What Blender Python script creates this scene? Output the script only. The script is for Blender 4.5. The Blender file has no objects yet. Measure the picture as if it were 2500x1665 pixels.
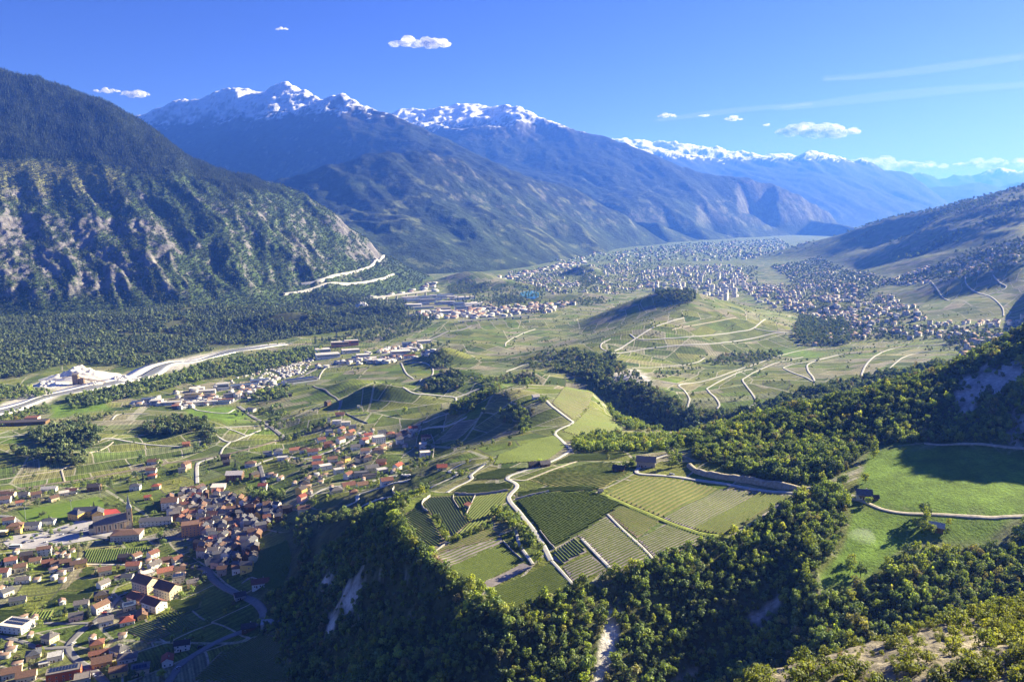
import bpy, bmesh, math, random
import numpy as np
from mathutils import Vector, geometry as mgeo

# ---------------------------------------------------------------- scene, camera, sky, sun, exposure
scene = bpy.context.scene
COL = scene.collection
rad = math.radians
CAMZ = 400.0
FPX = 1912.0                      # focal length in photograph pixels (2500 wide)
CX, CY, HORIZ = 1250.0, 832.5, 510.0
PITCH = math.atan((CY - HORIZ) / FPX)
cam = bpy.data.cameras.new('camera')
cam.sensor_width = 36.0
cam.lens = 36.0 * FPX / 2500.0
cam.clip_start = 1.0
cam.clip_end = 200000.0
cam_o = bpy.data.objects.new('camera', cam)
COL.objects.link(cam_o)
cam_o.location = (0, 0, CAMZ)
cam_o.rotation_euler = (math.pi / 2 - PITCH, 0, 0)
scene.camera = cam_o

SUN_EL, SUN_AZ = rad(22.5), rad(60.0)          # azimuth measured from the view direction (+Y) to the right
world = bpy.data.worlds.new('World')
scene.world = world
world.use_nodes = True
wn, wl = world.node_tree.nodes, world.node_tree.links
wn.clear()
sky = wn.new('ShaderNodeTexSky')
sky.sky_type = 'NISHITA'
sky.sun_disc = False
sky.sun_elevation = SUN_EL
sky.sun_rotation = SUN_AZ
sky.altitude = 900.0
sky.air_density = 1.0
sky.dust_density = 0.55
sky.ozone_density = 3.0
tint = wn.new('ShaderNodeMix')
tint.data_type = 'RGBA'
tint.blend_type = 'MULTIPLY'
tint.inputs[0].default_value = 1.0
tint.inputs[7].default_value = (0.086, 0.087, 0.142, 1)      # brings the sky to about 0..1 before its contrast is raised
gam = wn.new('ShaderNodeGamma')
gam.inputs[1].default_value = 1.32
wl.new(tint.outputs[2], gam.inputs[0])
up = wn.new('ShaderNodeMix')
up.data_type = 'RGBA'
up.blend_type = 'MULTIPLY'
up.inputs[0].default_value = 1.0
up.inputs[7].default_value = (1.68, 1.60, 1.95, 1)
bg = wn.new('ShaderNodeBackground')
bg.inputs['Strength'].default_value = 0.13
wo = wn.new('ShaderNodeOutputWorld')
wl.new(sky.outputs[0], tint.inputs[6])
wl.new(gam.outputs[0], up.inputs[6])
wl.new(up.outputs[2], bg.inputs['Color'])
wl.new(bg.outputs[0], wo.inputs['Surface'])

sun = bpy.data.lights.new('sun', 'SUN')
sun.energy = 4.3
sun.angle = rad(0.5)
sun.color = (1.0, 0.915, 0.74)
sun_o = bpy.data.objects.new('sun', sun)
COL.objects.link(sun_o)
SUNV = Vector((math.sin(SUN_AZ) * math.cos(SUN_EL), math.cos(SUN_AZ) * math.cos(SUN_EL), math.sin(SUN_EL)))
sun_o.rotation_euler = SUNV.to_track_quat('Z', 'Y').to_euler()
sun_o.location = (600, 500, 900)

vs = scene.view_settings
vs.view_transform = 'Standard'
vs.look = 'None'
vs.exposure = 2.15
vs.gamma = 1.0
scene.render.engine = 'CYCLES'
cy = scene.cycles
cy.use_denoising = True
cy.max_bounces = 5
cy.diffuse_bounces = 3
cy.glossy_bounces = 1
cy.transmission_bounces = 3
cy.transparent_max_bounces = 12
cy.volume_bounces = 1
cy.caustics_reflective = False
cy.caustics_refractive = False
cy.use_adaptive_sampling = True
cy.adaptive_threshold = 0.008
cy.denoising_prefilter = 'ACCURATE'
cy.denoising_input_passes = 'RGB_ALBEDO_NORMAL'

random.seed(7)
rng = np.random.default_rng(11)

# ---------------------------------------------------------------- helpers: rays, noise, meshes
CP, SP = math.cos(PITCH), math.sin(PITCH)

def ray(u, v):
    """photo pixel -> (s = X/Y, t = drop per unit of Y)"""
    dx, dy = (u - CX) / FPX, -(v - CY) / FPX
    fy, fz = CP + dy * SP, -SP + dy * CP
    return dx / fy, -fz / fy

def project(x, y, z):
    """world -> photo pixel (used only to lay things out)"""
    dz = z - CAMZ
    f = y * CP - dz * SP
    up = y * SP + dz * CP
    return CX + FPX * x / f, CY - FPX * up / f

def _h(ix, iy, seed):
    n = (ix.astype(np.int64) * 374761393 + iy.astype(np.int64) * 668265263 + seed * 1442695041) & 0xFFFFFFFF
    n = ((n ^ (n >> 13)) * 1274126177) & 0xFFFFFFFF
    n = (n ^ (n >> 16)) & 0xFFFFFFFF
    return n.astype(np.float64) / 4294967295.0

def noise(x, y, seed=0):
    """gradient noise, about -0.7..0.7"""
    x = np.asarray(x, float); y = np.asarray(y, float)
    ix, iy = np.floor(x), np.floor(y)
    fx, fy = x - ix, y - iy
    ux, uy = fx * fx * fx * (fx * (fx * 6 - 15) + 10), fy * fy * fy * (fy * (fy * 6 - 15) + 10)
    def g(a, b):
        ang = _h(ix + a, iy + b, seed) * 2 * np.pi
        return np.cos(ang) * (fx - a) + np.sin(ang) * (fy - b)
    n0 = g(0, 0) * (1 - ux) + g(1, 0) * ux
    n1 = g(0, 1) * (1 - ux) + g(1, 1) * ux
    return n0 * (1 - uy) + n1 * uy

def fbm(x, y, oct=5, seed=0, gain=0.5):
    r = 0; a = 1.0
    for k in range(oct):
        r = r + a * noise(x, y, seed + k * 17)
        x = np.asarray(x) * 2.03 + 11.3; y = np.asarray(y) * 2.03 - 7.1; a *= gain
    return r

def ridged(x, y, oct=5, seed=0, gain=0.5):
    r = 0; a = 1.0
    for k in range(oct):
        r = r + a * (1 - 2.2 * np.abs(noise(x, y, seed + k * 17)))
        x = np.asarray(x) * 2.07 + 3.7; y = np.asarray(y) * 2.07 + 9.2; a *= gain
    return r / 1.6

def smooth(a, b, x):
    t = np.clip((x - a) / (b - a), 0, 1)
    return t * t * (3 - 2 * t)

def blur(z, k, n):
    for _ in range(n):
        for ax in (0, 1):
            p = np.pad(z, [(k, k) if i == ax else (0, 0) for i in (0, 1)], mode='edge')
            c = np.cumsum(np.insert(p, 0, 0, axis=ax), axis=ax)
            w = 2 * k + 1
            z = (np.take(c, range(w, c.shape[ax]), axis=ax) - np.take(c, range(0, c.shape[ax] - w), axis=ax)) / w
    return z

def inpoly(px, py, poly):
    px = np.asarray(px); inside = np.zeros(px.shape, bool)
    n = len(poly)
    for i in range(n):
        x1, y1 = poly[i]; x2, y2 = poly[(i + 1) % n]
        if y1 == y2: continue
        c = ((y1 > py) != (y2 > py)) & (px < (x2 - x1) * (py - y1) / (y2 - y1) + x1)
        inside ^= c
    return inside

def new_mesh(name, verts, faces, mats=(), smooth_=False, mat_idx=None):
    me = bpy.data.meshes.new(name)
    verts = np.asarray(verts, np.float32).reshape(-1, 3)
    if isinstance(faces, np.ndarray) and faces.ndim == 2:
        nf, k = faces.shape
        me.vertices.add(len(verts)); me.vertices.foreach_set('co', verts.ravel())
        me.loops.add(nf * k); me.loops.foreach_set('vertex_index', faces.astype(np.int32).ravel())
        me.polygons.add(nf); me.polygons.foreach_set('loop_start', np.arange(0, nf * k, k, dtype=np.int32))
        me.update(calc_edges=True)
    else:
        me.from_pydata([tuple(map(float, v)) for v in verts], [], faces)
    for m in mats: me.materials.append(m)
    if mat_idx is not None: me.polygons.foreach_set('material_index', np.asarray(mat_idx, np.int32))
    if smooth_: me.polygons.foreach_set('use_smooth', np.ones(len(me.polygons), bool))
    me.update()
    return me

def add_obj(name, me, parent=None, loc=None, rz=None, **props):
    o = bpy.data.objects.new(name, me)
    COL.objects.link(o)
    if parent is not None: o.parent = parent
    if loc is not None: o.location = loc
    if rz is not None: o.rotation_euler = (0, 0, rz)
    for k, v in props.items(): o[k] = v
    return o

def color_attr(me, name, rgb):
    a = me.color_attributes.new(name, 'FLOAT_COLOR', 'POINT')
    c = np.ones((len(me.vertices), 4), np.float32); c[:, :3] = rgb
    a.data.foreach_set('color', c.ravel())

def float_attr(me, name, val):
    a = me.attributes.new(name, 'FLOAT', 'POINT')
    a.data.foreach_set('value', np.asarray(val, np.float32).ravel())

# ---------------------------------------------------------------- materials
class NT:
    def __init__(self, mat):
        self.n, self.l = mat.node_tree.nodes, mat.node_tree.links
        self.n.clear()
        self.out = self.n.new('ShaderNodeOutputMaterial')
    def node(self, t, **kw):
        n = self.n.new(t)
        for k, v in kw.items():
            if k.startswith('i_'): n.inputs[int(k[2:])].default_value = v
            else: setattr(n, k, v)
        return n
    def link(self, a, b): self.l.new(a, b)
    def pos(self): return self.node('ShaderNodeNewGeometry').outputs['Position']
    def noise(self, vec, scale, detail=4, rough=0.55, dim='3D'):
        n = self.node('ShaderNodeTexNoise'); n.noise_dimensions = dim
        n.inputs['Scale'].default_value = scale; n.inputs['Detail'].default_value = detail
        n.inputs['Roughness'].default_value = rough
        if vec is not None: self.link(vec, n.inputs['Vector'])
        return n.outputs['Fac']
    def ramp(self, fac, stops):
        r = self.node('ShaderNodeValToRGB'); e = r.color_ramp.elements
        while len(e) < len(stops): e.new(0.5)
        for el, (p, c) in zip(e, stops):
            el.position = p; el.color = (c[0], c[1], c[2], 1) if not np.isscalar(c) else (c, c, c, 1)
        self.link(fac, r.inputs[0]); return r.outputs[0]
    def mix(self, fac, a, b, mode='MIX'):
        m = self.node('ShaderNodeMix', data_type='RGBA', blend_type=mode)
        for s, val in ((0, fac), (6, a), (7, b)):
            if hasattr(val, 'is_output') or isinstance(val, bpy.types.NodeSocket): self.link(val, m.inputs[s])
            else: m.inputs[s].default_value = val if s == 0 else (val[0], val[1], val[2], 1)
        return m.outputs[2]
    def math(self, op, a, b=0.0, clamp=False):
        m = self.node('ShaderNodeMath', operation=op, use_clamp=clamp)
        for i, v in enumerate((a, b)):
            if isinstance(v, bpy.types.NodeSocket): self.link(v, m.inputs[i])
            else: m.inputs[i].default_value = v
        return m.outputs[0]
    def attr(self, name, out='Color'):
        a = self.node('ShaderNodeAttribute'); a.attribute_name = name
        return a.outputs[out]
    def bump(self, h, strength=0.5, dist=1.0):
        b = self.node('ShaderNodeBump'); b.inputs['Strength'].default_value = strength
        b.inputs['Distance'].default_value = dist; self.link(h, b.inputs['Height']); return b.outputs[0]
    def bsdf(self, color, rough=0.9, normal=None, spec=0.2, **kw):
        b = self.node('ShaderNodeBsdfPrincipled')
        if isinstance(color, bpy.types.NodeSocket): self.link(color, b.inputs['Base Color'])
        else: b.inputs['Base Color'].default_value = (color[0], color[1], color[2], 1)
        if isinstance(rough, bpy.types.NodeSocket): self.link(rough, b.inputs['Roughness'])
        else: b.inputs['Roughness'].default_value = rough
        b.inputs['Specular IOR Level'].default_value = spec
        for k, v in kw.items(): b.inputs[k].default_value = v
        if normal is not None: self.link(normal, b.inputs['Normal'])
        self.link(b.outputs[0], self.out.inputs['Surface'])
        return b

MATS = {}
def mat(name, fn):
    if name not in MATS:
        m = bpy.data.materials.new(name); m.use_nodes = True
        fn(NT(m)); MATS[name] = m
    return MATS[name]

def simple(name, col, rough=0.85, var=0.25, scale=1.5, spec=0.2, objvar=0.0, **kw):
    """plain coloured surface with weathering noise; objvar varies it from object to object"""
    def f(t):
        p = t.pos()
        n = t.noise(p, scale, 5, 0.6)
        k = t.ramp(n, [(0.3, 1 - var), (0.7, 1 + var)])
        c = t.mix(1.0, col, k, 'MULTIPLY')
        if objvar:
            oi = t.node('ShaderNodeObjectInfo')
            hs = t.node('ShaderNodeHueSaturation')
            t.link(t.math('ADD', t.math('MULTIPLY', oi.outputs['Random'], objvar * 0.25), 0.5 - objvar * 0.125), hs.inputs['Hue'])
            t.link(t.math('ADD', t.math('MULTIPLY', oi.outputs['Random'], objvar * 2), 1 - objvar), hs.inputs['Value'])
            t.link(c, hs.inputs['Color']); c = hs.outputs[0]
        t.bsdf(c, rough, None, spec, **kw)
    return mat(name, f)
# ---------------------------------------------------------------- terrain: control points -> TIN -> polar height grid
def P(u, v, z=None, D=None):
    s, t = ray(u, v)
    if D is None: D = (CAMZ - z) / t
    return (s, math.log(D), CAMZ - t * D)

def Hd(u, v, D, z):
    return (ray(u, v)[0], math.log(D), z)

def tin_grid(pts, S, Q):
    """heights on the grid S x Q from scattered (s, q, z)"""
    pts = list(pts)
    vv = [Vector((p[0], p[1])) for p in pts]
    ov, oe, of, orig, _, _ = mgeo.delaunay_2d_cdt(vv, [], [], 0, 1e-7)
    zs = [pts[orig[i][0]][2] if orig[i] else 0 for i in range(len(ov))]
    Z = np.full((len(Q), len(S)), np.nan)
    ds, dq = S[1] - S[0], Q[1] - Q[0]
    for f in of:
        (x1, y1), (x2, y2), (x3, y3) = [ov[i] for i in f]
        det = (y2 - y3) * (x1 - x3) + (x3 - x2) * (y1 - y3)
        if abs(det) < 1e-14: continue
        i0 = max(0, int(math.floor((min(x1, x2, x3) - S[0]) / ds))); i1 = min(len(S) - 1, int(math.ceil((max(x1, x2, x3) - S[0]) / ds)))
        j0 = max(0, int(math.floor((min(y1, y2, y3) - Q[0]) / dq))); j1 = min(len(Q) - 1, int(math.ceil((max(y1, y2, y3) - Q[0]) / dq)))
        if i1 < i0 or j1 < j0: continue
        gx, gy = np.meshgrid(S[i0:i1 + 1], Q[j0:j1 + 1])
        a = ((y2 - y3) * (gx - x3) + (x3 - x2) * (gy - y3)) / det
        b = ((y3 - y1) * (gx - x3) + (x1 - x3) * (gy - y3)) / det
        c = 1 - a - b
        m = (a >= -1e-6) & (b >= -1e-6) & (c >= -1e-6)
        zz = a * zs[f[0]] + b * zs[f[1]] + c * zs[f[2]]
        sub = Z[j0:j1 + 1, i0:i1 + 1]
        sub[m] = zz[m]
    return Z

# ---- the ground: village basin, spur with vine terraces, ravine, gorge, vineyard hills, plain, right-hand slopes
G = []
# village basin (Z known)
for u, v, z in [(-250, 1665, 42), (0, 1665, 45), (250, 1665, 48), (450, 1665, 53), (-200, 1450, 38), (0, 1450, 40), (250, 1450, 42), (450, 1420, 45), (580, 1420, 50),
                (-200, 1300, 34), (0, 1300, 36), (300, 1250, 38), (500, 1250, 42), (640, 1270, 52), (720, 1250, 64), (-200, 1150, 28), (0, 1150, 31),
                (300, 1130, 32), (500, 1150, 38), (620, 1130, 44), (760, 1205, 76), (700, 1100, 46), (800, 1130, 62), (900, 1100, 72), (970, 1160, 84),
                (790, 1020, 52), (940, 1045, 58), (1040, 1100, 78), (700, 1060, 30), (860, 1050, 56),
                (560, 1600, 56), (690, 1620, 66), (640, 1490, 60), (670, 1400, 64), (705, 1320, 72), (560, 1665, 58), (740, 1665, 74)]:
    G.append(P(u, v, z=z))
# foot of the wooded cliff
for u, v, z in [(748, 1340, 84), (738, 1420, 82), (752, 1500, 82), (788, 1590, 86), (835, 1665, 90)]:
    G.append(P(u, v, z=z))
# wooded cliff, part-way up
for u, v, z in [(830, 1400, 118), (850, 1500, 118), (900, 1590, 122), (960, 1480, 140), (1000, 1600, 134), (880, 1330, 140), (1100, 1560, 150), (820, 1300, 112)]:
    G.append(P(u, v, z=z))
# spur rim
RIM = [(965, 1268, 180), (1010, 1330, 178), (1090, 1400, 176), (1180, 1470, 173), (1235, 1502, 172), (1330, 1455, 176), (1420, 1422, 180), (1530, 1388, 184),
       (1620, 1352, 187), (1700, 1318, 189), (1760, 1305, 190), (1830, 1262, 192), (1900, 1232, 194), (1965, 1196, 197)]
for u, v, z in RIM: G.append(P(u, v, z=z))
# ravine wall under the rim
for u, v, D in [(1010, 1665, 402), (1130, 1600, 396), (1250, 1590, 392), (1250, 1665, 378), (1400, 1520, 412), (1400, 1620, 388), (1550, 1480, 432), (1560, 1600, 400),
                (1700, 1420, 448), (1720, 1520, 424), (1720, 1640, 398), (1850, 1360, 462), (1870, 1450, 436), (1880, 1560, 408), (1960, 1300, 478), (1960, 1270, 492)]:
    G.append(P(u, v, D=D))
# plateau
for u, v, z in [(1000, 1225, 172), (1100, 1230, 180), (1250, 1280, 182), (1150, 1350, 178), (1250, 1400, 177), (1350, 1380, 181), (1240, 1160, 182), (1400, 1210, 188), (1500, 1160, 190), (1600, 1240, 190),
                (1500, 1300, 186), (1750, 1210, 191), (1560, 1145, 191), (1680, 1155, 192), (1900, 1196, 194), (1150, 1165, 170), (1060, 1165, 148), (980, 1195, 132), (900, 1205, 112),
                (840, 1240, 98), (900, 1265, 140), (1320, 1130, 180), (1120, 1110, 150), (1200, 1110, 168), (1390, 1105, 170), (1480, 1110, 182), (1590, 1110, 188), (1660, 1090, 186)]:
    G.append(P(u, v, z=z))
# hillock with the chapel
for u, v, z in [(1375, 1050, 156), (1350, 990, 148), (1395, 1025, 148), (1310, 972, 152), (1245, 958, 148), (1270, 930, 140), (1190, 965, 128), (1240, 1030, 118), (1290, 1050, 135), (1180, 1060, 108), (1120, 1060, 96), (1040, 1020, 66),
                (1100, 1000, 80), (1440, 985, 138), (1500, 1015, 126), (1440, 945, 128), (1370, 935, 136), (1545, 1040, 124), (1600, 1062, 140), (1700, 1052, 140), (1480, 1060, 152)]:
    G.append(P(u, v, z=z))
# gorge floor (hidden) and its far wall
for u, v, D, z in [(1330, 900, 1420, 62), (1420, 950, 1400, 40), (1500, 980, 1310, 22), (1600, 1020, 1180, 22), (1700, 1020, 1080, 34), (1800, 1010, 1020, 52), (1950, 980, 980, 80), (2150, 930, 960, 110), (2500, 870, 980, 150)]:
    G.append(Hd(u, v, D, z))
for u, v, z in [(1360, 915, 78), (1440, 868, 74), (1488, 850, 78), (1540, 905, 84), (1600, 945, 86), (1660, 985, 84), (1690, 1002, 82), (1760, 1000, 84), (1830, 996, 88), (1900, 975, 96), (2000, 945, 106), (2120, 908, 116), (2300, 870, 135), (2500, 838, 156)]:
    G.append(P(u, v, z=z))
# vineyards beyond the gorge
for u, v, z in [(1700, 940, 72), (1800, 900, 66), (1950, 880, 78), (2150, 850, 90), (2350, 825, 112), (2500, 812, 130), (1600, 905, 66), (1500, 905, 70), (1650, 880, 54), (1850, 855, 50), (2000, 845, 60)]:
    G.append(P(u, v, z=z))
# vineyard hill
for u, v, z in [(1480, 838, 80), (1560, 792, 112), (1612, 714, 130), (1700, 722, 128), (1660, 760, 122), (1780, 765, 114), (1900, 790, 88), (1700, 830, 82), (1850, 820, 70), (1560, 870, 60), (1990, 800, 54),
                (1430, 818, 24), (1500, 768, 16), (1380, 800, 20), (1575, 716, 108)]:
    G.append(P(u, v, z=z))
for u, v, D, z in [(1700, 710, 3150, 22), (1900, 740, 2750, 34), (1560, 700, 3050, 12)]:
    G.append(Hd(u, v, D, z))
# plain and low vineyards
for u, v, z in [(-300, 1050, 22), (0, 1080, 28), (250, 1090, 34), (400, 1040, 28), (500, 1030, 30), (600, 980, 14), (300, 1000, 12), (100, 1000, 9), (-300, 960, 4), (0, 950, 4), (300, 935, 3), (450, 900, 3), (620, 850, 2),
                (-300, 870, 5), (0, 860, 5), (300, 840, 4), (500, 800, 5), (700, 780, 6), (800, 860, 6), (700, 930, 8), (850, 920, 22), (1000, 900, 34), (1000, 980, 52), (900, 980, 40), (1100, 850, 26), (1200, 880, 40), (1300, 850, 30),
                (1300, 900, 52), (1180, 930, 70), (1080, 945, 56), (1100, 790, 14), (1300, 780, 16), (1000, 810, 8), (950, 760, 2), (1150, 740, 4), (1300, 730, 8), (1000, 720, 1), (1200, 690, 0), (1400, 700, 6), (1500, 690, 4),
                (-300, 790, 12), (0, 780, 12), (300, 775, 10), (600, 755, 8), (800, 740, 6), (900, 720, 2), (1000, 690, 0), (1100, 675, 0), (1300, 660, 0), (1500, 640, 0), (1700, 615, 0), (1900, 590, 0), (1650, 660, 0), (1800, 660, 4), (1800, 630, 0), (1950, 600, 0)]:
    G.append(P(u, v, z=z))
# slopes on the right beyond the town
for u, v, z in [(1900, 700, 14), (2000, 780, 40), (2100, 740, 54), (2300, 740, 92), (2500, 770, 122), (2000, 690, 26), (2100, 665, 60), (2300, 670, 130), (2500, 700, 168), (2000, 640, 40), (2200, 610, 130), (2400, 620, 215), (2500, 620, 248), (2650, 640, 270)]:
    G.append(P(u, v, z=z))
for u, v, D in [(2500, 555, 3600), (2350, 530, 4400), (2250, 560, 4700), (2700, 400, 4800), (2500, 455, 5000), (2350, 495, 5200), (2200, 524, 5600), (2100, 556, 6200), (2020, 592, 6600)]:
    G.append(P(u, v, D=D))
for u, v, D, z in [(2700, 500, 7500, 250), (2500, 500, 7500, 200), (2300, 520, 7800, 100), (2100, 560, 8200, 10), (1980, 600, 7600, 0), (2700, 520, 14000, 0), (2300, 540, 14000, 0)]:
    G.append(Hd(u, v, D, z))
# wooded hill on the right, meadow, terrace
G += [Hd(2600, 820, 725, 300), Hd(2700, 800, 720, 322), Hd(2700, 800, 820, 315), Hd(2600, 820, 640, 262), Hd(2700, 820, 600, 262)]
for u, v, D in [(1715, 1082, 690), (1800, 1045, 705), (1900, 1008, 720), (2000, 975, 730), (2100, 948, 735), (2300, 890, 735), (2500, 842, 725)]:
    G.append(P(u, v, D=D))
for u, v, z in [(1690, 1125, 197), (1800, 1160, 198), (1930, 1190, 199), (2020, 1165, 201), (2130, 1092, 207), (2300, 1086, 209), (2500, 1096, 212), (2700, 1100, 214), (2090, 1180, 203), (2180, 1200, 204), (2350, 1250, 206), (2500, 1258, 206),
                (2700, 1260, 206), (2080, 1235, 198), (2150, 1262, 200)]:
    G.append(P(u, v, z=z))
for u, v, D in [(2250, 1305, 470), (2400, 1310, 470), (2550, 1330, 462), (2060, 1320, 462), (2100, 1380, 440), (2000, 1400, 430), (2250, 1400, 428), (2450, 1400, 430), (2000, 1500, 398), (2150, 1500, 398), (2300, 1460, 404), (2020, 1590, 372), (2700, 1400, 430)]:
    G.append(P(u, v, D=D))
# hillside under the camera (bottom right) and what lies before it
for u, v, D in [(1780, 1665, 150), (2000, 1600, 166), (2250, 1530, 180), (2500, 1470, 200), (2700, 1440, 205), (2500, 1600, 140), (2650, 1665, 120), (2200, 1640, 138)]:
    G.append(P(u, v, D=D))
for u, v, D, z in [(1900, 1640, 300, 150), (2200, 1560, 310, 158), (2500, 1500, 320, 168), (2700, 1480, 330, 175), (1500, 1665, 300, 116), (1100, 1665, 300, 100), (700, 1665, 330, 84), (200, 1665, 330, 56), (-300, 1665, 330, 46),
                   (1700, 1665, 190, 232), (1500, 1665, 150, 258), (1100, 1665, 150, 200), (500, 1665, 150, 120), (-300, 1665, 150, 80)]:
    G.append(Hd(u, v, D, z))
for s in (-1.2, -0.6, 0, 0.35, 0.6, 1.2):
    G.append((s, math.log(36), 300 + 36 * s)); G.append((s, math.log(90), 270 + 60 * s))
for s in (-1.2, -0.9, -0.6, -0.3, 0, 0.3):
    for D in (9000, 14000, 30000): G.append((s, math.log(D), 0.0))
for s in (-1.2, -0.9):
    for D, z in ((600, 40), (1000, 30), (2000, 8), (3000, 15), (5000, 10)): G.append((s, math.log(D), z))
for s in (0.9, 1.2):
    for D, z in ((200, 330), (330, 200), (450, 200), (560, 250), (650, 310), (740, 365), (1000, 200), (1500, 160), (2500, 200), (4000, 420), (5200, 760), (9000, 300), (30000, 0)): G.append((s, math.log(D), z))
for s in (0.45, 0.7): G.append((s, math.log(30000), 0.0))

NS, NQ = 850, 770
GS = np.linspace(-0.88, 1.12, NS)
GQ = np.linspace(math.log(45.0), math.log(22000.0), NQ)
GZ = tin_grid(G, GS, GQ)
GZ = np.where(np.isnan(GZ), 0.0, GZ)
GZ = blur(GZ, 3, 3)
gs, gq = np.meshgrid(GS, GQ)
GY = np.exp(gq); GX = gs * GY

def bil(Zg, x, y):
    x = np.asarray(x, float); y = np.maximum(np.asarray(y, float), 46.0)
    fi = np.clip((x / y - GS[0]) / (GS[1] - GS[0]), 0, NS - 1.001); fj = np.clip((np.log(y) - GQ[0]) / (GQ[1] - GQ[0]), 0, NQ - 1.001)
    i, j = fi.astype(int), fj.astype(int); a, b = fi - i, fj - j
    return (Zg[j, i] * (1 - a) + Zg[j, i + 1] * a) * (1 - b) + (Zg[j + 1, i] * (1 - a) + Zg[j + 1, i + 1] * a) * b

def ground_z(x, y): return bil(GZ, x, y)

def hit(u, v):
    """first meeting of the sight line through a photo pixel with the ground"""
    s, t = ray(u, v)
    fi = min(max((s - GS[0]) / (GS[1] - GS[0]), 0), NS - 1.001); i = int(fi); a = fi - i
    z = GZ[:, i] * (1 - a) + GZ[:, i + 1] * a
    Y = np.exp(GQ)
    d = z - (CAMZ - t * Y)
    k = np.nonzero(d[40:] >= 0)[0]
    if len(k) == 0: return (s * 20000, 20000.0)
    k = k[0] + 40
    w = d[k - 1] / (d[k - 1] - d[k]) if d[k] != d[k - 1] else 0
    y = Y[k - 1] + (Y[k] - Y[k - 1]) * w
    return (s * y, y)

# knolls on the plain and among the vineyards: (u, v, radius across, radius deep, height)
KNOLLS = [(905, 985, 55, 40, 26), (985, 975, 60, 45, 24), (860, 950, 60, 50, 18), (1085, 880, 60, 45, 30), (1105, 935, 70, 35, 26), (1170, 955, 55, 40, 20), (790, 735, 150, 100, 34), (850, 745, 120, 80, 26),
          (1150, 690, 170, 110, 62), (1235, 705, 160, 90, 40), (1430, 672, 120, 90, 62), (1420, 730, 220, 90, 26), (940, 770, 130, 60, 30), (740, 800, 130, 70, 30), (500, 770, 260, 120, 30), (660, 790, 200, 90, 26),
          (320, 790, 300, 100, 22), (230, 1075, 60, 28, 12), (150, 1120, 70, 26, 10), (500, 1035, 70, 30, 10), (1010, 870, 40, 30, 12), (1075, 955, 40, 25, 16), (420, 1060, 60, 30, 8), (1640, 728, 150, 60, 20),
          (1260, 790, 200, 60, 12), (1180, 850, 120, 50, 12), (2040, 760, 120, 60, 30), (1290, 925, 40, 20, 14), (1350, 860, 120, 60, 10), (1130, 815, 100, 50, 10)]
for u, v, rx, ry, h in KNOLLS:
    kx, ky = hit(u, v)
    GZ += h * np.exp(-(((GX - kx) / rx) ** 2 + ((GY - ky) / ry) ** 2))

# roughness: strong on steep ground, slight on fields
gz_s = np.gradient(GZ, axis=1) / np.gradient(GX, axis=1)
gz_q = np.gradient(GZ, axis=0) / np.gradient(GY, axis=0)
SLOPE = np.hypot(gz_s, gz_q)
steep = blur(smooth(0.25, 0.6, SLOPE), 2, 2)
GZ += steep * (GY < 9000) * (4.5 * ridged(GX / 38, GY / 38, 4, 3) + 1.2 * fbm(GX / 9, GY / 9, 3, 5)) * smooth(250, 420, GY)
GZ += (1.0 - steep) * 1.4 * fbm(GX / 70, GY / 70, 3, 9) * smooth(300, 600, GY)
GZ += smooth(0, 60, GY) * (1 - smooth(260, 330, GY)) * 1.6 * ridged(GX / 14, GY / 14, 4, 21)
# slopes on the far right: ribs
rr = smooth(60, 260, GZ) * smooth(2800, 3800, GY)
GZ += rr * 26 * ridged((GX * 0.8 + GY * 0.25) / 300, (GY - GX * .4) / 700, 4, 31)
gz_s = np.gradient(GZ, axis=1) / np.gradient(GX, axis=1)
gz_q = np.gradient(GZ, axis=0) / np.gradient(GY, axis=0)
SLOPE = np.hypot(gz_s, gz_q)

def hits(pts): return [hit(u, v) for u, v in pts]
# ---------------------------------------------------------------- land cover on the ground
def poly(*uv): return hits([(uv[i], uv[i + 1]) for i in range(0, len(uv), 2)])

COV = {}
def cover(name, *polys):
    m = np.zeros(GX.shape)
    for p in polys: m = np.maximum(m, inpoly(GX, GY, p))
    COV[name] = m
cover('meadow', poly(2120, 1090, 2310, 1082, 2560, 1090, 2760, 1100, 2760, 1262, 2560, 1262, 2300, 1255, 2130, 1240, 2090, 1190, 2110, 1130),
      poly(2080, 1238, 2300, 1258, 2480, 1262, 2400, 1335, 2230, 1330, 2120, 1420, 2010, 1450, 1990, 1400, 2060, 1330),
      poly(40, 1245, 240, 1212, 262, 1240, 200, 1270, 60, 1278), poly(120, 990, 250, 975, 275, 1000, 130, 1022), poly(0, 900, 95, 890, 90, 905, 0, 918),
      poly(450, 1000, 560, 990, 610, 1015, 560, 1035, 480, 1030), poly(1860, 855, 1960, 852, 2030, 862, 1990, 875, 1900, 868))
COV['meadow'] = blur(COV['meadow'], 1, 2)
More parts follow.
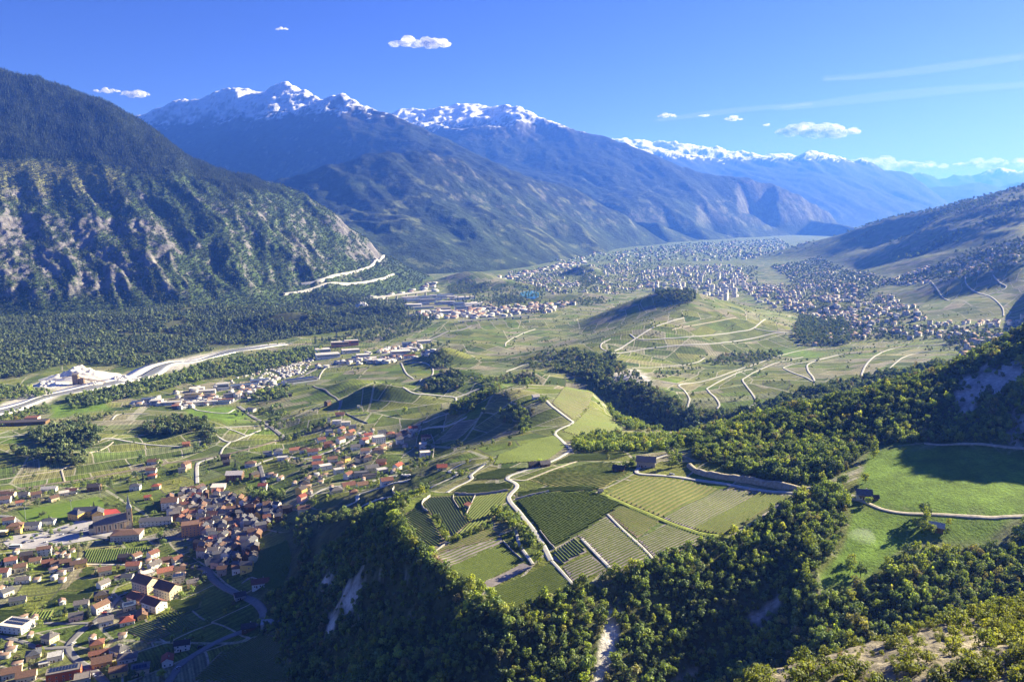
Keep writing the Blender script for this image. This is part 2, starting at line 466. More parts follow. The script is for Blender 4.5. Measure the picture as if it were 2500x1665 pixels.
cover('forest',
      poly(760, 1335, 850, 1250, 950, 1235, 975, 1290, 1010, 1335, 1090, 1405, 1180, 1480, 1235, 1510, 1330, 1462, 1420, 1428, 1530, 1395, 1620, 1360, 1760, 1312, 1830, 1270, 1900, 1240, 1965, 1200, 2050, 1180,
           2080, 1230, 2050, 1330, 1990, 1400, 2000, 1460, 2110, 1430, 2230, 1340, 2420, 1340, 2600, 1270, 2800, 1270, 2800, 1450, 2600, 1480, 2250, 1535, 2000, 1610, 1780, 1670, 830, 1670, 760, 1500),
      poly(1690, 1120, 1700, 1080, 1800, 1042, 2000, 970, 2300, 885, 2600, 830, 2850, 780, 2850, 1090, 2600, 1090, 2300, 1082, 2130, 1088, 2050, 1160, 1930, 1185, 1800, 1155),
      poly(1340, 905, 1430, 868, 1490, 862, 1545, 912, 1600, 952, 1690, 1008, 1830, 1002, 1990, 950, 2200, 905, 2250, 930, 1900, 1010, 1750, 1050, 1560, 1040, 1480, 960),
      poly(-300, 925, 0, 925, 60, 918, 150, 892, 200, 886, 330, 898, 400, 884, 500, 858, 640, 838, 720, 822, 860, 806, 960, 790, 1000, 770, 900, 735, 860, 720, 600, 745, 0, 775, -300, 780))
fo = COV['forest']
fo = np.maximum(fo, inpoly(GX, GY, [(50, 60), (-500, 330), (-160, 430), (60, 360), (250, 330), (420, 330), (420, 60)]) * 1.0)
fo = np.maximum(fo, inpoly(GX, GY, [hit(1180, 1478), hit(1235, 1504), hit(1330, 1458), hit(1425, 1424), (70, 380), (-30, 352), (-70, 380)]) * 1.0)
fo = np.maximum(fo, smooth(.36, .52, blur(SLOPE, 3, 2)) * (GY > 330) * (GY < 800) * (GX > -330))
COV['forest'] = blur(fo.astype(float), 2, 2)
cover('gravel', poly(60, 945, 130, 920, 190, 900, 250, 905, 310, 915, 330, 930, 250, 950, 150, 955),
      poly(0, 985, 90, 950, 160, 958, 120, 985, 0, 1005), poly(-200, 1010, 0, 990, 0, 1012, -200, 1040),
      poly(310, 915, 380, 885, 470, 868, 560, 852, 640, 842, 640, 848, 540, 866, 500, 880, 440, 905, 390, 912, 330, 932))
COV['gravel'] = blur(COV['gravel'], 1, 1)

def rgb(*c): return np.array(c)
n1 = fbm(GX / 160, GY / 160, 3, 41); n2 = fbm(GX / 40, GY / 40, 4, 43); n3 = fbm(GX / 12, GY / 12, 3, 47)
C = np.zeros(GX.shape + (3,))
vine_a, vine_b, soil = rgb(.112, .158, .032), rgb(.158, .190, .044), rgb(.195, .165, .110)
w = smooth(-.35, .35, n1)[..., None]; C[:] = vine_a * (1 - w) + vine_b * w
w = (smooth(.15, .5, n2) * .4)[..., None]; C = C * (1 - w) + soil * w
far = smooth(2600, 5200, GY)[..., None]                      # plain round the town: pale green fields, gardens
C = C * (1 - far) + (rgb(.105, .150, .052) * (1 + .6 * n2[..., None])) * far
rs = smooth(40, 120, GZ) * smooth(2600, 3400, GY)
wo = (rs * smooth(.05, .40, fbm(GX / 420, GY / 420, 4, 61) + (GZ - 260) / 500 + .5 * n2))[..., None]
C = C * (1 - wo) + rgb(.045, .062, .030) * (1 + .8 * n3[..., None]) * wo
w = COV['meadow'][..., None]; C = C * (1 - w) + (rgb(.125, .205, .030) * (1 + .35 * n3[..., None] + .3 * n2[..., None])) * w
w = COV['forest'][..., None]; C = C * (1 - w) + (rgb(.085, .095, .040) * (1 + .6 * n3[..., None])) * w
w = COV['gravel'][..., None]; C = C * (1 - w) + (rgb(.52, .49, .43) * (1 + .25 * n3[..., None])) * w
# bare marl and rock on the steepest parts of the wooded slopes
rk = smooth(1.9, 2.4, SLOPE + .45 * n2 + .25 * n3) * (GY < 2500) * smooth(300, 380, GY)
# pale scree chutes
for pts in ([(1495, 1490), (1516, 1495), (1505, 1560), (1490, 1620), (1472, 1675), (1446, 1675), (1466, 1600), (1480, 1540)],
            [(1880, 1480), (1912, 1470), (1870, 1530), (1815, 1555), (1830, 1520)],
            [(835, 1425), (880, 1415), (890, 1440), (855, 1500), (835, 1490)], [(790, 1530), (815, 1490), (818, 1540), (800, 1570)],
            [(990, 1445), (1030, 1450), (1010, 1475)], [(775, 1440), (800, 1400), (815, 1400), (800, 1430)],
            [(1640, 1665), (1690, 1640), (1700, 1670)], [(1550, 900), (1590, 925), (1600, 945), (1540, 935), (1480, 925)],
            [(2330, 940), (2420, 900), (2520, 880), (2480, 940), (2380, 985), (2330, 1010), (2340, 970)], [(2440, 1040), (2500, 1010), (2540, 1060), (2460, 1070)]):
    m = blur(inpoly(GX, GY, hits(pts)).astype(float), 2, 2)
    rk = np.maximum(rk, np.clip(m * 1.8 - .2 + 1.0 * n3 * (m > .05), 0, 1))
COV['rock'] = rk
w = rk[..., None]; C = C * (1 - w) + (rgb(.50, .47, .43) * (1 + .5 * n3[..., None])) * w
# dry hillside below the camera
w = (1 - smooth(230, 290, GY))[..., None]
C = C * (1 - w) + (rgb(.27, .235, .17) * (1 + .5 * n3[..., None] + .4 * fbm(GX / 2.5, GY / 2.5, 3, 51)[..., None])) * w
C = np.clip(C, .008, .85)

def ground_mat(t):
    p = t.pos()
    base = t.attr('base')
    plots = t.attr('plots', 'Fac')
    mp = t.node('ShaderNodeMapping'); t.link(p, mp.inputs[0]); mp.inputs['Scale'].default_value = (1, 1, 0)
    flat = mp.outputs[0]
    big = t.node('ShaderNodeTexVoronoi'); big.inputs['Scale'].default_value = 1 / 230; t.link(flat, big.inputs['Vector'])
    be = t.node('ShaderNodeTexVoronoi', feature='DISTANCE_TO_EDGE'); be.inputs['Scale'].default_value = 1 / 230; t.link(flat, be.inputs['Vector'])
    sb = t.node('ShaderNodeSeparateColor'); t.link(big.outputs['Color'], sb.inputs[0])
    rot = t.node('ShaderNodeVectorRotate', rotation_type='Z_AXIS'); t.link(flat, rot.inputs['Vector']); t.link(t.math('MULTIPLY', sb.outputs[0], 6.283), rot.inputs['Angle'])
    nd = t.node('ShaderNodeTexNoise'); nd.inputs['Scale'].default_value = 0.006; nd.inputs['Detail'].default_value = 2; t.link(flat, nd.inputs['Vector'])
    warp = t.node('ShaderNodeVectorMath', operation='MULTIPLY_ADD')
    t.link(nd.outputs['Color'], warp.inputs[0]); warp.inputs[1].default_value = (45, 45, 0); t.link(rot.outputs[0], warp.inputs[2])
    def bricks(width, height, mortar):
        k = t.node('ShaderNodeTexBrick'); k.inputs['Color1'].default_value = (0, 0, 0, 1); k.inputs['Color2'].default_value = (1, 1, 1, 1); k.inputs['Mortar'].default_value = (.5, .5, .5, 1)
        k.inputs['Scale'].default_value = .01; k.inputs['Mortar Size'].default_value = mortar / 100; k.inputs['Mortar Smooth'].default_value = .1; k.inputs['Brick Width'].default_value = width / 100; k.inputs['Row Height'].default_value = height / 100
        k.offset = .37; k.squash = .7; k.squash_frequency = 3; t.link(warp.outputs[0], k.inputs['Vector']); return k
    b1, b2 = bricks(74, 40, .9), bricks(31, 13, .35)
    tone = t.ramp(b1.outputs['Color'], [(0.0, (.60, .76, .58)), (.2, (1.16, 1.10, .98)), (.42, (.80, 1.0, .56)), (.6, (1.42, 1.26, 1.40)), (.8, (.95, 1.05, .8)), (1.0, (1.25, 1.12, .95))])
    own = t.ramp(b1.outputs['Color'], [(0.0, (.050, .088, .024)), (.16, (.190, .205, .048)), (.32, (.105, .170, .026)), (.5, (.270, .235, .190)), (.62, (.140, .175, .036)), (.8, (.065, .100, .028)), (.92, (.23, .235, .070)), (1.0, (.30, .255, .195))])
    pc = t.mix(.78, t.mix(1.0, base, tone, 'MULTIPLY'), own)
    pc = t.mix(1.0, pc, t.ramp(b2.outputs['Color'], [(0, .84), (1, 1.16)]), 'MULTIPLY')
    pc = t.mix(t.math('MULTIPLY', b2.outputs['Fac'], .35), pc, (.08, .085, .04))
    # vine rows along the plots
    sx = t.node('ShaderNodeSeparateXYZ'); t.link(warp.outputs[0], sx.inputs[0])
    st = t.math('SINE', t.math('MULTIPLY', sx.outputs[0], 2.4))
    pc = t.mix(.7, pc, t.mix(1.0, pc, t.ramp(t.math('MULTIPLY_ADD', st, .5), [(0.0, .62), (1.0, 1.25)]), 'MULTIPLY'))
    s2 = t.math('SINE', t.math('MULTIPLY', sx.outputs[0], .85))
    pc = t.mix(1.0, pc, t.ramp(t.math('MULTIPLY_ADD', s2, .5), [(0.0, .80), (1.0, 1.14)]), 'MULTIPLY')
    pc = t.mix(t.math('MULTIPLY', b1.outputs['Fac'], .75), pc, t.mix(t.math('GREATER_THAN', sb.outputs[1], .55), (.40, .37, .30), (.05, .06, .03)))
    pc = t.mix(t.math('MULTIPLY', t.math('LESS_THAN', be.outputs['Distance'], .006), .5), pc, (.46, .43, .36))
    c = t.mix(plots, base, pc)
    g = t.noise(p, 0.45, 6, 0.65)
    c = t.mix(1.0, c, t.ramp(g, [(0.25, .55), (.75, 1.45)]), 'MULTIPLY')
    g2 = t.noise(p, 0.03, 4, 0.6)
    c = t.mix(1.0, c, t.ramp(g2, [(0.3, .82), (.7, 1.18)]), 'MULTIPLY')
    t.bsdf(c, 0.95, t.bump(g, .8, 1.2), .1)

gi = np.arange(NS * NQ).reshape(NQ, NS)
quads = np.stack([gi[:-1, :-1], gi[:-1, 1:], gi[1:, 1:], gi[1:, :-1]], -1).reshape(-1, 4)
me = new_mesh('ground', np.stack([GX, GY, GZ], -1), quads, [mat('ground', ground_mat)], True)
color_attr(me, 'base', C.reshape(-1, 3))
pl = (1 - wo[..., 0]) * (1 - np.maximum.reduce([COV['meadow'], COV['forest'], COV['gravel'], np.clip(rk, 0, 1)])) * smooth(330, 420, GY) * (1 - .75 * smooth(3500, 7000, GY))
float_attr(me, 'plots', pl)
add_obj('ground', me, kind='structure')

# the plain carried on to the horizon, under everything
bw = 69000.0
me = new_mesh('plain', [(-bw, -8000, -7), (bw, -8000, -7), (bw, bw, -7), (-bw, bw, -7)], [(0, 1, 2, 3)], [simple('plain', (.09, .12, .05), var=.4, scale=.002)])
add_obj('plain', me, kind='structure')
# ---------------------------------------------------------------- mountains
def mountain_mat(t):
    p = t.pos()
    base = t.attr('base')
    sc = t.attr('grain', 'Fac')
    g = t.noise(p, .09, 6, .7)
    g2 = t.noise(p, .012, 5, .65)
    fo = t.attr('wood', 'Fac')
    k = t.ramp(g, [(.28, .35), (.5, .95), (.72, 1.7)])
    c = t.mix(fo, t.mix(.5, base, t.mix(1.0, base, k, 'MULTIPLY')), t.mix(1.0, base, k, 'MULTIPLY'))
    c = t.mix(1.0, c, t.ramp(g2, [(.3, .7), (.7, 1.3)]), 'MULTIPLY')
    t.bsdf(c, .95, t.bump(t.math('ADD', t.math('MULTIPLY', g, 6.0), t.math('MULTIPLY', g2, 30.0)), .9, 1.0), .05)

def mountain(name, label, pts, srange, drange, ns, nq, bl, rough, paint, cover_z=None):
    """pts (s,q,z) -> height sheet with ribs and gullies; paint gives colour, wood and grain"""
    S = np.linspace(*srange, ns); Q = np.linspace(math.log(drange[0]), math.log(drange[1]), nq)
    Z = tin_grid(pts, S, Q)
    Z = np.where(np.isnan(Z), -40.0, Z)
    Z = blur(Z, bl, 2)
    s, q = np.meshgrid(S, Q); Y = np.exp(q); X = s * Y
    Z = rough(X, Y, Z)
    sl = np.hypot(np.gradient(Z, axis=1) / np.gradient(X, axis=1), np.gradient(Z, axis=0) / np.gradient(Y, axis=0))
    col, wood = paint(X, Y, Z, sl)
    gi = np.arange(ns * nq).reshape(nq, ns)
    quads = np.stack([gi[:-1, :-1], gi[:-1, 1:], gi[1:, 1:], gi[1:, :-1]], -1).reshape(-1, 4)
    zq = Z.ravel()[quads].max(1); quads = quads[zq > -12]
    me = new_mesh(name, np.stack([X, Y, Z], -1), quads, [mat('mountain', mountain_mat)], True)
    color_attr(me, 'base', np.clip(col, .006, .9).reshape(-1, 3)); float_attr(me, 'wood', wood.ravel())
    o = add_obj(name, me, kind='structure', label=label)
    return dict(S=S, Q=Q, X=X, Y=Y, Z=Z, col=col, wood=wood, slope=sl, obj=o)

def line(pts, D):
    """ridge or foot line: (u, v) with distances given at a few columns"""
    us = [d[0] for d in D]; ds = [d[1] for d in D]
    out = []
    for (u0, v0), (u1, v1) in zip(pts[:-1], pts[1:]):
        n = max(1, int(abs(u1 - u0) / 60))
        for k in range(n):
            u, v = u0 + (u1 - u0) * k / n, v0 + (v1 - v0) * k / n
            out.append(P(u, v, D=float(np.interp(u, us, ds))))
    u, v = pts[-1]; out.append(P(u, v, D=float(np.interp(u, us, ds))))
    return out

def back(ridge, dq, fall):
    return [(s, q + dq, max(-60, z - fall)) for s, q, z in ridge]

SNOW, ROCKC, CONIF, BROAD, PALE = rgb(.93, .94, .96), rgb(.36, .33, .32), rgb(.030, .042, .026), rgb(.070, .104, .034), rgb(.20, .20, .075)
def lerp(a, b, w): return a * (1 - w[..., None]) + b * w[..., None]

# --- left mountain: conifer slope above a bench, broadleaf and rock ribs below
r1 = line([(-520, 20), (-250, 90), (0, 165), (120, 197), (250, 240), (380, 325), (460, 388), (530, 422), (610, 438)], [(-520, 4900), (0, 4900), (610, 4700)])
r1b = line([(640, 446), (700, 462), (760, 490), (815, 520), (850, 556), (905, 590), (945, 640), (1000, 655), (1037, 672)], [(640, 4650), (850, 4350), (1037, 4480)])
bench = line([(-500, 470), (-200, 490), (0, 505), (150, 515), (300, 520), (420, 470), (560, 450), (640, 465)], [(-500, 3600), (0, 3700), (300, 3750), (640, 4350)])
midc = line([(-500, 640), (-200, 640), (0, 640), (200, 640), (400, 620), (560, 600), (700, 600), (820, 620), (900, 640)], [(-500, 3150), (0, 3180), (400, 3350), (700, 3700), (900, 4050)])
foot = line([(-520, 775), (0, 765), (250, 760), (500, 748), (640, 735), (740, 722), (850, 712), (960, 698), (1030, 684)], [(-520, 2820), (0, 2780), (250, 2830), (500, 2930), (640, 3080), (740, 3230), (850, 3380), (960, 3680), (1030, 4050)])
foot = [(s, q, 4.0) for s, q, z in foot]
front = [(s, q - .12, -30) for s, q, z in foot]
skirt = [Hd(1060, 684, 4400, -20), Hd(1090, 684, 4700, -30), Hd(1060, 684, 5600, -40), Hd(1100, 690, 4000, -40)]
LM = r1 + r1b + bench + midc + foot + front + skirt + back(r1, .3, 500) + back(r1b, .12, 260) + back(r1b, .3, 600) + back(r1, .6, 1400)
LM += [(-1.2, math.log(2300), -40), (-1.2, math.log(9000), -40), (.1, math.log(9000), -60), (.1, math.log(2300), -60)]
def rough_lm(X, Y, Z):
    c = (X * .81 + Y * .58); a = (-X * .58 + Y * .81)
    wob = 60 * fbm(X / 500, Y / 500, 3, 71)
    steepb = smooth(10, 90, Z) * (1 - .6 * smooth(460, 640, Z))
    Z = Z + steepb * (46 * ridged((c + wob) / 330, a / 1500, 3, 73) + 24 * ridged((c + wob) / 110, a / 420, 3, 75) + 10 * ridged(X / 45, Y / 45, 3, 77) - 34)
    Z = Z + smooth(420, 640, Z) * (26 * fbm(X / 400, Y / 400, 4, 79) + 6 * fbm(X / 60, Y / 60, 3, 81))
    return Z
def paint_lm(X, Y, Z, sl):
    n = fbm(X / 260, Y / 260, 4, 83); n2 = fbm(X / 60, Y / 60, 4, 85)
    c = (X * .81 + Y * .58); a = (-X * .58 + Y * .81)
    nr = ridged(c / 60, a / 260, 4, 87)
    u, v = project(X, Y, Z)
    con = smooth(480, 560, Z + 170 * n + 60 * n2)
    green = np.exp(-(((X + 2450) / 480) ** 2 + ((Z - 540) / 105) ** 2)) * 1.7          # clearing of young broadleaf wood on the bench
    con = np.clip(con - smooth(.35, .6, green + .25 * n), 0, 1)
    col = lerp(BROAD * (1 + .5 * n2[..., None]), CONIF * (1 + .5 * n2[..., None]), con)
    col = lerp(col, PALE * (1 + .3 * n2[..., None]), np.clip(smooth(.4, .7, green + .3 * n), 0, 1) * .8)
    cl = np.zeros(X.shape)
    for pg in ([(-200, 540), (0, 530), (130, 525), (240, 530), (390, 525), (430, 600), (390, 690), (300, 725), (200, 715), (60, 735), (-200, 760)], [(595, 510), (640, 490), (690, 485), (650, 540), (620, 560)], [(700, 560), (760, 590), (770, 640), (740, 655), (690, 600)], [(770, 500), (850, 545), (880, 600), (850, 600), (790, 540)], [(850, 600), (930, 620), (930, 650), (870, 640)]):
        cl = np.maximum(cl, inpoly(u, v, pg))
    cl = blur(cl.astype(float), 4, 2)
    rock = smooth(.74, 1.08, .30 * cl + sl * .62 + .40 * nr + .28 * n2 + .35 * n - .05) * (1 - con) * smooth(25, 110, Z) * (1 - smooth(470, 560, Z))
    col = lerp(col, rgb(.150, .138, .150) * (1.0 + .5 * n2[..., None] + .25 * nr[..., None]), rock * .88)
    scree = smooth(.62, .8, 1 - np.abs(noise(c / 130 + .25 * noise(X / 90, Y / 90, 92), a / 5000, 91)) * 9) * smooth(60, 120, Z) * (1 - smooth(170, 330, Z + 120 * n)) * (X < -900)
    col = lerp(col, rgb(.33, .30, .28), scree * .45)
    return col, np.clip(1 - rock - scree, 0, 1)
LMO = mountain('mountain', 'dark wooded mountain with rocky ribs and a conifer slope above them', LM, (-1.0, -.06), (2350, 8200), 480, 390, 3, rough_lm, paint_lm)

# --- range A: snow peaks at the left centre, long spur to the valley
A_ridge = line([(250, 330), (370, 285), (440, 258), (500, 252), (520, 236), (530, 240), (566, 226), (600, 236), (640, 240), (668, 224), (700, 216), (722, 222), (760, 245), (800, 253), (838, 246), (870, 262), (930, 282), (1000, 308), (1100, 352),
                (1180, 388), (1260, 420), (1340, 446), (1400, 470), (1470, 505), (1540, 545), (1600, 580)], [(250, 12500), (700, 12000), (838, 10800), (1000, 10000), (1340, 9000), (1600, 9400)])
A_sh = line([(560, 450), (660, 458), (740, 440), (800, 420), (880, 395), (960, 384), (1040, 384), (1110, 400), (1180, 430), (1260, 470)], [(560, 6900), (800, 7100), (1110, 7600), (1260, 7900)])
A_vl = line([(600, 330), (700, 330), (800, 345), (900, 345), (1000, 350), (1100, 378)], [(600, 10600), (800, 9600), (1100, 8900)])
A_gap = [Hd(600, 450, 8200, 380), Hd(700, 440, 8400, 420), Hd(800, 430, 8600, 560), Hd(900, 410, 8500, 760)]
A_mid = line([(700, 520), (800, 530), (900, 520), (1000, 500), (1100, 500), (1200, 520), (1300, 530), (1400, 550)], [(700, 5900), (900, 6200), (1100, 6700), (1400, 7700)])
A_low = line([(860, 600), (980, 600), (1080, 600), (1180, 600), (1280, 600), (1380, 595), (1480, 580)], [(860, 5150), (1080, 5450), (1280, 6100), (1480, 8400)])
A_foot = [P(u, v, z=2) for u, v in [(900, 672), (980, 672), (1046, 668), (1150, 664), (1253, 656), (1340, 640), (1412, 628), (1500, 608), (1593, 592), (1660, 586)]]
A_front = [(s, q - .1, -60) for s, q, z in A_foot]
AP = A_ridge + A_sh + A_vl + A_gap + A_mid + A_low + A_foot + A_front + back(A_ridge, .18, 700) + back(A_ridge, .4, 1700)
AP += [(-.75, math.log(20000), -60), (.35, math.log(20000), -60), (.35, math.log(4000), -60), (-.75, math.log(4000), -60), Hd(700, 672, 4700, -60), Hd(200, 600, 5200, -60), Hd(200, 400, 9000, 300), Hd(400, 400, 9000, 500)]
def rough_far(a1, a2, w1, seed, z0=0):
    def f(X, Y, Z):
        c = (X * .82 + Y * .57); a = (-X * .57 + Y * .82)
        wob = w1 * .35 * fbm(X / (w1 * 2), Y / (w1 * 2), 3, seed)
        k = smooth(z0 + 10, z0 + 260, Z)
        hi = smooth(1250, 1750, Z)
        Z = Z + k * (1 - .5 * hi) * (a1 * (ridged((c + wob) / w1, a / (w1 * 3.2), 4, seed + 3) - .45) + a2 * ridged(X / (w1 * .3), Y / (w1 * .3), 3, seed + 5))
        return Z + hi * a1 * 1.3 * (ridged(X / (w1 * .8), Y / (w1 * .8), 6, seed + 9, .56) - .3)
    return f
def paint_far(snowline, seed, meadow=True, rockw=1.0):
    def f(X, Y, Z, sl):
        n = fbm(X / 700, Y / 700, 4, seed); n2 = fbm(X / 160, Y / 160, 4, seed + 2); n3 = fbm(X / 60, Y / 60, 3, seed + 4)
        con = smooth(-.5, .25, n + (Z - 500) / 700)
        col = lerp(rgb(.052, .076, .034) * (1 + .7 * n2[..., None]), CONIF * 1.0 * (1 + .6 * n3[..., None]), con)
        if meadow:
            md = smooth(.36, .50, n2 + .5 * n + .12) * (1 - smooth(380, 950, Z)) * .8
            col = lerp(col, rgb(.15, .175, .075) * (1 + .4 * n3[..., None]), md)
        high = smooth(-330, -60, Z + 150 * n2 + 120 * n - snowline)
        col = lerp(col, rgb(.11, .095, .075), high * .6)
        rk = smooth(.8, 1.1, sl + .5 * n3 + .3 * n2) * .3 * rockw
        col = lerp(col, ROCKC, rk * smooth(100, 300, Z))
        sn = smooth(-25, 30, Z + 170 * n2 + 190 * n3 - snowline) * (1 - .85 * smooth(.72, 1.0, sl + .35 * n3))
        sn = np.maximum(sn, smooth(150, 330, Z + 150 * n2 - snowline) * (1 - .8 * smooth(1.0, 1.35, sl + .5 * n3)))
        col = lerp(col * .72, SNOW, sn)
        return col, np.clip(1 - sn - high * .5, 0, 1)
    return f
mountain('mountain', 'blue mountain with snow peaks left of centre and a long wooded spur', AP, (-.62, .30), (4300, 16500), 500, 420, 1, rough_far(88, 24, 900, 101), paint_far(1650, 111))

# --- range B: snow massif behind, ridge falling to the right
B_ridge = line([(900, 330), (965, 283), (980, 274), (1010, 280), (1040, 290), (1065, 268), (1085, 272), (1110, 262), (1140, 262), (1165, 256), (1190, 260), (1210, 272), (1245, 281), (1285, 284), (1320, 302), (1400, 325), (1500, 352), (1600, 382), (1700, 416), (1800, 446),
                (1890, 458), (1950, 480), (2000, 506), (2050, 545), (2080, 568)], [(900, 15500), (1165, 15500), (1245, 14000), (1500, 13000), (1800, 12500), (2080, 13500)])
B_mid = line([(1250, 420), (1400, 440), (1500, 470), (1600, 490), (1700, 500), (1800, 510), (1900, 525), (1980, 545)], [(1250, 12000), (1600, 11000), (1980, 12600)])
B_low = line([(1400, 545), (1500, 545), (1600, 550), (1700, 555), (1800, 558), (1900, 560), (2000, 562)], [(1400, 10300), (1600, 9900), (2000, 12900)])
B_foot = [P(u, v, z=0) for u, v in [(1450, 590), (1560, 590), (1650, 585), (1750, 580), (1850, 574), (1950, 568), (2060, 562)]]
BP = B_ridge + B_mid + B_low + B_foot + [(s, q - .1, -60) for s, q, z in B_foot] + back(B_ridge, .18, 700) + back(B_ridge, .45, 1900)
BP += [Hd(900, 330, 12500, 1000), Hd(1100, 330, 12500, 1300), Hd(900, 400, 11000, 500), Hd(1150, 400, 11000, 800), Hd(900, 560, 8600, -60), Hd(1300, 560, 9000, 100), (-.3, math.log(30000), -60), (.6, math.log(30000), -60), (.6, math.log(9000), -60), (-.3, math.log(8000), -60), Hd(2150, 560, 14000, -60)]
mountain('mountain', 'blue mountain with a jagged snow massif and a ridge falling to the valley', BP, (-.22, .52), (8300, 24000), 430, 350, 1, rough_far(105, 28, 1100, 131), paint_far(1760, 141))

# --- range C: pale blue mountain farther down the valley
C_ridge = line([(1480, 360), (1560, 375), (1640, 385), (1720, 402), (1790, 398), (1850, 400), (1920, 398), (1960, 388), (2005, 382), (2040, 392), (2080, 405), (2110, 402), (2150, 424), (2220, 432), (2250, 448), (2285, 475), (2310, 492), (2340, 520)], [(1480, 21000), (2005, 23000), (2340, 25500)])
C_mid = [(s, q - .14, z * .55) for s, q, z in C_ridge]
C_foot = [(s, q - .30, -20) for s, q, z in C_ridge]
CPn = C_ridge + C_mid + C_foot + back(C_ridge, .2, 1100) + back(C_ridge, .4, 2300) + [(.05, math.log(12000), -60), (.75, math.log(12000), -60), (.05, math.log(45000), -60), (.75, math.log(45000), -60)]
mountain('mountain', 'pale blue mountain with snow gullies near the right-hand end of the valley', CPn, (.08, .62), (15000, 40000), 300, 220, 1, rough_far(170, 40, 1500, 151), paint_far(1780, 161, False))

# --- range D: thin serrated snow ridge behind B and C
D_ridge = line([(1380, 345), (1480, 352), (1510, 346), (1540, 356), (1570, 350), (1610, 358), (1650, 362), (1690, 368), (1730, 366), (1770, 376), (1820, 380), (1880, 384), (1950, 396), (2050, 420)], [(1380, 25500), (2050, 26500)])
DP = D_ridge + [(s, q - .12, z * .5) for s, q, z in D_ridge] + [(s, q - .25, -20) for s, q, z in D_ridge] + back(D_ridge, .2, 1800) + [(0, math.log(17500), -60), (.55, math.log(17500), -60), (0, math.log(60000), -60), (.55, math.log(60000), -60)]
mountain('mountain', 'serrated line of snowy summits showing behind the long ridge', DP, (.05, .46), (20000, 36000), 260, 140, 0, rough_far(150, 60, 1200, 171), paint_far(1950, 181, False, 2.0))

# --- range E: faint mountains closing the valley
E_ridge = line([(2150, 470), (2200, 436), (2240, 432), (2290, 446), (2330, 438), (2370, 440), (2410, 424), (2440, 418), (2480, 424), (2520, 430), (2620, 400)], [(2150, 36000), (2620, 38000)])
EP = E_ridge + [(s, q - .12, z * .5) for s, q, z in E_ridge] + [(s, q - .25, -20) for s, q, z in E_ridge] + back(E_ridge, .2, 1800) + [(.3, math.log(25000), -60), (.9, math.log(25000), -60), (.3, math.log(80000), -60), (.9, math.log(80000), -60)]
mountain('mountain', 'faint pale mountains closing the far end of the valley', EP, (.38, .80), (28000, 52000), 220, 120, 0, rough_far(160, 60, 2000, 191), paint_far(2050, 201, False))
E2 = line([(2200, 470), (2300, 462), (2380, 452), (2440, 460), (2520, 448), (2620, 440)], [(2200, 27000), (2620, 27000)])
EP = E2 + [(s, q - .12, z * .5) for s, q, z in E2] + [(s, q - .25, -20) for s, q, z in E2] + back(E2, .2, 1800) + [(.3, math.log(20000), -60), (.9, math.log(20000), -60), (.3, math.log(60000), -60), (.9, math.log(60000), -60)]
mountain('mountain', 'low blue foothill in front of the faint far mountains', EP, (.42, .80), (23000, 40000), 200, 100, 0, rough_far(160, 40, 1500, 211), paint_far(2600, 221, False))
# ---------------------------------------------------------------- roads, river, vine plots
def catmull(pts, step):
    P_ = [np.array(p, float) for p in pts]
    if len(P_) == 2: P_ = [P_[0], (P_[0] + P_[1]) / 2, P_[1]]
    P_ = [2 * P_[0] - P_[1]] + P_ + [2 * P_[-1] - P_[-2]]
    out = []
    for i in range(1, len(P_) - 2):
        a, b, c, d = P_[i - 1], P_[i], P_[i + 1], P_[i + 2]
        n = max(2, int(np.linalg.norm(c - b) / step))
        for k in range(n):
            t = k / n
            out.append(.5 * ((2 * b) + (c - a) * t + (2 * a - 5 * b + 4 * c - d) * t * t + (3 * b - a - 3 * c + d) * t ** 3))
    out.append(P_[-2]); return np.array(out)

def lift(y): return .12 + y * .0003

def strip_mesh(name, xy, width, mat_, extra=0.0, skirt=.5, wfun=None):
    xy = np.asarray(xy); t = np.gradient(xy, axis=0); t /= np.linalg.norm(t, axis=1)[:, None] + 1e-9
    nrm = np.stack([-t[:, 1], t[:, 0]], 1)
    w = np.full(len(xy), width / 2.0) if wfun is None else wfun(np.linspace(0, 1, len(xy))) * width / 2
    offs = (-1.0, -.5, 0, .5, 1.0)
    rows = []
    zc = ground_z(xy[:, 0], xy[:, 1])
    for o in offs:
        q = xy + nrm * (w * o)[:, None]
        z = ground_z(q[:, 0], q[:, 1])
        z = np.maximum(z, zc - .6) + lift(q[:, 1]) + extra
        rows.append(np.stack([q[:, 0], q[:, 1], z], 1))
    for o in (0, -1):
        r = rows[o].copy(); r[:, 2] -= .25 + .0006 * r[:, 1]; rows.insert(0, r) if o == 0 else rows.append(r)
    V = np.stack(rows, 1); n, m = V.shape[:2]
    gi = np.arange(n * m).reshape(n, m)
    q = np.stack([gi[:-1, 1:], gi[:-1, :-1], gi[1:, :-1], gi[1:, 1:]], -1).reshape(-1, 4)[:, ::-1]
    return new_mesh(name, V.reshape(-1, 3), q, [mat_])

def pave(name, col, var=.16, rough=.9):
    def f(t):
        p = t.pos(); a = t.noise(p, .35, 5, .6); b = t.noise(p, 4.0, 3, .6)
        c = t.mix(1.0, col, t.ramp(a, [(.3, 1 - var), (.7, 1 + var)]), 'MULTIPLY')
        c = t.mix(1.0, c, t.ramp(b, [(.3, .88), (.7, 1.12)]), 'MULTIPLY')
        t.bsdf(c, rough, t.bump(b, .2, .05), .2)
    return mat(name, f)
M_CONC, M_ASPH, M_TRACK, M_GRASS = pave('concrete_road', (.47, .455, .42)), pave('asphalt', (.20, .195, .20)), pave('dirt_track', (.46, .41, .32), .3), pave('grass_track', (.21, .25, .05), .35)
M_RAIL = pave('ballast', (.22, .18, .14), .3)

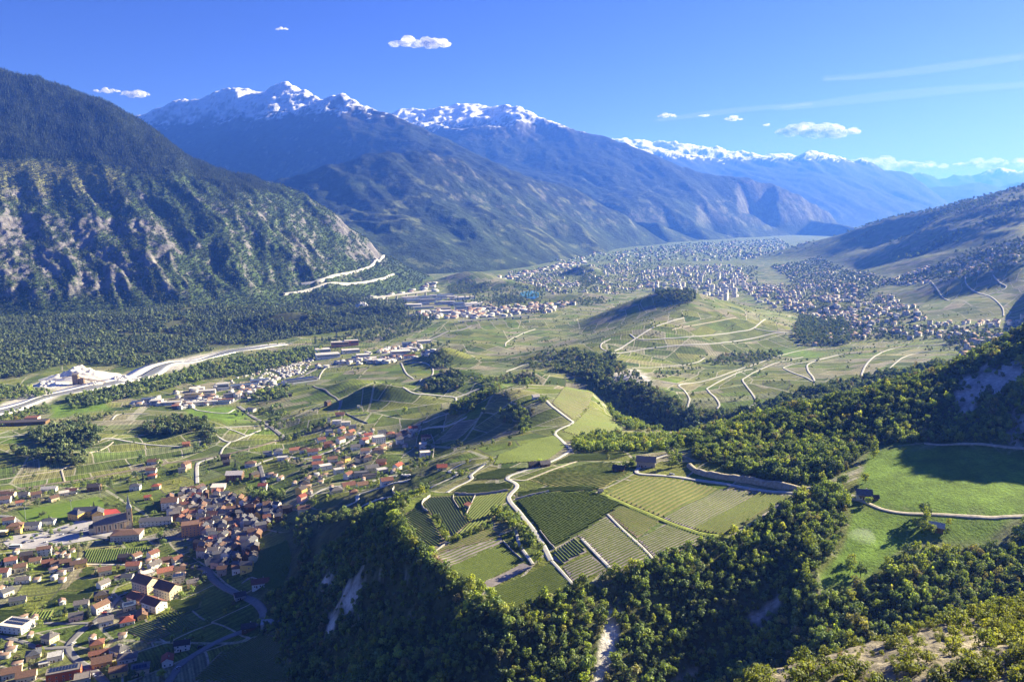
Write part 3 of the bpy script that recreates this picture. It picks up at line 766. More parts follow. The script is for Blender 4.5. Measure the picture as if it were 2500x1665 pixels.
ROADS = [  # (name, label, width, material, points in the photo)
 ('road', 'pale concrete road winding down from the white chapel over the vine spur', 3.7, M_CONC, [(1327, 972), (1343, 988), (1391, 1025), (1396, 1034), (1362, 1050), (1356, 1062), (1388, 1092), (1393, 1100), (1332, 1134), (1281, 1149), (1246, 1161), (1238, 1170), (1262, 1186), (1245, 1208), (1243, 1222), (1277, 1263), (1315, 1314), (1344, 1368)]),
 ('track', 'narrow vineyard track leaving the hairpin towards the upper wooden huts', 2.1, M_TRACK, [(1238, 1170), (1276, 1173), (1300, 1166), (1364, 1141), (1430, 1119)]),
 ('road', 'pale track curving between the vine terraces left of the hairpin', 3.4, M_CONC, [(1185, 1132), (1150, 1159), (1150, 1170), (1104, 1194), (1090, 1203)]),
 ('road', 'pale road zigzagging below the small hut with a red roof', 3.6, M_CONC, [(1150, 1124), (1102, 1146), (1099, 1152), (1116, 1159), (1073, 1180), (1050, 1192)]),
 ('road', 'pale hairpin road in the grass slope above the old village', 4.0, M_CONC, [(999, 1172), (923, 1192), (876, 1207), (870, 1224), (834, 1242), (848, 1254), (902, 1228), (957, 1215), (930, 1245), (904, 1256)]),
 ('road', 'upper village road climbing right between white houses', 4.4, M_CONC, [(600, 1141), (625, 1137), (642, 1127), (689, 1114), (720, 1118), (753, 1120), (815, 1097), (857, 1076), (874, 1059), (897, 1052)]),
 ('road', 'road passing below the white apartment house towards the vineyards', 4.0, M_CONC, [(893, 1112), (904, 1103), (923, 1090), (961, 1076), (995, 1063), (1035, 1048), (1095, 1039), (1140, 1018)]),
 ('track', 'straight pale vineyard road above the upper village', 3.2, M_CONC, [(970, 1053), (1044, 1029), (1099, 1008), (1140, 996)]),
 ('road', 'lower edge road of the upper village beside the grass slope', 4.0, M_CONC, [(720, 1235), (751, 1216), (804, 1190), (893, 1180), (950, 1163), (999, 1162)]),
 ('road', 'short straight street down to the white house with a red roof', 6.0, M_ASPH, [(634, 1136), (645, 1178)]),
 ('road', 'wide asphalt road sweeping along the foot of the wooded cliff', 6.5, M_ASPH, [(405, 1672), (425, 1645), (446, 1618), (531, 1566), (603, 1536), (637, 1518), (641, 1492), (616, 1467), (552, 1437), (518, 1412), (505, 1391), (467, 1382)]),
 ('road', 'village street bending past the parked cars and red-roofed halls', 6.5, M_ASPH, [(262, 1672), (229, 1638), (191, 1614), (170, 1590), (169, 1572), (187, 1551), (212, 1530), (244, 1508), (265, 1489), (282, 1468), (302, 1451)]),
 ('road', 'side street leaving the village street past the cream house', 4.5, M_ASPH, [(168, 1580), (96, 1581), (53, 1566), (0, 1554), (-60, 1550)]),
 ('road', 'lane leading to the white flat-roofed house with solar panels', 4.0, M_ASPH, [(223, 1521), (160, 1522), (119, 1521), (83, 1523)]),
 ('track', 'pale lane at the foot of the vine plot below the blue glass building', 2.8, M_CONC, [(204, 1377), (250, 1378), (308, 1378)]),
 ('road', 'main street turning down into the old village', 5.2, M_CONC, [(540, 1112), (527, 1116), (491, 1127), (481, 1137), (481, 1180)]),
 ('road', 'street running past the church towards the old village', 7.0, M_ASPH, [(-40, 1262), (20, 1262), (60, 1285), (120, 1296), (190, 1300), (250, 1312), (330, 1318), (400, 1312), (470, 1318)]),
 ('railway', 'railway line on a low ballast bank behind the village', 6.0, M_RAIL, [(-60, 1207), (0, 1199), (157, 1177), (316, 1149), (430, 1128), (550, 1110), (640, 1087), (700, 1069), (745, 1050)]),
 ('track', 'vineyard track curving left of the railway', 2.7, M_TRACK, [(-40, 1178), (0, 1171), (119, 1153), (149, 1147), (170, 1134)]),
 ('track', 'short straight track between two brown vine plots', 2.4, M_TRACK, [(150, 1147), (158, 1176)]),
 ('track', 'long vineyard track right of the wooded knoll', 3.2, M_CONC, [(199, 1097), (256, 1071), (321, 1079), (369, 1086), (446, 1091)]),
 ('track', 'thin track branching through the vines near the wooded knoll', 2.4, M_TRACK, [(217, 1106), (276, 1079)]),
 ('track', 'straight pale track along the top of the triangular vine plots', 2.9, M_CONC, [(511, 1045), (633, 1040)]),
 ('track', 'thin track crossing between the triangular vine plots', 2.6, M_CONC, [(553, 1045), (603, 1064)]),
 ('track', 'pale track along the lower side of the triangular vine plots', 3.4, M_CONC, [(529, 1065), (562, 1079), (603, 1064), (654, 1043)]),
 ('track', 'pale track running down from the triangular plots to the railway', 3.2, M_CONC, [(562, 1079), (545, 1094), (538, 1109)]),
 ('road', 'asphalt road from the works yards down to the level crossing', 8.0, M_ASPH, [(582, 992), (605, 1010), (624, 1022), (662, 1044), (695, 1070)]),
 ('road', 'long valley road beside the works yards', 9.0, M_ASPH, [(560, 985), (594, 967), (662, 942), (722, 925), (785, 895), (850, 880), (925, 868), (1000, 846), (1080, 815), (1150, 796)]),
 ('road', 'pale curved road ahead of the blue-roofed works hall', 3.6, M_CONC, [(470, 996), (490, 1003), (550, 1009), (572, 1000)]),
 ('track', 'pale track among the low vine hills above the river meadow', 3.2, M_CONC, [(273, 1025), (291, 1012), (363, 1010)]),
 ('track', 'pale track at the far left edge of the low vineyards', 3.2, M_CONC, [(-60, 1076), (0, 1068), (89, 1058)]),
 ('track', 'track sweeping round the small shaded vine hill', 4.0, M_ASPH, [(764, 942), (800, 958), (824, 975), (830, 993), (815, 1003), (798, 1006)]),
 ('road', 'pale road bending round the near end of the broad vine field', 3.6, M_CONC, [(778, 926), (784, 912), (797, 899), (835, 895)]),
 ('track', 'stone-walled track running down through the broad vine field', 3.6, M_CONC, [(979, 886), (992, 912), (1010, 926)]),
 ('track', 'looping track beside the wooded rock knoll', 3.2, M_CONC, [(996, 886), (1047, 891), (1056, 914), (1024, 933)]),
 ('track', 'pale vineyard road forking below the dark wooded ravine', 3.6, M_CONC, [(984, 946), (1013, 961), (1060, 965), (1111, 971), (1107, 984)]),
 ('track', 'short pale road rising from the fork towards the chapel hill', 2.5, M_CONC, [(1111, 971), (1145, 959), (1170, 950)]),
 ('track', 'road climbing through the far low vineyards to a white barn', 3.3, M_CONC, [(1234, 846), (1238, 835), (1277, 814), (1306, 804)]),
 ('track', 'pale road along the rolling vineyards beyond the chapel hill', 3.0, M_CONC, [(1234, 908), (1268, 895), (1319, 882), (1378, 874)]),
 ('road', 'hairpin at the near corner of the vineyard hill', 3.5, M_CONC, [(1488, 862), (1468, 850), (1470, 838), (1490, 828)]),
 ('road', 'lower straight road across the face of the vineyard hill', 3.5, M_CONC, [(1489, 863), (1578, 852), (1729, 840), (1882, 816), (1963, 818)]),
 ('road', 'road rising diagonally over the vineyard hill', 3.3, M_CONC, [(1500, 857), (1551, 827), (1602, 797), (1670, 776)]),
 ('road', 'middle road looping round the vineyard hill', 3.3, M_CONC, [(1551, 827), (1538, 816), (1564, 829), (1640, 826), (1708, 821), (1790, 812), (1840, 801), (1869, 780)]),
 ('track', 'upper terrace track on the vineyard hill', 2.7, M_TRACK, [(1640, 806), (1720, 790), (1797, 776)]),
 ('road', 'road joining the vineyard hill to the wooded knoll', 3.3, M_CONC, [(1840, 801), (1900, 811), (1963, 818)]),
 ('track', 'pale track at the foot of the vineyard hill', 2.7, M_CONC, [(1542, 899), (1683, 889), (1721, 874)]),
 ('road', 'hairpin road nearest the gorge in the far vineyards', 3.0, M_CONC, [(1678, 995), (1683, 973), (1672, 955), (1661, 939), (1738, 925), (1814, 899), (1925, 863), (1990, 850)]),
 ('track', 'thin track above the gorge rim in the far vineyards', 2.5, M_CONC, [(1615, 933), (1661, 939)]),
 ('road', 'second hairpin road in the far vineyards', 3.0, M_CONC, [(1751, 998), (1755, 984), (1729, 954), (1732, 945), (1797, 912), (1835, 901)]),
 ('road', 'third hairpin road in the far vineyards', 3.0, M_CONC, [(1827, 998), (1844, 976), (1814, 932), (1823, 920), (1882, 891), (1960, 872)]),
 ('road', 'fourth hairpin road in the far vineyards', 3.3, M_CONC, [(1984, 948), (1988, 929), (1971, 901), (1980, 886), (2044, 868), (2103, 861)]),
 ('road', 'link road meeting the fourth hairpin in the far vineyards', 2.7, M_CONC, [(1984, 931), (1920, 903), (1920, 895), (1988, 880), (2044, 867)]),
 ('road', 'long road along the top of the far vineyards at the right', 3.5, M_CONC, [(2099, 926), (2120, 884), (2162, 857), (2222, 846), (2392, 838), (2540, 828)]),
 ('track', 'short curved track behind the wooded hill at the right', 2.7, M_CONC, [(2171, 900), (2213, 870), (2264, 859), (2396, 848)]),
 ('road', 'road descending the distant vineyard slope left of the ravine', 3.5, M_CONC, [(2230, 672), (2256, 687), (2286, 704), (2320, 734)]),
 ('road', 'winding road on the distant vineyard slope at the right', 3.5, M_CONC, [(2356, 675), (2360, 695), (2392, 717), (2443, 746), (2451, 772)]),
 ('road', 'upper loop of the winding road on the distant vineyard slope', 3.5, M_CONC, [(2424, 672), (2440, 690), (2455, 704), (2396, 725)]),
 ('road', 'road past the stone house below the wooded hill', 3.2, M_CONC, [(1640, 1108), (1615, 1115), (1580, 1130), (1556, 1156), (1661, 1166), (1797, 1187), (1971, 1208), (2040, 1212)]),
 ('track', 'pale track from the chalet across the bright meadow', 2.7, M_TRACK, [(2040, 1208), (2073, 1217), (2110, 1226), (2162, 1246), (2239, 1255), (2400, 1263), (2540, 1257)]),
 ('track', 'thin track along the upper edge of the shaded meadow', 2.4, M_TRACK, [(2256, 1083), (2380, 1084), (2540, 1096)]),
 ('grass_track', 'bright grass track between the upper and lower vine plots', 4.0, M_GRASS, [(1462, 1203), (1500, 1221), (1585, 1257), (1691, 1298), (1780, 1313)]),
 ('track', 'pale track round the right-hand end of the vine plots', 1.6, M_TRACK, [(1780, 1313), (1812, 1293), (1869, 1255), (1905, 1232)]),
 ('track', 'stone path between the grey and the dark vine plots', 1.8, M_CONC, [(1483, 1256), (1540, 1312), (1603, 1376)]),
 ('track', 'stone path with rubble left of the dark vine plot', 2.1, M_CONC, [(1420, 1316), (1460, 1358), (1496, 1397)]),
 ('track', 'stone path from the road end to the spur edge', 2.1, M_CONC, [(1346, 1370), (1372, 1398), (1398, 1428)]),
 ('track', 'low track hidden behind the hedge on the spur', 2.1, M_CONC, [(1258, 1288), (1268, 1330), (1290, 1362), (1300, 1378)]),
]
SMOOTH_ROADS = []
for nm, lab, w_, m_, pts in ROADS:
    xy = hits(pts)
    ok = [xy[0]]
    for p in xy[1:]:
        if abs(p[1] - ok[-1][1]) < .35 * ok[-1][1] + 60: ok.append(p)
    step = max(2.0, ok[0][1] * .004)
    c = catmull(ok, step)
    SMOOTH_ROADS.append((c, w_))
    add_obj(nm, strip_mesh(nm, c, w_, m_, extra=len(SMOOTH_ROADS) * .004), kind='structure', label=lab)
ROADPTS = np.concatenate([c for c, w in SMOOTH_ROADS]); ROADW = np.concatenate([np.full(len(c), w) for c, w in SMOOTH_ROADS])
def off_road(x, y, margin):
    x = np.atleast_1d(x); y = np.atleast_1d(y); out = np.ones(len(x), bool)
    for i in range(0, len(x), 4000):
        d = np.hypot(x[i:i + 4000, None] - ROADPTS[None, :, 0], y[i:i + 4000, None] - ROADPTS[None, :, 1]) - ROADW[None] / 2
        out[i:i + 4000] = d.min(1) > margin
    return out

def sheet_mesh(name, xy, mat_, step, extra=0.0, attr=None):
    """flat-lying patch over the ground inside the outline xy"""
    b = []
    for (x0, y0), (x1, y1) in zip(xy, xy[1:] + xy[:1]):
        n = max(1, int(math.hypot(x1 - x0, y1 - y0) / step))
        b += [(x0 + (x1 - x0) * k / n, y0 + (y1 - y0) * k / n) for k in range(n)]
    a = np.array(xy); gx, gy = np.meshgrid(np.arange(a[:, 0].min(), a[:, 0].max(), step), np.arange(a[:, 1].min(), a[:, 1].max(), step))
    gx, gy = gx.ravel(), gy.ravel(); k = inpoly(gx, gy, xy)
    vv = [Vector(p) for p in b] + [Vector((p, q)) for p, q in zip(gx[k], gy[k])]
    n = len(b)
    ov, oe, of, *_ = mgeo.delaunay_2d_cdt(vv, [(i, (i + 1) % n) for i in range(n)], [list(range(n))], 1, 1e-4)
    V = np.array([(v[0], v[1]) for v in ov])
    z = ground_z(V[:, 0], V[:, 1]) + lift(V[:, 1]) * .55 + extra
    fs = [f if mgeo.normal(*[Vector((ov[i][0], ov[i][1], 0)) for i in f[:3]]).z > 0 else f[::-1] for f in of if len(f) > 2]
    return new_mesh(name, np.column_stack([V, z]), fs, [mat_])

# river: gravel bed with grey water
def water_mat(t):
    n = t.noise(t.pos(), .25, 4, .6)
    t.bsdf(t.ramp(n, [(.3, (.21, .22, .23)), (.7, (.29, .29, .28))]), .22, t.bump(n, .1, .3), .5)
M_WATER = mat('river_water', water_mat)
M_GRAV = pave('river_gravel', (.78, .75, .70), .28)
up_ = hits([(300, 930), (345, 917), (378, 897), (415, 886), (460, 884), (505, 872), (560, 858), (600, 853), (650, 845), (700, 840)])
dn_ = hits([(-160, 1028), (0, 1003), (60, 986), (110, 968), (160, 957), (220, 945), (300, 928)])
add_obj('gravel_bar', strip_mesh('gravel_bar', catmull(up_, 15), 95, M_GRAV, .0, wfun=lambda s: .75 - .5 * s + .22 * np.sin(s * 9)), kind='structure', label='pale gravel bed of the river above the gravel works')
add_obj('gravel_bar', strip_mesh('gravel_bar', catmull(dn_, 12), 80, M_GRAV, .0, wfun=lambda s: .75 + .3 * np.sin(s * 9)), kind='structure', label='pale gravel bed of the river below the gravel works')
add_obj('river', strip_mesh('river', catmull([(x + 14, y + 9) for x, y in up_], 12), 30, M_WATER, .15, wfun=lambda s: .8 + .4 * np.sin(s * 11)), kind='structure', label='grey river water above the gravel works')
add_obj('river', strip_mesh('river', catmull([(x + 6, y - 12) for x, y in dn_], 12), 34, M_WATER, .15, wfun=lambda s: .9 + .35 * np.sin(s * 8 + 1)), kind='structure', label='grey river water at the left edge of the plain')
def lake_mat(t):
    n = t.noise(t.pos(), .05, 3, .5)
    t.bsdf(t.ramp(n, [(.3, (.05, .22, .40)), (.7, (.07, .30, .48))]), .15, None, .5)
lk = hits([(1270, 716), (1282, 712), (1300, 711), (1316, 716), (1318, 724), (1305, 731), (1288, 729), (1274, 723)])
add_obj('lake', sheet_mesh('lake', lk, mat('lake_water', lake_mat), 25, 1.0), kind='structure', label='small bright blue lake before the town')

# vine plots with standing rows
def vine_leaf(t):
    p = t.pos(); n = t.noise(p, 1.2, 4, .65)
    c = t.ramp(n, [(.3, (.07, .105, .022)), (.55, (.13, .175, .036)), (.75, (.21, .24, .06))])
    t.bsdf(c, .8, t.bump(t.noise(p, 5, 3, .6), .6, .2), .15)
M_VINE = mat('vine_leaves', vine_leaf)
def soil(name, c, g=.25): return pave(name, c, g)
S_GREY, S_GREEN, S_LIME, S_BROWN, S_DARK, S_OLIVE = soil('plot_grey', (.28, .245, .23)), soil('plot_green', (.115, .145, .035)), soil('plot_lime', (.25, .235, .085)), soil('plot_brown', (.215, .175, .115)), soil('plot_dark', (.06, .085, .026)), soil('plot_olive', (.19, .185, .07))

def vine_rows(name, xy, direction, gap, width, height, parent, seg=2.2):
    height *= .72
    d = np.array(direction, float); d /= np.linalg.norm(d); nn = np.array([-d[1], d[0]])
    a = np.array(xy); pn, pd = a @ nn, a @ d
    V, F, base = [], [], 0
    for off in np.arange(pn.min() + gap / 2, pn.max(), gap):
        ts = np.arange(pd.min(), pd.max(), seg)
        pts = ts[:, None] * d + off * nn
        pts = pts + nn * rng.normal(0, .05, (len(ts), 1))
        ok = inpoly(pts[:, 0], pts[:, 1], xy)
        i = 0
        while i < len(ok):
            if not ok[i]: i += 1; continue
            j = i
            while j < len(ok) and ok[j]: j += 1
            if j - i >= 3:
                q = pts[i:j]; z = ground_z(q[:, 0], q[:, 1]) + lift(q[:, 1]) * .5
                m = j - i
                h = height * (1 + rng.normal(0, .09, m)); w = width * (1 + rng.normal(0, .12, m)) / 2
                for side, hh in ((-1, 0), (-.75, 1), (.75, 1), (1, 0)):
                    V.append(np.column_stack([q + nn * (w * side)[:, None], z + (h if hh else -.1)]))
                g = np.arange(m)
                for k in range(3):
                    b0, b1 = base + k * m, base + (k + 1) * m
                    F.append(np.stack([b0 + g[:-1], b0 + g[1:], b1 + g[1:], b1 + g[:-1]], 1))
                base += 4 * m
            i = j
    if not V: return None
    me = new_mesh(name, np.concatenate(V), np.concatenate(F), [M_VINE])
    return add_obj(name, me, parent, kind='stuff')

PLOTS = [  # label, ground, outline, row direction (two photo points), gap, width, height
 ('dark green vine plot right of the concrete road on the spur', S_DARK, [(1261, 1221), (1326, 1205), (1450, 1201), (1467, 1209), (1518, 1232), (1482, 1258), (1405, 1306), (1354, 1336), (1318, 1294)], (1300, 1240, 1420, 1290), 1.8, .75, 1.4),
 ('yellow-striped vine plot below the stone house', S_LIME, [(1475, 1206), (1558, 1165), (1690, 1176), (1752, 1193), (1617, 1264)], (1505, 1216, 1581, 1180), 4.2, 1.1, 1.2),
 ('grey vine plot in the middle of the upper terrace', S_GREY, [(1619, 1265), (1756, 1194), (1850, 1202), (1690, 1293)], (1640, 1262, 1730, 1216), 2.2, .6, 1.0),
 ('green vine plot at the right-hand end of the upper terrace', S_OLIVE, [(1693, 1293), (1853, 1203), (1930, 1212), (1876, 1240), (1800, 1288), (1772, 1306)], (1715, 1290, 1800, 1243), 2.2, .8, 1.2),
 ('grey-brown vine plot below the bright grass track', S_BROWN, [(1486, 1254), (1526, 1234), (1613, 1271), (1556, 1314)], (1500, 1262, 1560, 1236), 2.0, .6, 1.0),
 ('pale grey vine plot above the wooded spur edge', S_GREY, [(1557, 1318), (1624, 1279), (1748, 1314), (1740, 1328), (1607, 1371)], (1570, 1330, 1660, 1290), 2.1, .6, 1.0),
 ('dark blue-grey vine plot with wide rows left of the stone path', S_GREY, [(1480, 1261), (1600, 1373), (1513, 1401), (1498, 1396), (1424, 1318), (1409, 1307)], (1450, 1330, 1520, 1300), 2.4, .65, 1.1),
 ('small vine plot with steep rows by the road end', S_GREY, [(1355, 1344), (1403, 1311), (1433, 1347), (1402, 1362), (1375, 1378), (1350, 1366)], (1360, 1345, 1390, 1375), 2.2, .8, 1.1),
 ('low vine plot with wide rows at the right spur edge', S_GREY, [(1374, 1384), (1440, 1352), (1482, 1391), (1400, 1423)], (1390, 1400, 1450, 1372), 2.3, .65, 1.0),
 ('large green vine plot at the tip of the spur', S_GREEN, [(1186, 1446), (1343, 1375), (1395, 1430), (1353, 1449), (1237, 1496), (1213, 1458)], (1220, 1460, 1340, 1405), 1.7, .7, 1.0),
 ('green vine plot left of the hedge on the spur', S_GREEN, [(1094, 1386), (1226, 1329), (1275, 1371), (1168, 1427), (1138, 1431), (1121, 1411)], (1130, 1400, 1240, 1350), 1.7, .7, .9),
 ('bare grey strip between the two green vine plots', S_GREY, [(1170, 1428), (1277, 1374), (1298, 1383), (1182, 1444)], None, 0, 0, 0),
 ('striped blue-grey plot below the curved hedge', S_GREY, [(1058, 1354), (1224, 1313), (1227, 1324), (1090, 1384)], (1080, 1370, 1200, 1322), 3.2, .9, .7),
 ('shaded plot directly under the curved hedge', S_BROWN, [(1092, 1329), (1204, 1288), (1223, 1311), (1058, 1352)], (1080, 1345, 1190, 1305), 2.0, .5, .8),
 ('rounded vine plot inside the curved stone wall', S_BROWN, [(1033, 1228), (1051, 1213), (1106, 1211), (1119, 1242), (1149, 1273), (1107, 1309), (1095, 1298), (1070, 1270), (1047, 1252)], (1060, 1225, 1100, 1290), 1.9, .5, .8),
 ('small olive plot between two stone paths', S_OLIVE, [(1108, 1212), (1157, 1212), (1138, 1253), (1121, 1240)], (1115, 1220, 1130, 1245), 2.2, .7, .9),
 ('vine plot left of the concrete road, partly in shade', S_OLIVE, [(1160, 1212), (1241, 1201), (1232, 1222), (1222, 1245), (1206, 1263), (1180, 1280), (1110, 1308), (1151, 1274), (1140, 1255)], (1150, 1285, 1220, 1215), 2.2, .6, .9),
 ('brown plot with tree shadows at the left edge of the spur', S_BROWN, [(962, 1276), (1014, 1240), (1030, 1233), (1055, 1270), (1086, 1322), (1049, 1348), (1016, 1316), (1008, 1292)], (980, 1275, 1060, 1330), 2.2, .5, .8),
 ('pale plot on the terrace below the road hairpin', S_OLIVE, [(1103, 1203), (1135, 1184), (1258, 1181), (1244, 1196), (1160, 1206)], (1120, 1200, 1240, 1190), 2.4, .7, .9),
 ('long pale plot directly above the dark green plot', S_OLIVE, [(1258, 1203), (1330, 1190), (1450, 1184), (1462, 1193), (1448, 1198), (1328, 1201), (1262, 1216)], (1280, 1203, 1420, 1193), 2.2, .7, .9),
 ('vine plot beside the lane below the blue glass building', S_OLIVE, [(208, 1341), (362, 1334), (366, 1350), (281, 1376), (206, 1374)], (225, 1343, 212, 1372), 2.4, .9, 1.2),
 ('small striped vine plot above the white solar house', S_LIME, [(70, 1508), (82, 1492), (132, 1488), (124, 1517)], (86, 1495, 76, 1510), 2.6, 1.0, 1.2),
 ('shaded vine plot above the white solar house at the left', S_OLIVE, [(-40, 1488), (66, 1487), (54, 1512), (-40, 1524)], (-20, 1500, 50, 1500), 2.4, .9, 1.2),
 ('striped vine plot right of the houses near the cliff road', S_OLIVE, [(382, 1504), (425, 1491), (480, 1519), (484, 1529), (422, 1545)], (395, 1505, 440, 1540), 2.4, .9, 1.2),
 ('bare olive plot below the bright red hip roof', S_BROWN, [(306, 1536), (381, 1511), (417, 1546), (358, 1573)], (320, 1535, 380, 1560), 2.2, .5, .8),
 ('vine plot right of the two cream apartment blocks', S_OLIVE, [(405, 1465), (497, 1457), (489, 1481), (445, 1501), (418, 1488)], (420, 1475, 480, 1465), 2.4, .8, 1.1),
 ('vine plot below the house with brown roof and yellow wall', S_BROWN, [(186, 1410), (206, 1384), (236, 1384), (226, 1408)], (196, 1395, 228, 1390), 2.4, .7, 1.0),
 ('vine plot in the middle of the lower village', S_OLIVE, [(156, 1443), (182, 1416), (247, 1412), (224, 1441)], (175, 1430, 230, 1420), 2.4, .7, 1.0),
 ('wide vine plot between the two lower village lanes', S_OLIVE, [(146, 1451), (230, 1447), (215, 1467), (100, 1478)], (150, 1462, 220, 1455), 2.4, .7, 1.0),
 ('shaded vine plot below the old village', S_GREEN, [(632, 1345), (700, 1318), (712, 1360), (690, 1440), (640, 1440), (610, 1415)], (640, 1420, 690, 1350), 2.4, .8, 1.1),
 ('dark shaded vine plot along the cliff road', S_BROWN, [(470, 1660), (540, 1590), (640, 1545), (700, 1560), (720, 1660)], (520, 1640, 660, 1570), 2.6, .6, 1.0),
 ('wide pale plot above the hairpin beside the two huts', S_LIME, [(1292, 1172), (1350, 1152), (1440, 1130), (1500, 1128), (1540, 1150), (1472, 1194), (1335, 1186)], (1330, 1175, 1480, 1150), 3.2, .9, .9),
 ('narrow plot inside the hairpin of the spur road', S_OLIVE, [(1160, 1160), (1228, 1142), (1290, 1142), (1240, 1158), (1230, 1170), (1158, 1172)], (1180, 1160, 1270, 1148), 2.3, .7, .8),
 ('olive plot between the huts and the tree belt', S_OLIVE, [(1345, 1136), (1398, 1108), (1540, 1110), (1500, 1122), (1420, 1126)], (1400, 1120, 1500, 1115), 2.4, .7, .8),
 ('sloping plot left of the spur road below the chapel hill', S_GREEN, [(1215, 1112), (1300, 1076), (1352, 1064), (1380, 1090), (1330, 1126), (1205, 1134)], (1250, 1110, 1350, 1085), 3.2, .9, .9),
 ('olive plot right of the chapel road', S_OLIVE, [(1400, 1034), (1440, 990), (1495, 1022), (1525, 1050), (1420, 1066), (1372, 1054)], (1400, 1045, 1490, 1030), 3.8, 1.2, 1.0),
 ('pale plot on the crown of the chapel hill', S_BROWN, [(1348, 986), (1372, 950), (1436, 952), (1468, 976), (1438, 988), (1398, 1024)], (1370, 980, 1440, 965), 3.8, 1.2, 1.0),
 ('small steep vine plot under the wooded cliff', S_GREEN, [(870, 1600), (935, 1545), (958, 1570), (955, 1640), (900, 1665), (840, 1665)], (890, 1640, 940, 1560), 2.2, .8, 1.0),
]
PLOT_XY = []
for k, (lab, ms, pts, dr, gap, w_, h_) in enumerate(PLOTS):
    xy = hits(pts); PLOT_XY.append(xy)
    o = add_obj('vineyard_plot', sheet_mesh('vineyard_plot', xy, ms, 3.0, .01 * (k % 5)), label=lab, category='vineyard', group='vine plots')
    if dr:
        (ax, ay), (bx, by) = hit(dr[0], dr[1]), hit(dr[2], dr[3])
        vine_rows('vine_rows', xy, (bx - ax, by - ay), gap, w_, h_, o)

# football pitch, red court, paved square
def grass_mat(t):
    p = t.pos(); n = t.noise(p, .2, 4, .6)
    t.bsdf(t.ramp(n, [(.3, (.10, .17, .025)), (.7, (.15, .22, .035))]), .95, None, .1)
add_obj('sports_field', sheet_mesh('sports_field', hits([(45, 1248), (240, 1213), (262, 1238), (205, 1258), (70, 1274)]), mat('pitch_grass', grass_mat), 5, .12), kind='structure', label='mown football pitch behind the yellow school')
add_obj('sports_court', sheet_mesh('sports_court', hits([(240, 1245), (284, 1242), (296, 1252), (252, 1261)]), pave('red_court', (.42, .075, .065)), 4, .16), kind='structure', label='red sports court behind the church')
add_obj('square', sheet_mesh('square', hits([(8, 1325), (30, 1308), (100, 1300), (185, 1272), (262, 1268), (290, 1282), (300, 1304), (250, 1314), (200, 1322), (130, 1334), (60, 1341), (25, 1339)]), pave('square_paving', (.42, .40, .40)), 4, .10), kind='structure', label='pale paved square and car park by the church')
# ---------------------------------------------------------------- trees
def foliage_mat(name, stops, trans=.38, gloss=.045):
    def f(t):
        oi = t.node('ShaderNodeObjectInfo')
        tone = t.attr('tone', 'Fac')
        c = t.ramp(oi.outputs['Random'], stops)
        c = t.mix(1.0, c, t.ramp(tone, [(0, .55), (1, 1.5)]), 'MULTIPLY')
        n = t.noise(t.pos(), .03, 3, .6)
        c = t.mix(1.0, c, t.ramp(n, [(.3, .75), (.7, 1.25)]), 'MULTIPLY')
        d = t.node('ShaderNodeBsdfDiffuse'); t.link(c, d.inputs[0])
        tr = t.node('ShaderNodeBsdfTranslucent')
        t.link(t.mix(1.0, c, (1.35, 1.3, .5), 'MULTIPLY'), tr.inputs[0])
        mx = t.node('ShaderNodeMixShader'); mx.inputs[0].default_value = trans
        t.link(d.outputs[0], mx.inputs[1]); t.link(tr.outputs[0], mx.inputs[2]); gl = t.node('ShaderNodeBsdfGlossy'); gl.inputs['Roughness'].default_value = .75; gl.inputs['Color'].default_value = (.9, .95, 1, 1)
        m3 = t.node('ShaderNodeMixShader'); m3.inputs[0].default_value = gloss; t.link(mx.outputs[0], m3.inputs[1]); t.link(gl.outputs[0], m3.inputs[2]); t.link(m3.outputs[0], t.out.inputs['Surface'])
    return mat(name, f)
M_BROAD = foliage_mat('leaves_broad', [(0, (0.107, 0.165, 0.042)), (.3, (0.165, 0.234, 0.051)), (.55, (0.234, 0.312, 0.063)), (.75, (0.126, 0.185, 0.058)), (.9, (0.371, 0.458, 0.068)), (1.0, (0.291, 0.243, 0.107))])
M_SPRING = foliage_mat('leaves_spring', [(0, (0.188, 0.237, 0.037)), (.5, (0.263, 0.325, 0.044)), (1, (0.338, 0.362, 0.062))], .45)
M_DARKL = foliage_mat('leaves_dark', [(0, (0.078, 0.126, 0.042)), (.5, (0.117, 0.165, 0.048)), (.8, (0.165, 0.204, 0.058)), (1, (0.214, 0.185, 0.098))])
M_SCRUB = foliage_mat('leaves_scrub', [(0, (.13, .165, .03)), (.35, (.20, .235, .036)), (.65, (.27, .29, .05)), (.9, (.17, .20, .04)), (.97, (.17, .19, .05)), (1, (.26, .14, .08))], .42)
M_CONIF = foliage_mat('needles', [(0, (0.025, 0.043, 0.022)), (.6, (0.043, 0.065, 0.027)), (1, (0.069, 0.094, 0.035))], .1)
M_FARB = foliage_mat('leaves_far', [(0, (0.074, 0.116, 0.036)), (.5, (0.116, 0.165, 0.043)), (.85, (0.165, 0.214, 0.056)), (1, (0.214, 0.239, 0.083))], .25)
M_FARM = foliage_mat('leaves_pfyn', [(0, (0.053, 0.083, 0.036)), (.6, (0.074, 0.109, 0.041)), (1, (0.124, 0.165, 0.053))], .15)
M_SLOPE = foliage_mat('leaves_slope', [(0, (.045, .066, .028)), (.5, (.062, .090, .032)), (.85, (.085, .115, .038)), (1, (.11, .125, .05))], .2)
M_BARK = simple('bark', (.10, .075, .055), .95, .3, 3)

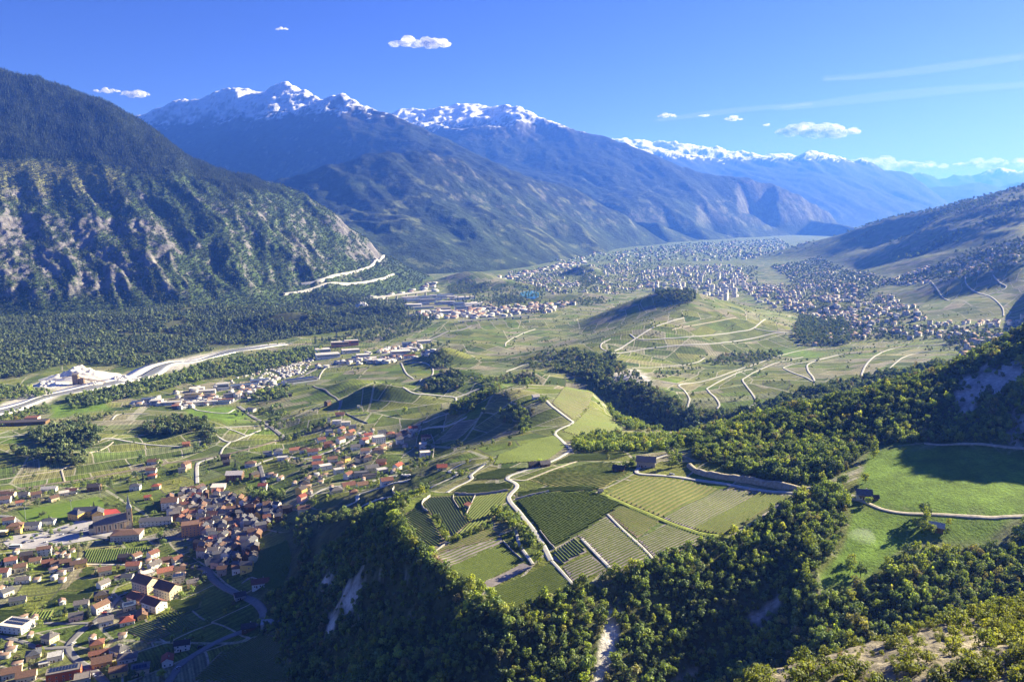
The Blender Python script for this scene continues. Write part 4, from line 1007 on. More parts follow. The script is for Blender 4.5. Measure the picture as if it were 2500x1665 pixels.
def leaf_cloud(blobs, n, size, r_, flat=.0, outer=.55):
    """leaf-sized faces spread through the lobes of a crown; tone is brighter towards the outside"""
    V, T = [], []
    vol = np.array([b[3] * b[4] * b[5] for b in blobs]); pr = vol ** .75 / (vol ** .75).sum()
    idx = r_.choice(len(blobs), n, p=pr)
    for i in idx:
        cx, cy_, cz, rx, ry, rz_ = blobs[i]
        d = r_.normal(size=3); d /= np.linalg.norm(d)
        k = outer + (1 - outer) * r_.random() ** .6
        c = np.array([cx + d[0] * rx * k, cy_ + d[1] * ry * k, cz + d[2] * rz_ * k])
        nrm = d * .9 + r_.normal(size=3) * .55 + np.array([0, 0, .35]); nrm /= np.linalg.norm(nrm)
        a = np.cross(nrm, r_.normal(size=3)); a /= np.linalg.norm(a) + 1e-9; b = np.cross(nrm, a)
        s = size * (.6 + .8 * r_.random()); e = .6 + .4 * r_.random()
        V += [c - a * s - b * s * e * .3, c - b * s * e, c + a * s - b * .25 * s, c + b * s * e]
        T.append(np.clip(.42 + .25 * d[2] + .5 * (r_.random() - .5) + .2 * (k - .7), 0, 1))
    V = np.array(V); F = np.arange(len(V)).reshape(-1, 4)
    return V, F, np.repeat(np.array(T), 4)

def crown_mesh(name, blobs, n, size, mat_, seed, flat=0, outer=.55):
    V, F, T = leaf_cloud(blobs, n, size, np.random.default_rng(seed), flat, outer)
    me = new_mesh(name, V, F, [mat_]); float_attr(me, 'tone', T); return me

def trunk_mesh(name, h, r0, limbs, seed):
    r_ = np.random.default_rng(seed); V, F = [], []
    def tube(p0, p1, a, b):
        p0, p1 = np.array(p0, float), np.array(p1, float); d = p1 - p0; d /= np.linalg.norm(d)
        u = np.cross(d, [.3, .9, .2]); u /= np.linalg.norm(u); w = np.cross(d, u); o = len(V)
        for p, rr_ in ((p0, a), ((p0 + p1) / 2 + r_.normal(size=3) * a * .4, (a + b) / 2), (p1, b)):
            for k in range(5): V.append(p + (u * math.cos(k * 1.2566) + w * math.sin(k * 1.2566)) * rr_)
        for lv in range(2):
            for k in range(5): F.append((o + lv * 5 + k, o + lv * 5 + (k + 1) % 5, o + lv * 5 + 5 + (k + 1) % 5, o + lv * 5 + 5 + k))
    tube((0, 0, -.6), (0, 0, h), r0, r0 * .5)
    for (x, y, z) in limbs: tube((0, 0, h * .62), (x, y, z), r0 * .45, r0 * .12)
    return new_mesh(name, V, F, [M_BARK])

def blobs_round(seed, h, r, n=9, low=.28):
    r_ = np.random.default_rng(seed); B = [(0, 0, h * .62, r * .72, r * .72, h * .30)]
    for k in range(n):
        a = k * 2.4 + r_.random(); zz = h * (low + (1 - low) * r_.random() * .86); rr_ = r * (.75 - .5 * abs(zz / h - .5)) * (.6 + .6 * r_.random())
        q = r * (.30 + .22 * r_.random()); B.append((math.cos(a) * rr_, math.sin(a) * rr_, zz, q, q, q * .85))
    return B
def blobs_tall(seed, h, r):
    r_ = np.random.default_rng(seed); return [(r_.normal() * r * .22, r_.normal() * r * .22, h * z, r * q, r * q, h * .13) for z, q in ((.2, .62), (.34, .85), (.48, .95), (.62, .85), (.75, .68), (.87, .45), (.95, .25))]
def blobs_cone(h, r): return [(0, 0, h * z, r * (1 - z) * 1.05 + .12, r * (1 - z) * 1.05 + .12, h * .07) for z in (.12, .22, .32, .42, .52, .62, .72, .82, .91, .97)]

TREES = {}   # kind -> list of (crown mesh, trunk mesh); all made about 8 m tall
def kind(name, n, fb, nleaf, size, mat_, trunk=True, outer=.55):
    L = []
    for k in range(n):
        B = fb(k)
        L.append((crown_mesh('crown', B, nleaf, size, mat_, 100 + k, outer=outer), trunk_mesh('trunk', 4.6, .20, [(b[0] * .8, b[1] * .8, b[2]) for b in B[1:5]], k) if trunk else None))
    TREES[name] = L
kind('broad', 5, lambda k: blobs_round(k + 1, 8, 3.3), 460, .42, M_BROAD)
kind('spring', 3, lambda k: blobs_round(k + 11, 8, 3.1), 460, .42, M_SPRING)
kind('dark', 3, lambda k: blobs_round(k + 21, 8, 3.4), 420, .45, M_DARKL)
kind('tall', 2, lambda k: blobs_tall(k + 31, 12, 2.6), 480, .42, M_SPRING)
kind('scrub', 4, lambda k: blobs_round(k + 41, 4.2, 2.7, 8, .12), 420, .30, M_SCRUB)
kind('conifer', 2, lambda k: blobs_cone(13, 2.6), 420, .50, M_CONIF, outer=.35)
kind('far_broad', 4, lambda k: blobs_round(k + 51, 8, 3.4, 5), 90, .95, M_FARB, False, .6)
kind('far_slope', 3, lambda k: blobs_round(k + 55, 8, 3.4, 5), 90, .95, M_SLOPE, False, .6)
kind('far_pfyn', 3, lambda k: blobs_tall(k + 61, 11, 2.7), 70, 1.05, M_FARM, False, .5)
kind('far_conifer', 3, lambda k: blobs_cone(14, 2.7), 60, 1.15, M_CONIF, False, .4)
kind('mid_broad', 4, lambda k: blobs_round(k + 71, 8, 3.4, 7), 200, .62, M_BROAD, False, .6)
kind('mid_dark', 3, lambda k: blobs_round(k + 81, 8, 3.4, 7), 200, .62, M_DARKL, False, .6)
kind('mid_spring', 2, lambda k: blobs_round(k + 91, 8, 3.2, 7), 200, .62, M_SPRING, False, .6)

def tree_name(k): return {'conifer': 'conifer_tree', 'tall': 'tall_tree', 'scrub': 'shrub'}.get(k, 'broadleaf_tree')
TREE_LIST = []      # individual trees: object, kind, x, y, size
def single_tree(k, x, y, scale, z=None):
    cr, tk = random.choice(TREES[k])
    z = float(ground_z(x, y)) if z is None else z
    o = add_obj(tree_name(k), None, None, (x, y, z - .25), random.uniform(0, 6.28), category='shrub' if k == 'scrub' else 'tree')
    o.scale = (scale * random.uniform(.9, 1.15), scale * random.uniform(.9, 1.15), scale * random.uniform(.85, 1.15))
    add_obj('crown', cr, o)
    if tk: add_obj('trunk', tk, o)
    TREE_LIST.append((o, k, x, y, scale)); return o

def scatter(name, label, kinds, pts, scales, category='forest'):
    """many plants as one mass: points with instances"""
    coll = bpy.data.collections.new(name + '_kinds')
    prot = []
    for k in kinds:
        for cr, tk in TREES[k]:
            o = bpy.data.objects.new('crown_pattern', cr); coll.objects.link(o); prot.append(o)
    pts = np.asarray(pts, np.float32)
    me = bpy.data.meshes.new(name); me.vertices.add(len(pts)); me.vertices.foreach_set('co', pts.ravel())
    n = len(pts)
    sv = np.column_stack([scales * rng.uniform(.85, 1.2, n), scales * rng.uniform(.85, 1.2, n), scales * rng.uniform(.75, 1.45, n)]).astype(np.float32)
    av = me.attributes.new('size', 'FLOAT_VECTOR', 'POINT'); av.data.foreach_set('vector', sv.ravel())
    float_attr(me, 'turn', rng.random(n) * 6.283)
    a = me.attributes.new('pick', 'INT', 'POINT'); a.data.foreach_set('value', rng.integers(0, len(prot), n).astype(np.int32))
    o = add_obj(name, me, kind='stuff', label=label, category=category)
    ng = bpy.data.node_groups.new(name, 'GeometryNodeTree')
    ng.interface.new_socket('Geometry', in_out='INPUT', socket_type='NodeSocketGeometry')
    ng.interface.new_socket('Geometry', in_out='OUTPUT', socket_type='NodeSocketGeometry')
    N, L = ng.nodes, ng.links
    gi_, go_ = N.new('NodeGroupInput'), N.new('NodeGroupOutput')
    ci = N.new('GeometryNodeCollectionInfo'); ci.inputs[0].default_value = coll; ci.inputs[1].default_value = True; ci.inputs[2].default_value = True
    ip = N.new('GeometryNodeInstanceOnPoints')
    def na(nm, ty):
        q = N.new('GeometryNodeInputNamedAttribute'); q.data_type = ty; q.inputs[0].default_value = nm; return q.outputs[0]
    cx = N.new('ShaderNodeCombineXYZ'); L.new(na('turn', 'FLOAT'), cx.inputs[2])
    L.new(gi_.outputs[0], ip.inputs['Points']); L.new(ci.outputs[0], ip.inputs['Instance'])
    ip.inputs['Pick Instance'].default_value = True
    L.new(na('pick', 'INT'), ip.inputs['Instance Index'])
    L.new(cx.outputs[0], ip.inputs['Rotation']); L.new(na('size', 'FLOAT_VECTOR'), ip.inputs['Scale'])
    L.new(ip.outputs[0], go_.inputs[0])
    md = o.modifiers.new('plants', 'NODES'); md.node_group = ng
    return o

def jitter_points(x0, x1, y0, y1, step):
    gx, gy = np.meshgrid(np.arange(x0, x1, step), np.arange(y0, y1, step))
    return (gx + rng.uniform(-.5, .5, gx.shape) * step).ravel(), (gy + rng.uniform(-.5, .5, gy.shape) * step).ravel()

def in_view(x, y, pad=.12): return (np.abs(x / np.maximum(y, 1)) < .72 + pad)
def visible(x, y, z, h):
    """rough test whether the top of a plant can be seen over the ground before it"""
    ok = np.ones(len(x), bool)
    for f in np.linspace(.25, .97, 34):
        gz_ = ground_z(x * f, y * f); ok &= (CAMZ + (z + h - CAMZ) * f) > gz_ - 3
    return ok

forest_m, rock_m = COV['forest'], COV['rock']
# -- woods near the camera: ravine walls, right-hand hill, gorge
bigs = []        # candidates for trees of their own (the largest in the picture)
def wood(y0, y1, x0, x1, step, kinds, label, smin, smax, thresh=.5, mask=None, rock_keep=.25, keep=1.0):
    x, y = jitter_points(x0, x1, y0, y1, step)
    k = in_view(x, y) & (bil(forest_m if mask is None else mask, x, y) > thresh)
    k &= (bil(rock_m, x, y) < .45) | (rng.random(len(x)) < rock_keep)
    k &= rng.random(len(x)) < keep
    x, y = x[k], y[k]
    k = off_road(x, y, 1.5); x, y = x[k], y[k]
    z = ground_z(x, y); s = (smin + (smax - smin) * rng.random(len(x)) ** 1.6 * 1.35) * (1 + .6 * np.clip(fbm(x / 30, y / 30, 2, 301), -.5, .8))
    k = visible(x, y, z, 8 * s)
    return np.column_stack([x, y, z - .5])[k], s[k]
p1, s1 = wood(300, 640, -420, 430, 3.6, None, '', .32, .75, rock_keep=.07)
m = fbm(p1[:, 0] / 40, p1[:, 1] / 40, 3, 311) + rng.normal(0, .25, len(p1))
scatter('woodland', 'mixed broadleaf wood covering the ravine slopes around the spur', ['mid_broad', 'mid_broad', 'mid_dark'], p1[m < .32], s1[m < .32])
scatter('woodland', 'fresh yellow-green trees scattered through the ravine wood', ['mid_spring'], p1[m >= .32], s1[m >= .32] * .9)
p2, s2 = wood(560, 1010, 100, 760, 4.0, None, '', .38, .85, rock_keep=.1)
m = fbm(p2[:, 0] / 45, p2[:, 1] / 45, 3, 313) + rng.normal(0, .25, len(p2))
scatter('woodland', 'dense dark wood on the hill above the meadow', ['mid_dark', 'mid_broad'], p2[m < .30], s2[m < .30])
scatter('woodland', 'bright young trees dotted over the hill above the meadow', ['mid_spring', 'mid_broad'], p2[m >= .30], s2[m >= .30])
p3, s3 = wood(1010, 1750, 40, 760, 6.0, None, '', .7, 1.3)
scatter('woodland', 'dark wood filling the gorge behind the chapel hill', ['far_broad', 'mid_dark'], p3, s3)
# -- river wood and pine wood on the plain
p4, s4 = wood(1800, 4200, -2400, -100, 9.5, None, '', .8, 1.35, .45)
m4 = fbm(p4[:, 0] / 260, p4[:, 1] / 180, 3, 321); k4 = m4 < .30; p4, s4, m4 = p4[k4], s4[k4], m4[k4]
lt = (m4 + rng.normal(0, .12, len(m4)) > .02) | (p4[:, 1] < 2150)
scatter('pine_wood', 'lighter broadleaf trees mixed into the wood on the plain', ['far_broad'], p4[lt], s4[lt] * 1.1)
p4, s4 = p4[~lt], s4[~lt]
scatter('pine_wood', 'dark pine wood on the plain at the foot of the left mountain', ['far_pfyn', 'far_pfyn', 'far_broad'], p4, s4)
# -- trees over the left mountain
X, Y, Z = LMO['X'], LMO['Y'], LMO['Z']
def lm_z(x, y):
    S, Q = LMO['S'], LMO['Q']
    fi = np.clip((x / y - S[0]) / (S[1] - S[0]), 0, len(S) - 1.001); fj = np.clip((np.log(y) - Q[0]) / (Q[1] - Q[0]), 0, len(Q) - 1.001)
    i, j = fi.astype(int), fj.astype(int); a, b = fi - i, fj - j
    def g(A): return (A[j, i] * (1 - a) + A[j, i + 1] * a) * (1 - b) + (A[j + 1, i] * (1 - a) + A[j + 1, i + 1] * a) * b
    return g(Z), g(LMO['wood']), g(LMO['col'][..., 1])
x, y = jitter_points(-4000, -350, 2600, 5200, 10.8)
k = (np.abs(x / y) < .80); x, y = x[k], y[k]
z, wd, gr = lm_z(x, y)
k = (z > 8) & (wd > .42); x, y, z, gr = x[k], y[k], z[k], gr[k]
con = gr < .056
k = con; scatter('mountain_forest', 'conifer forest on the upper slope of the left mountain', ['far_conifer'], np.column_stack([x, y, z - 1])[k], rng.uniform(.65, 1.2, k.sum()))
k = ~con & (rng.random(len(x)) < .8); scatter('mountain_forest', 'broadleaf wood between the rock ribs of the left mountain', ['far_slope'], np.column_stack([x, y, z - 1])[k], rng.uniform(.5, 1.15, k.sum()))
# ---------------------------------------------------------------- buildings
class MB:
    def __init__(s): s.v, s.f, s.m = [], [], []
    def poly(s, pts, m=0):
        o = len(s.v); s.v += [tuple(p) for p in pts]; s.f.append(tuple(range(o, o + len(pts)))); s.m.append(m)
    def box(s, x0, x1, y0, y1, z0, z1, m=0):
        o = len(s.v); s.v += [(x0, y0, z0), (x1, y0, z0), (x1, y1, z0), (x0, y1, z0), (x0, y0, z1), (x1, y0, z1), (x1, y1, z1), (x0, y1, z1)]
        for q in ((0, 3, 2, 1), (4, 5, 6, 7), (0, 1, 5, 4), (1, 2, 6, 5), (2, 3, 7, 6), (3, 0, 4, 7)): s.f.append(tuple(o + i for i in q)); s.m.append(m)
    def beam(s, p0, p1, w, h, m=0):
        p0, p1 = Vector(p0), Vector(p1); d = (p1 - p0).normalized(); sd = d.cross(Vector((0, 0, 1)))
        sd = sd.normalized() * w / 2 if sd.length > 1e-6 else Vector((w / 2, 0, 0)); up = sd.cross(d).normalized() * h / 2
        o = len(s.v)
        for p in (p0, p1):
            for a, b in ((-1, -1), (1, -1), (1, 1), (-1, 1)): s.v.append(tuple(p + sd * a + up * b))
        for q in ((0, 1, 2, 3), (7, 6, 5, 4), (0, 4, 5, 1), (1, 5, 6, 2), (2, 6, 7, 3), (3, 7, 4, 0)): s.f.append(tuple(o + i for i in q)); s.m.append(m)
    def slab(s, pts, th, m=0):
        """plate of thickness th hanging below the outline pts"""
        n = len(pts); o = len(s.v); s.v += [tuple(p) for p in pts] + [(p[0], p[1], p[2] - th) for p in pts]
        s.f.append(tuple(o + i for i in range(n))); s.m.append(m); s.f.append(tuple(o + n + i for i in reversed(range(n)))); s.m.append(m)
        for i in range(n): j = (i + 1) % n; s.f.append((o + i, o + n + i, o + n + j, o + j)); s.m.append(m)
    def mesh(s, name, mats): return new_mesh(name, s.v, s.f, mats, mat_idx=s.m)

WALLS = {'white': (.74, .72, .68), 'cream': (.70, .60, .42), 'yellow': (.72, .52, .16), 'grey': (.48, .46, .44), 'wood': (.17, .10, .06), 'orange': (.62, .27, .14), 'pink': (.62, .42, .36), 'stone': (.42, .38, .32), 'red': (.58, .13, .05)}
ROOFS = {'red': (.26, .078, .055), 'orange': (.29, .125, .085), 'brown': (.155, .095, .07), 'grey': (.16, .15, .15), 'dark': (.060, .055, .060), 'pale': (.52, .50, .47), 'redbrown': (.17, .080, .060), 'slate': (.10, .105, .125), 'blue': (.06, .09, .17)}
def roof_mat(col):
    def f(t):
        tc = t.node('ShaderNodeTexCoord').outputs['Object']
        sx = t.node('ShaderNodeSeparateXYZ'); t.link(tc, sx.inputs[0])
        course = t.math('FRACT', t.math('MULTIPLY', sx.outputs[2], 5.0))
        n = t.noise(t.pos(), 1.1, 5, .65)
        oi = t.node('ShaderNodeObjectInfo')
        c = t.mix(1.0, col, t.ramp(n, [(.3, .70), (.7, 1.35)]), 'MULTIPLY')
        c = t.mix(1.0, c, t.ramp(course, [(0, .72), (.25, 1.06)]), 'MULTIPLY')
        c = t.mix(1.0, c, t.ramp(oi.outputs['Random'], [(0, (.74, .76, .8)), (.5, (1.05, 1, .97)), (1, (1.3, 1.22, 1.12))]), 'MULTIPLY')
        t.bsdf(c, .8, t.bump(course, .5, .08), .25)
    return f
for k_, c_ in ROOFS.items(): ROOFS[k_] = mat('roof_' + k_, roof_mat(c_))
for k_, c_ in WALLS.items(): WALLS[k_] = simple('wall_' + k_, c_, .9, .12, .8, .15, .12)
M_GLASS = simple('window_glass', (.035, .045, .06), .12, .3, .6, .6)
M_FRAME = simple('window_frame', (.62, .60, .56), .7, .08)
M_DOOR = simple('door_wood', (.12, .07, .045), .7, .2)
M_CHIM = simple('chimney_render', (.45, .40, .36), .9, .2)
M_SOLAR = simple('solar_panel', (.022, .035, .085), .15, .15, 1.0, .6)
M_BALC = simple('balcony', (.26, .16, .10), .8, .2)

_w = MB(); _w.box(-.5, .5, -.06, 0, 0, 1, 0); _w.box(-.40, .40, -.075, -.055, .08, .92, 1)
ME_WIN = _w.mesh('window', [M_FRAME, M_GLASS])
_w = MB(); _w.box(-.5, .5, -.07, 0, 0, 1, 0); ME_DOOR = _w.mesh('door', [M_DOOR])
_w = MB(); _w.box(-.4, .4, -.4, .4, -1.4, .9, 0); _w.box(-.5, .5, -.5, .5, .9, 1.05, 0); ME_CHIM = _w.mesh('chimney', [M_CHIM])
MESHC = {}
def shell(w, d, h, typ, rise, wall, roof, ov=.7):
    """wall and roof meshes of a house: ridge along local x"""
    key = (round(w, 1), round(d, 1), round(h, 1), typ, round(rise, 1), wall, roof)
    if key in MESHC: return MESHC[key]
    a, b = w / 2, d / 2; W, R = MB(), MB(); base = -3.0
    if typ == 'flat':
        W.box(-a, a, -b, b, base, h)
        R.box(-a - .25, a + .25, -b - .25, b + .25, h + .003, h + .35); 
        for q in ((-a - .25, a + .25, -b - .25, -b), (-a - .25, a + .25, b, b + .25)): R.box(*q, h + .352, h + .6)
        for q in ((-a - .25, -a, -b, b), (a, a + .25, -b, b)): R.box(*q, h + .352, h + .6)
    elif typ == 'shed':
        for s_ in (-1, 1): W.poly([(a * s_, -b * s_, base), (a * s_, b * s_, base), (a * s_, b * s_, h + (rise if s_ > 0 else 0)), (a * s_, -b * s_, h + (0 if s_ > 0 else rise))])
        W.poly([(-a, -b, base), (a, -b, base), (a, -b, h), (-a, -b, h)]); W.poly([(a, b, base), (-a, b, base), (-a, b, h + rise), (a, b, h + rise)])
        k = rise / d
        R.slab([(-a - ov, -b - ov, h + .3 - ov * k), (a + ov, -b - ov, h + .3 - ov * k), (a + ov, b + ov, h + rise + .3 + ov * k), (-a - ov, b + ov, h + rise + .3 + ov * k)], .28)
    elif typ == 'gable':
        W.poly([(-a, -b, base), (a, -b, base), (a, -b, h), (-a, -b, h)]); W.poly([(a, b, base), (-a, b, base), (-a, b, h), (a, b, h)])
        W.poly([(a, -b, base), (a, b, base), (a, b, h), (a, 0, h + rise), (a, -b, h)]); W.poly([(-a, b, base), (-a, -b, base), (-a, -b, h), (-a, 0, h + rise), (-a, b, h)])
        k = rise / b
        for s_ in (-1, 1):
            pts = [(-a - ov, s_ * (b + ov), h + .25 - ov * k), (a + ov, s_ * (b + ov), h + .25 - ov * k), (a + ov, 0, h + rise + .25), (-a - ov, 0, h + rise + .25)]
            R.slab(pts if s_ < 0 else pts[::-1], .25)
    else:  # hip
        W.box(-a, a, -b, b, base, h)
        r = max(.01, a - b); k = rise / b; e = h + .22 - ov * k
        A, B, C, D = (-a - ov, -b - ov, e), (a + ov, -b - ov, e), (a + ov, b + ov, e), (-a - ov, b + ov, e)
        E, F = (-r, 0, h + rise + .22), (r, 0, h + rise + .22)
        R.poly([A, B, F, E]); R.poly([B, C, F]); R.poly([C, D, E, F]); R.poly([D, A, E])
        R.slab([D, C, B, A][::-1], .22)
        R.f.pop(-6); R.m.pop(-6)
    MESHC[key] = (W.mesh('wall', [WALLS[wall]]), R.mesh('roof', [ROOFS[roof]])); return MESHC[key]

HOUSES = []
def house(x, y, w, d, h, typ, rise, wall, roof, rz, z=None, windows=2, name='house', category='house', label=None, group='houses of the village', solar=False, chim=True, ov=.7, balcony=False):
    z = float(ground_z(x, y)) if z is None else z
    o = add_obj(name, None, None, (x, y, z), math.radians(rz), category=category)
    if group: o['group'] = group
    wm, rm = shell(w, d, h, typ, rise, wall, roof, ov)
    add_obj('wall', wm, o); ro = add_obj('roof', rm, o)
    if chim and typ in ('gable', 'hip'):
        c = add_obj('chimney', ME_CHIM, ro, (w * .18, d * .16, h + rise * .72 + .3)); c.scale = (.8, .8, 1)
    if solar:
        s_ = MB(); n = max(3, int(w / 2.4))
        if typ == 'flat':
            for i in range(n):
                for jy in (-.22, .12): x0 = -w * .42 + i * w * .84 / n; s_.slab([(x0, d * jy, h + .55), (x0 + w * .74 / n, d * jy, h + .55), (x0 + w * .74 / n, d * (jy + .24), h + .95), (x0, d * (jy + .24), h + .95)], .08)
        else:
            k = rise / (d / 2)
            for i in range(n):
                x0 = -w * .40 + i * w * .80 / n; y0, y1 = -d * .42, -d * .12
                s_.slab([(x0, y0, h + rise + y0 * k + .40), (x0 + w * .72 / n, y0, h + rise + y0 * k + .40), (x0 + w * .72 / n, y1, h + rise + y1 * k + .40), (x0, y1, h + rise + y1 * k + .40)], .08)
        add_obj('solar_panels', s_.mesh('solar_panels', [M_SOLAR]), ro)
    st = max(1, int(h / 2.8))
    if windows:
        def win(px, py, pz, rot, ww=1.25, hh=1.35):
            q = add_obj('window', ME_WIN, o, (px, py, pz), rot); q.scale = (ww, 1, hh)
        for lv in range(st):
            zz = .9 + lv * 2.8
            nx = max(2, int(w / (4.2 if windows < 3 else 3.2)))
            for i in range(nx):
                if windows < 2 and (i + lv) % 2: continue
                win(-w / 2 + w * (i + .5) / nx, -d / 2, zz, 0)
            ny = max(2, int(d / (4.6 if windows < 3 else 3.4)))
            for i in range(ny):
                if windows < 2 and (i + lv) % 2 == 0: continue
                win(w / 2, -d / 2 + d * (i + .5) / ny, zz, math.pi / 2)
        if typ == 'gable' and rise > 2.4: win(w / 2, 0, h + .3, math.pi / 2, 1.0, 1.1)
        q = add_obj('door', ME_DOOR, o, (-w / 2 + w * .5 / max(2, int(w / 4.2)) + 1.8, -d / 2, 0), 0); q.scale = (1.1, 1, 2.1)
    if balcony:
        b_ = MB(); b_.box(-w * .4, w * .4, -d / 2 - 1.3, -d / 2 - .003, 2.6, 2.78); b_.box(-w * .4, w * .4, -d / 2 - 1.3, -d / 2 - 1.22, 2.785, 3.6)
        add_obj('balcony', b_.mesh('balcony', [M_BALC]), o)
    if label: o['label'] = label
    HOUSES.append(dict(o=o, x=x, y=y, w=w, d=d, wall=wall, roof=roof, typ=typ, h=h, label=label, solar=solar)); return o

def hh(u, v, w, d, h, typ, wall, roof, rz, rise=None, **kw):
    x, y = hit(u, v)
    if rise is None: rise = {'gable': d * .27, 'hip': min(w, d) * .22, 'flat': 0, 'shed': 1.2}[typ]
    return house(x, y, w, d, h, typ, rise, wall, roof, rz, **kw)

# landmarks of the village (each has its own words)
hh(357, 1440, 21, 14, 10.5, 'gable', 'cream', 'brown', -26, 4.6, windows=3, name='apartment_block', category='apartment block', label='cream apartment block with dark brown roof, the one nearer the red-roofed halls\' street end')
hh(411, 1456, 21, 14, 10.5, 'gable', 'cream', 'brown', -26, 4.6, windows=3, name='apartment_block', category='apartment block', label='cream apartment block with dark brown roof beside the open vine slope')
hh(338, 1467, 17, 11, 5, 'gable', 'pink', 'redbrown', -28, windows=1, name='hall', category='hall', label='low pink-walled hall with reddish roof behind the white hall')
hh(378, 1486, 19, 12, 7.5, 'gable', 'white', 'redbrown', -28, windows=2, name='hall', category='hall', label='white hall with long reddish roof at the edge of the vines')
hh(42, 1536, 23, 15, 6.5, 'flat', 'white', 'pale', -12, windows=2, solar=True, name='house', label='white flat-roofed house covered with rows of solar panels')
hh(158, 1655, 23, 9, 7.5, 'flat', 'red', 'grey', 22, windows=2, solar=True, label='orange-red modern house with a flat solar roof at the bottom edge')
hh(312, 1315, 30, 17, 8, 'hip', 'grey', 'brown', 8, 2.2, windows=3, name='community_building', category='public building', label='wide glazed building with blue window bands before the church')
hh(187, 1266, 16, 10, 8, 'hip', 'yellow', 'slate', -20, 3, windows=2, name='school', category='school', label='yellow school wing with dark hip roof by the football pitch')
hh(212, 1259, 26, 11, 8, 'gable', 'yellow', 'slate', 10, 3.4, windows=2, name='school', category='school', label='long yellow school building with slate roof at the back of the yard')
hh(240, 1264, 14, 12, 8, 'gable', 'yellow', 'slate', -65, 3.4, windows=2, name='school', category='school', label='yellow school gable next to the red sports court')
hh(467, 1304, 19, 14, 13, 'flat', 'orange', 'brown', 20, windows=3, name='apartment_block', category='apartment block', label='tall orange brick block at the edge of the old village')
hh(574, 1170, 21, 14, 8.5, 'gable', 'wood', 'pale', 5, 3.4, windows=3, balcony=True, name='chalet', category='chalet', label='big brown timber chalet with pale roof above the old village')
hh(925, 1082, 17, 13, 10.5, 'flat', 'white', 'pale', 25, windows=3, name='apartment_block', category='apartment block', label='white modern apartment block with tall window bays in the upper village')
hh(416, 1240, 18, 13, 10, 'gable', 'white', 'brown', 14, 3.8, windows=2, label='large white house with broad brown roof behind the church')
hh(382, 1279, 34, 11, 6, 'gable', 'white', 'slate', 8, 2.6, windows=2, name='hall', category='hall', label='long low white hall with grey roof right of the church')
hh(1577, 1138, 15, 10, 5.5, 'gable', 'stone', 'slate', -12, 3, windows=2, group='', name='farmhouse', label='stone farmhouse with slate roof above the striped vine plot')
hh(1511, 1150, 9, 7, 3, 'gable', 'wood', 'dark', -20, 2, windows=1, group='', name='barn', category='barn', label='small dark timber barn left of the stone farmhouse')
hh(1303, 1140, 8, 6, 3, 'gable', 'wood', 'dark', 15, 2, windows=1, group='', name='hut', category='hut', label='dark hut left of the round bush beside the spur road')
hh(1330, 1138, 8, 6, 3, 'gable', 'wood', 'grey', 15, 2, windows=1, group='', name='hut', category='hut', label='grey-roofed hut right of the round bush beside the spur road')
hh(1079, 1146, 9, 7, 3.4, 'gable', 'cream', 'red', 10, 2, windows=1, group='', name='hut', category='hut', label='small cream hut with red roof at the road zigzag')
hh(2108, 1217, 9.5, 7, 4.2, 'gable', 'white', 'slate', -14, 2.6, windows=2, balcony=True, group='', name='chalet', category='chalet', label='white and timber chalet with slate roof on the bright meadow')
hh(2132, 1219, 6, 4, 2.2, 'gable', 'wood', 'dark', -14, 1.2, windows=0, group='', name='shed', category='shed', label='low dark shed beside the chalet on the meadow', chim=False)
hh(2286, 1293, 8, 6, 3.0, 'gable', 'wood', 'pale', -30, 2.0, windows=1, group='', name='hut', category='hut', label='hut with pale tin roof among bushes below the meadow track', chim=False)
hh(1465, 1204, 3, 2.5, 2.4, 'gable', 'stone', 'slate', 20, .9, windows=0, group='', name='hut', category='hut', label='tiny stone hut at the corner of the dark green vine plot', chim=False)
hh(1142, 1238, 3.5, 3, 2.2, 'shed', 'stone', 'orange', -40, .6, windows=0, group='', name='hut', category='hut', label='tiny hut with an orange roof between the terraced plots', chim=False)
hh(1308, 974, 9, 6, 4, 'gable', 'white', 'pale', 20, 2.2, windows=1, group='', name='chapel', category='chapel', label='small white chapel on the crest of the vine hill', chim=False)
hh(876, 996, 5, 4, 4, 'flat', 'white', 'pale', 10, windows=0, group='', name='hut', category='hut', label='small white tower-like hut at a vineyard wall corner', chim=False)
hh(636, 1428, 15, 10, 4, 'gable', 'white', 'redbrown', 18, 2.6, windows=2, name='house', label='house with dark red roof inside walled gardens below the old village')
hh(607, 1538, 10, 7, 4, 'gable', 'wood', 'dark', 15, 2.4, windows=1, label='dark timber house by the bend of the cliff road')
hh(663, 1526, 16, 8, 3.2, 'flat', 'grey', 'pale', 12, windows=1, label='low flat building with pale terrace beyond the cliff road bend')
hh(586, 1460, 9, 8, 4, 'gable', 'grey', 'dark', 30, 2.2, windows=1, label='small shaded house on the lane above the cliff road')
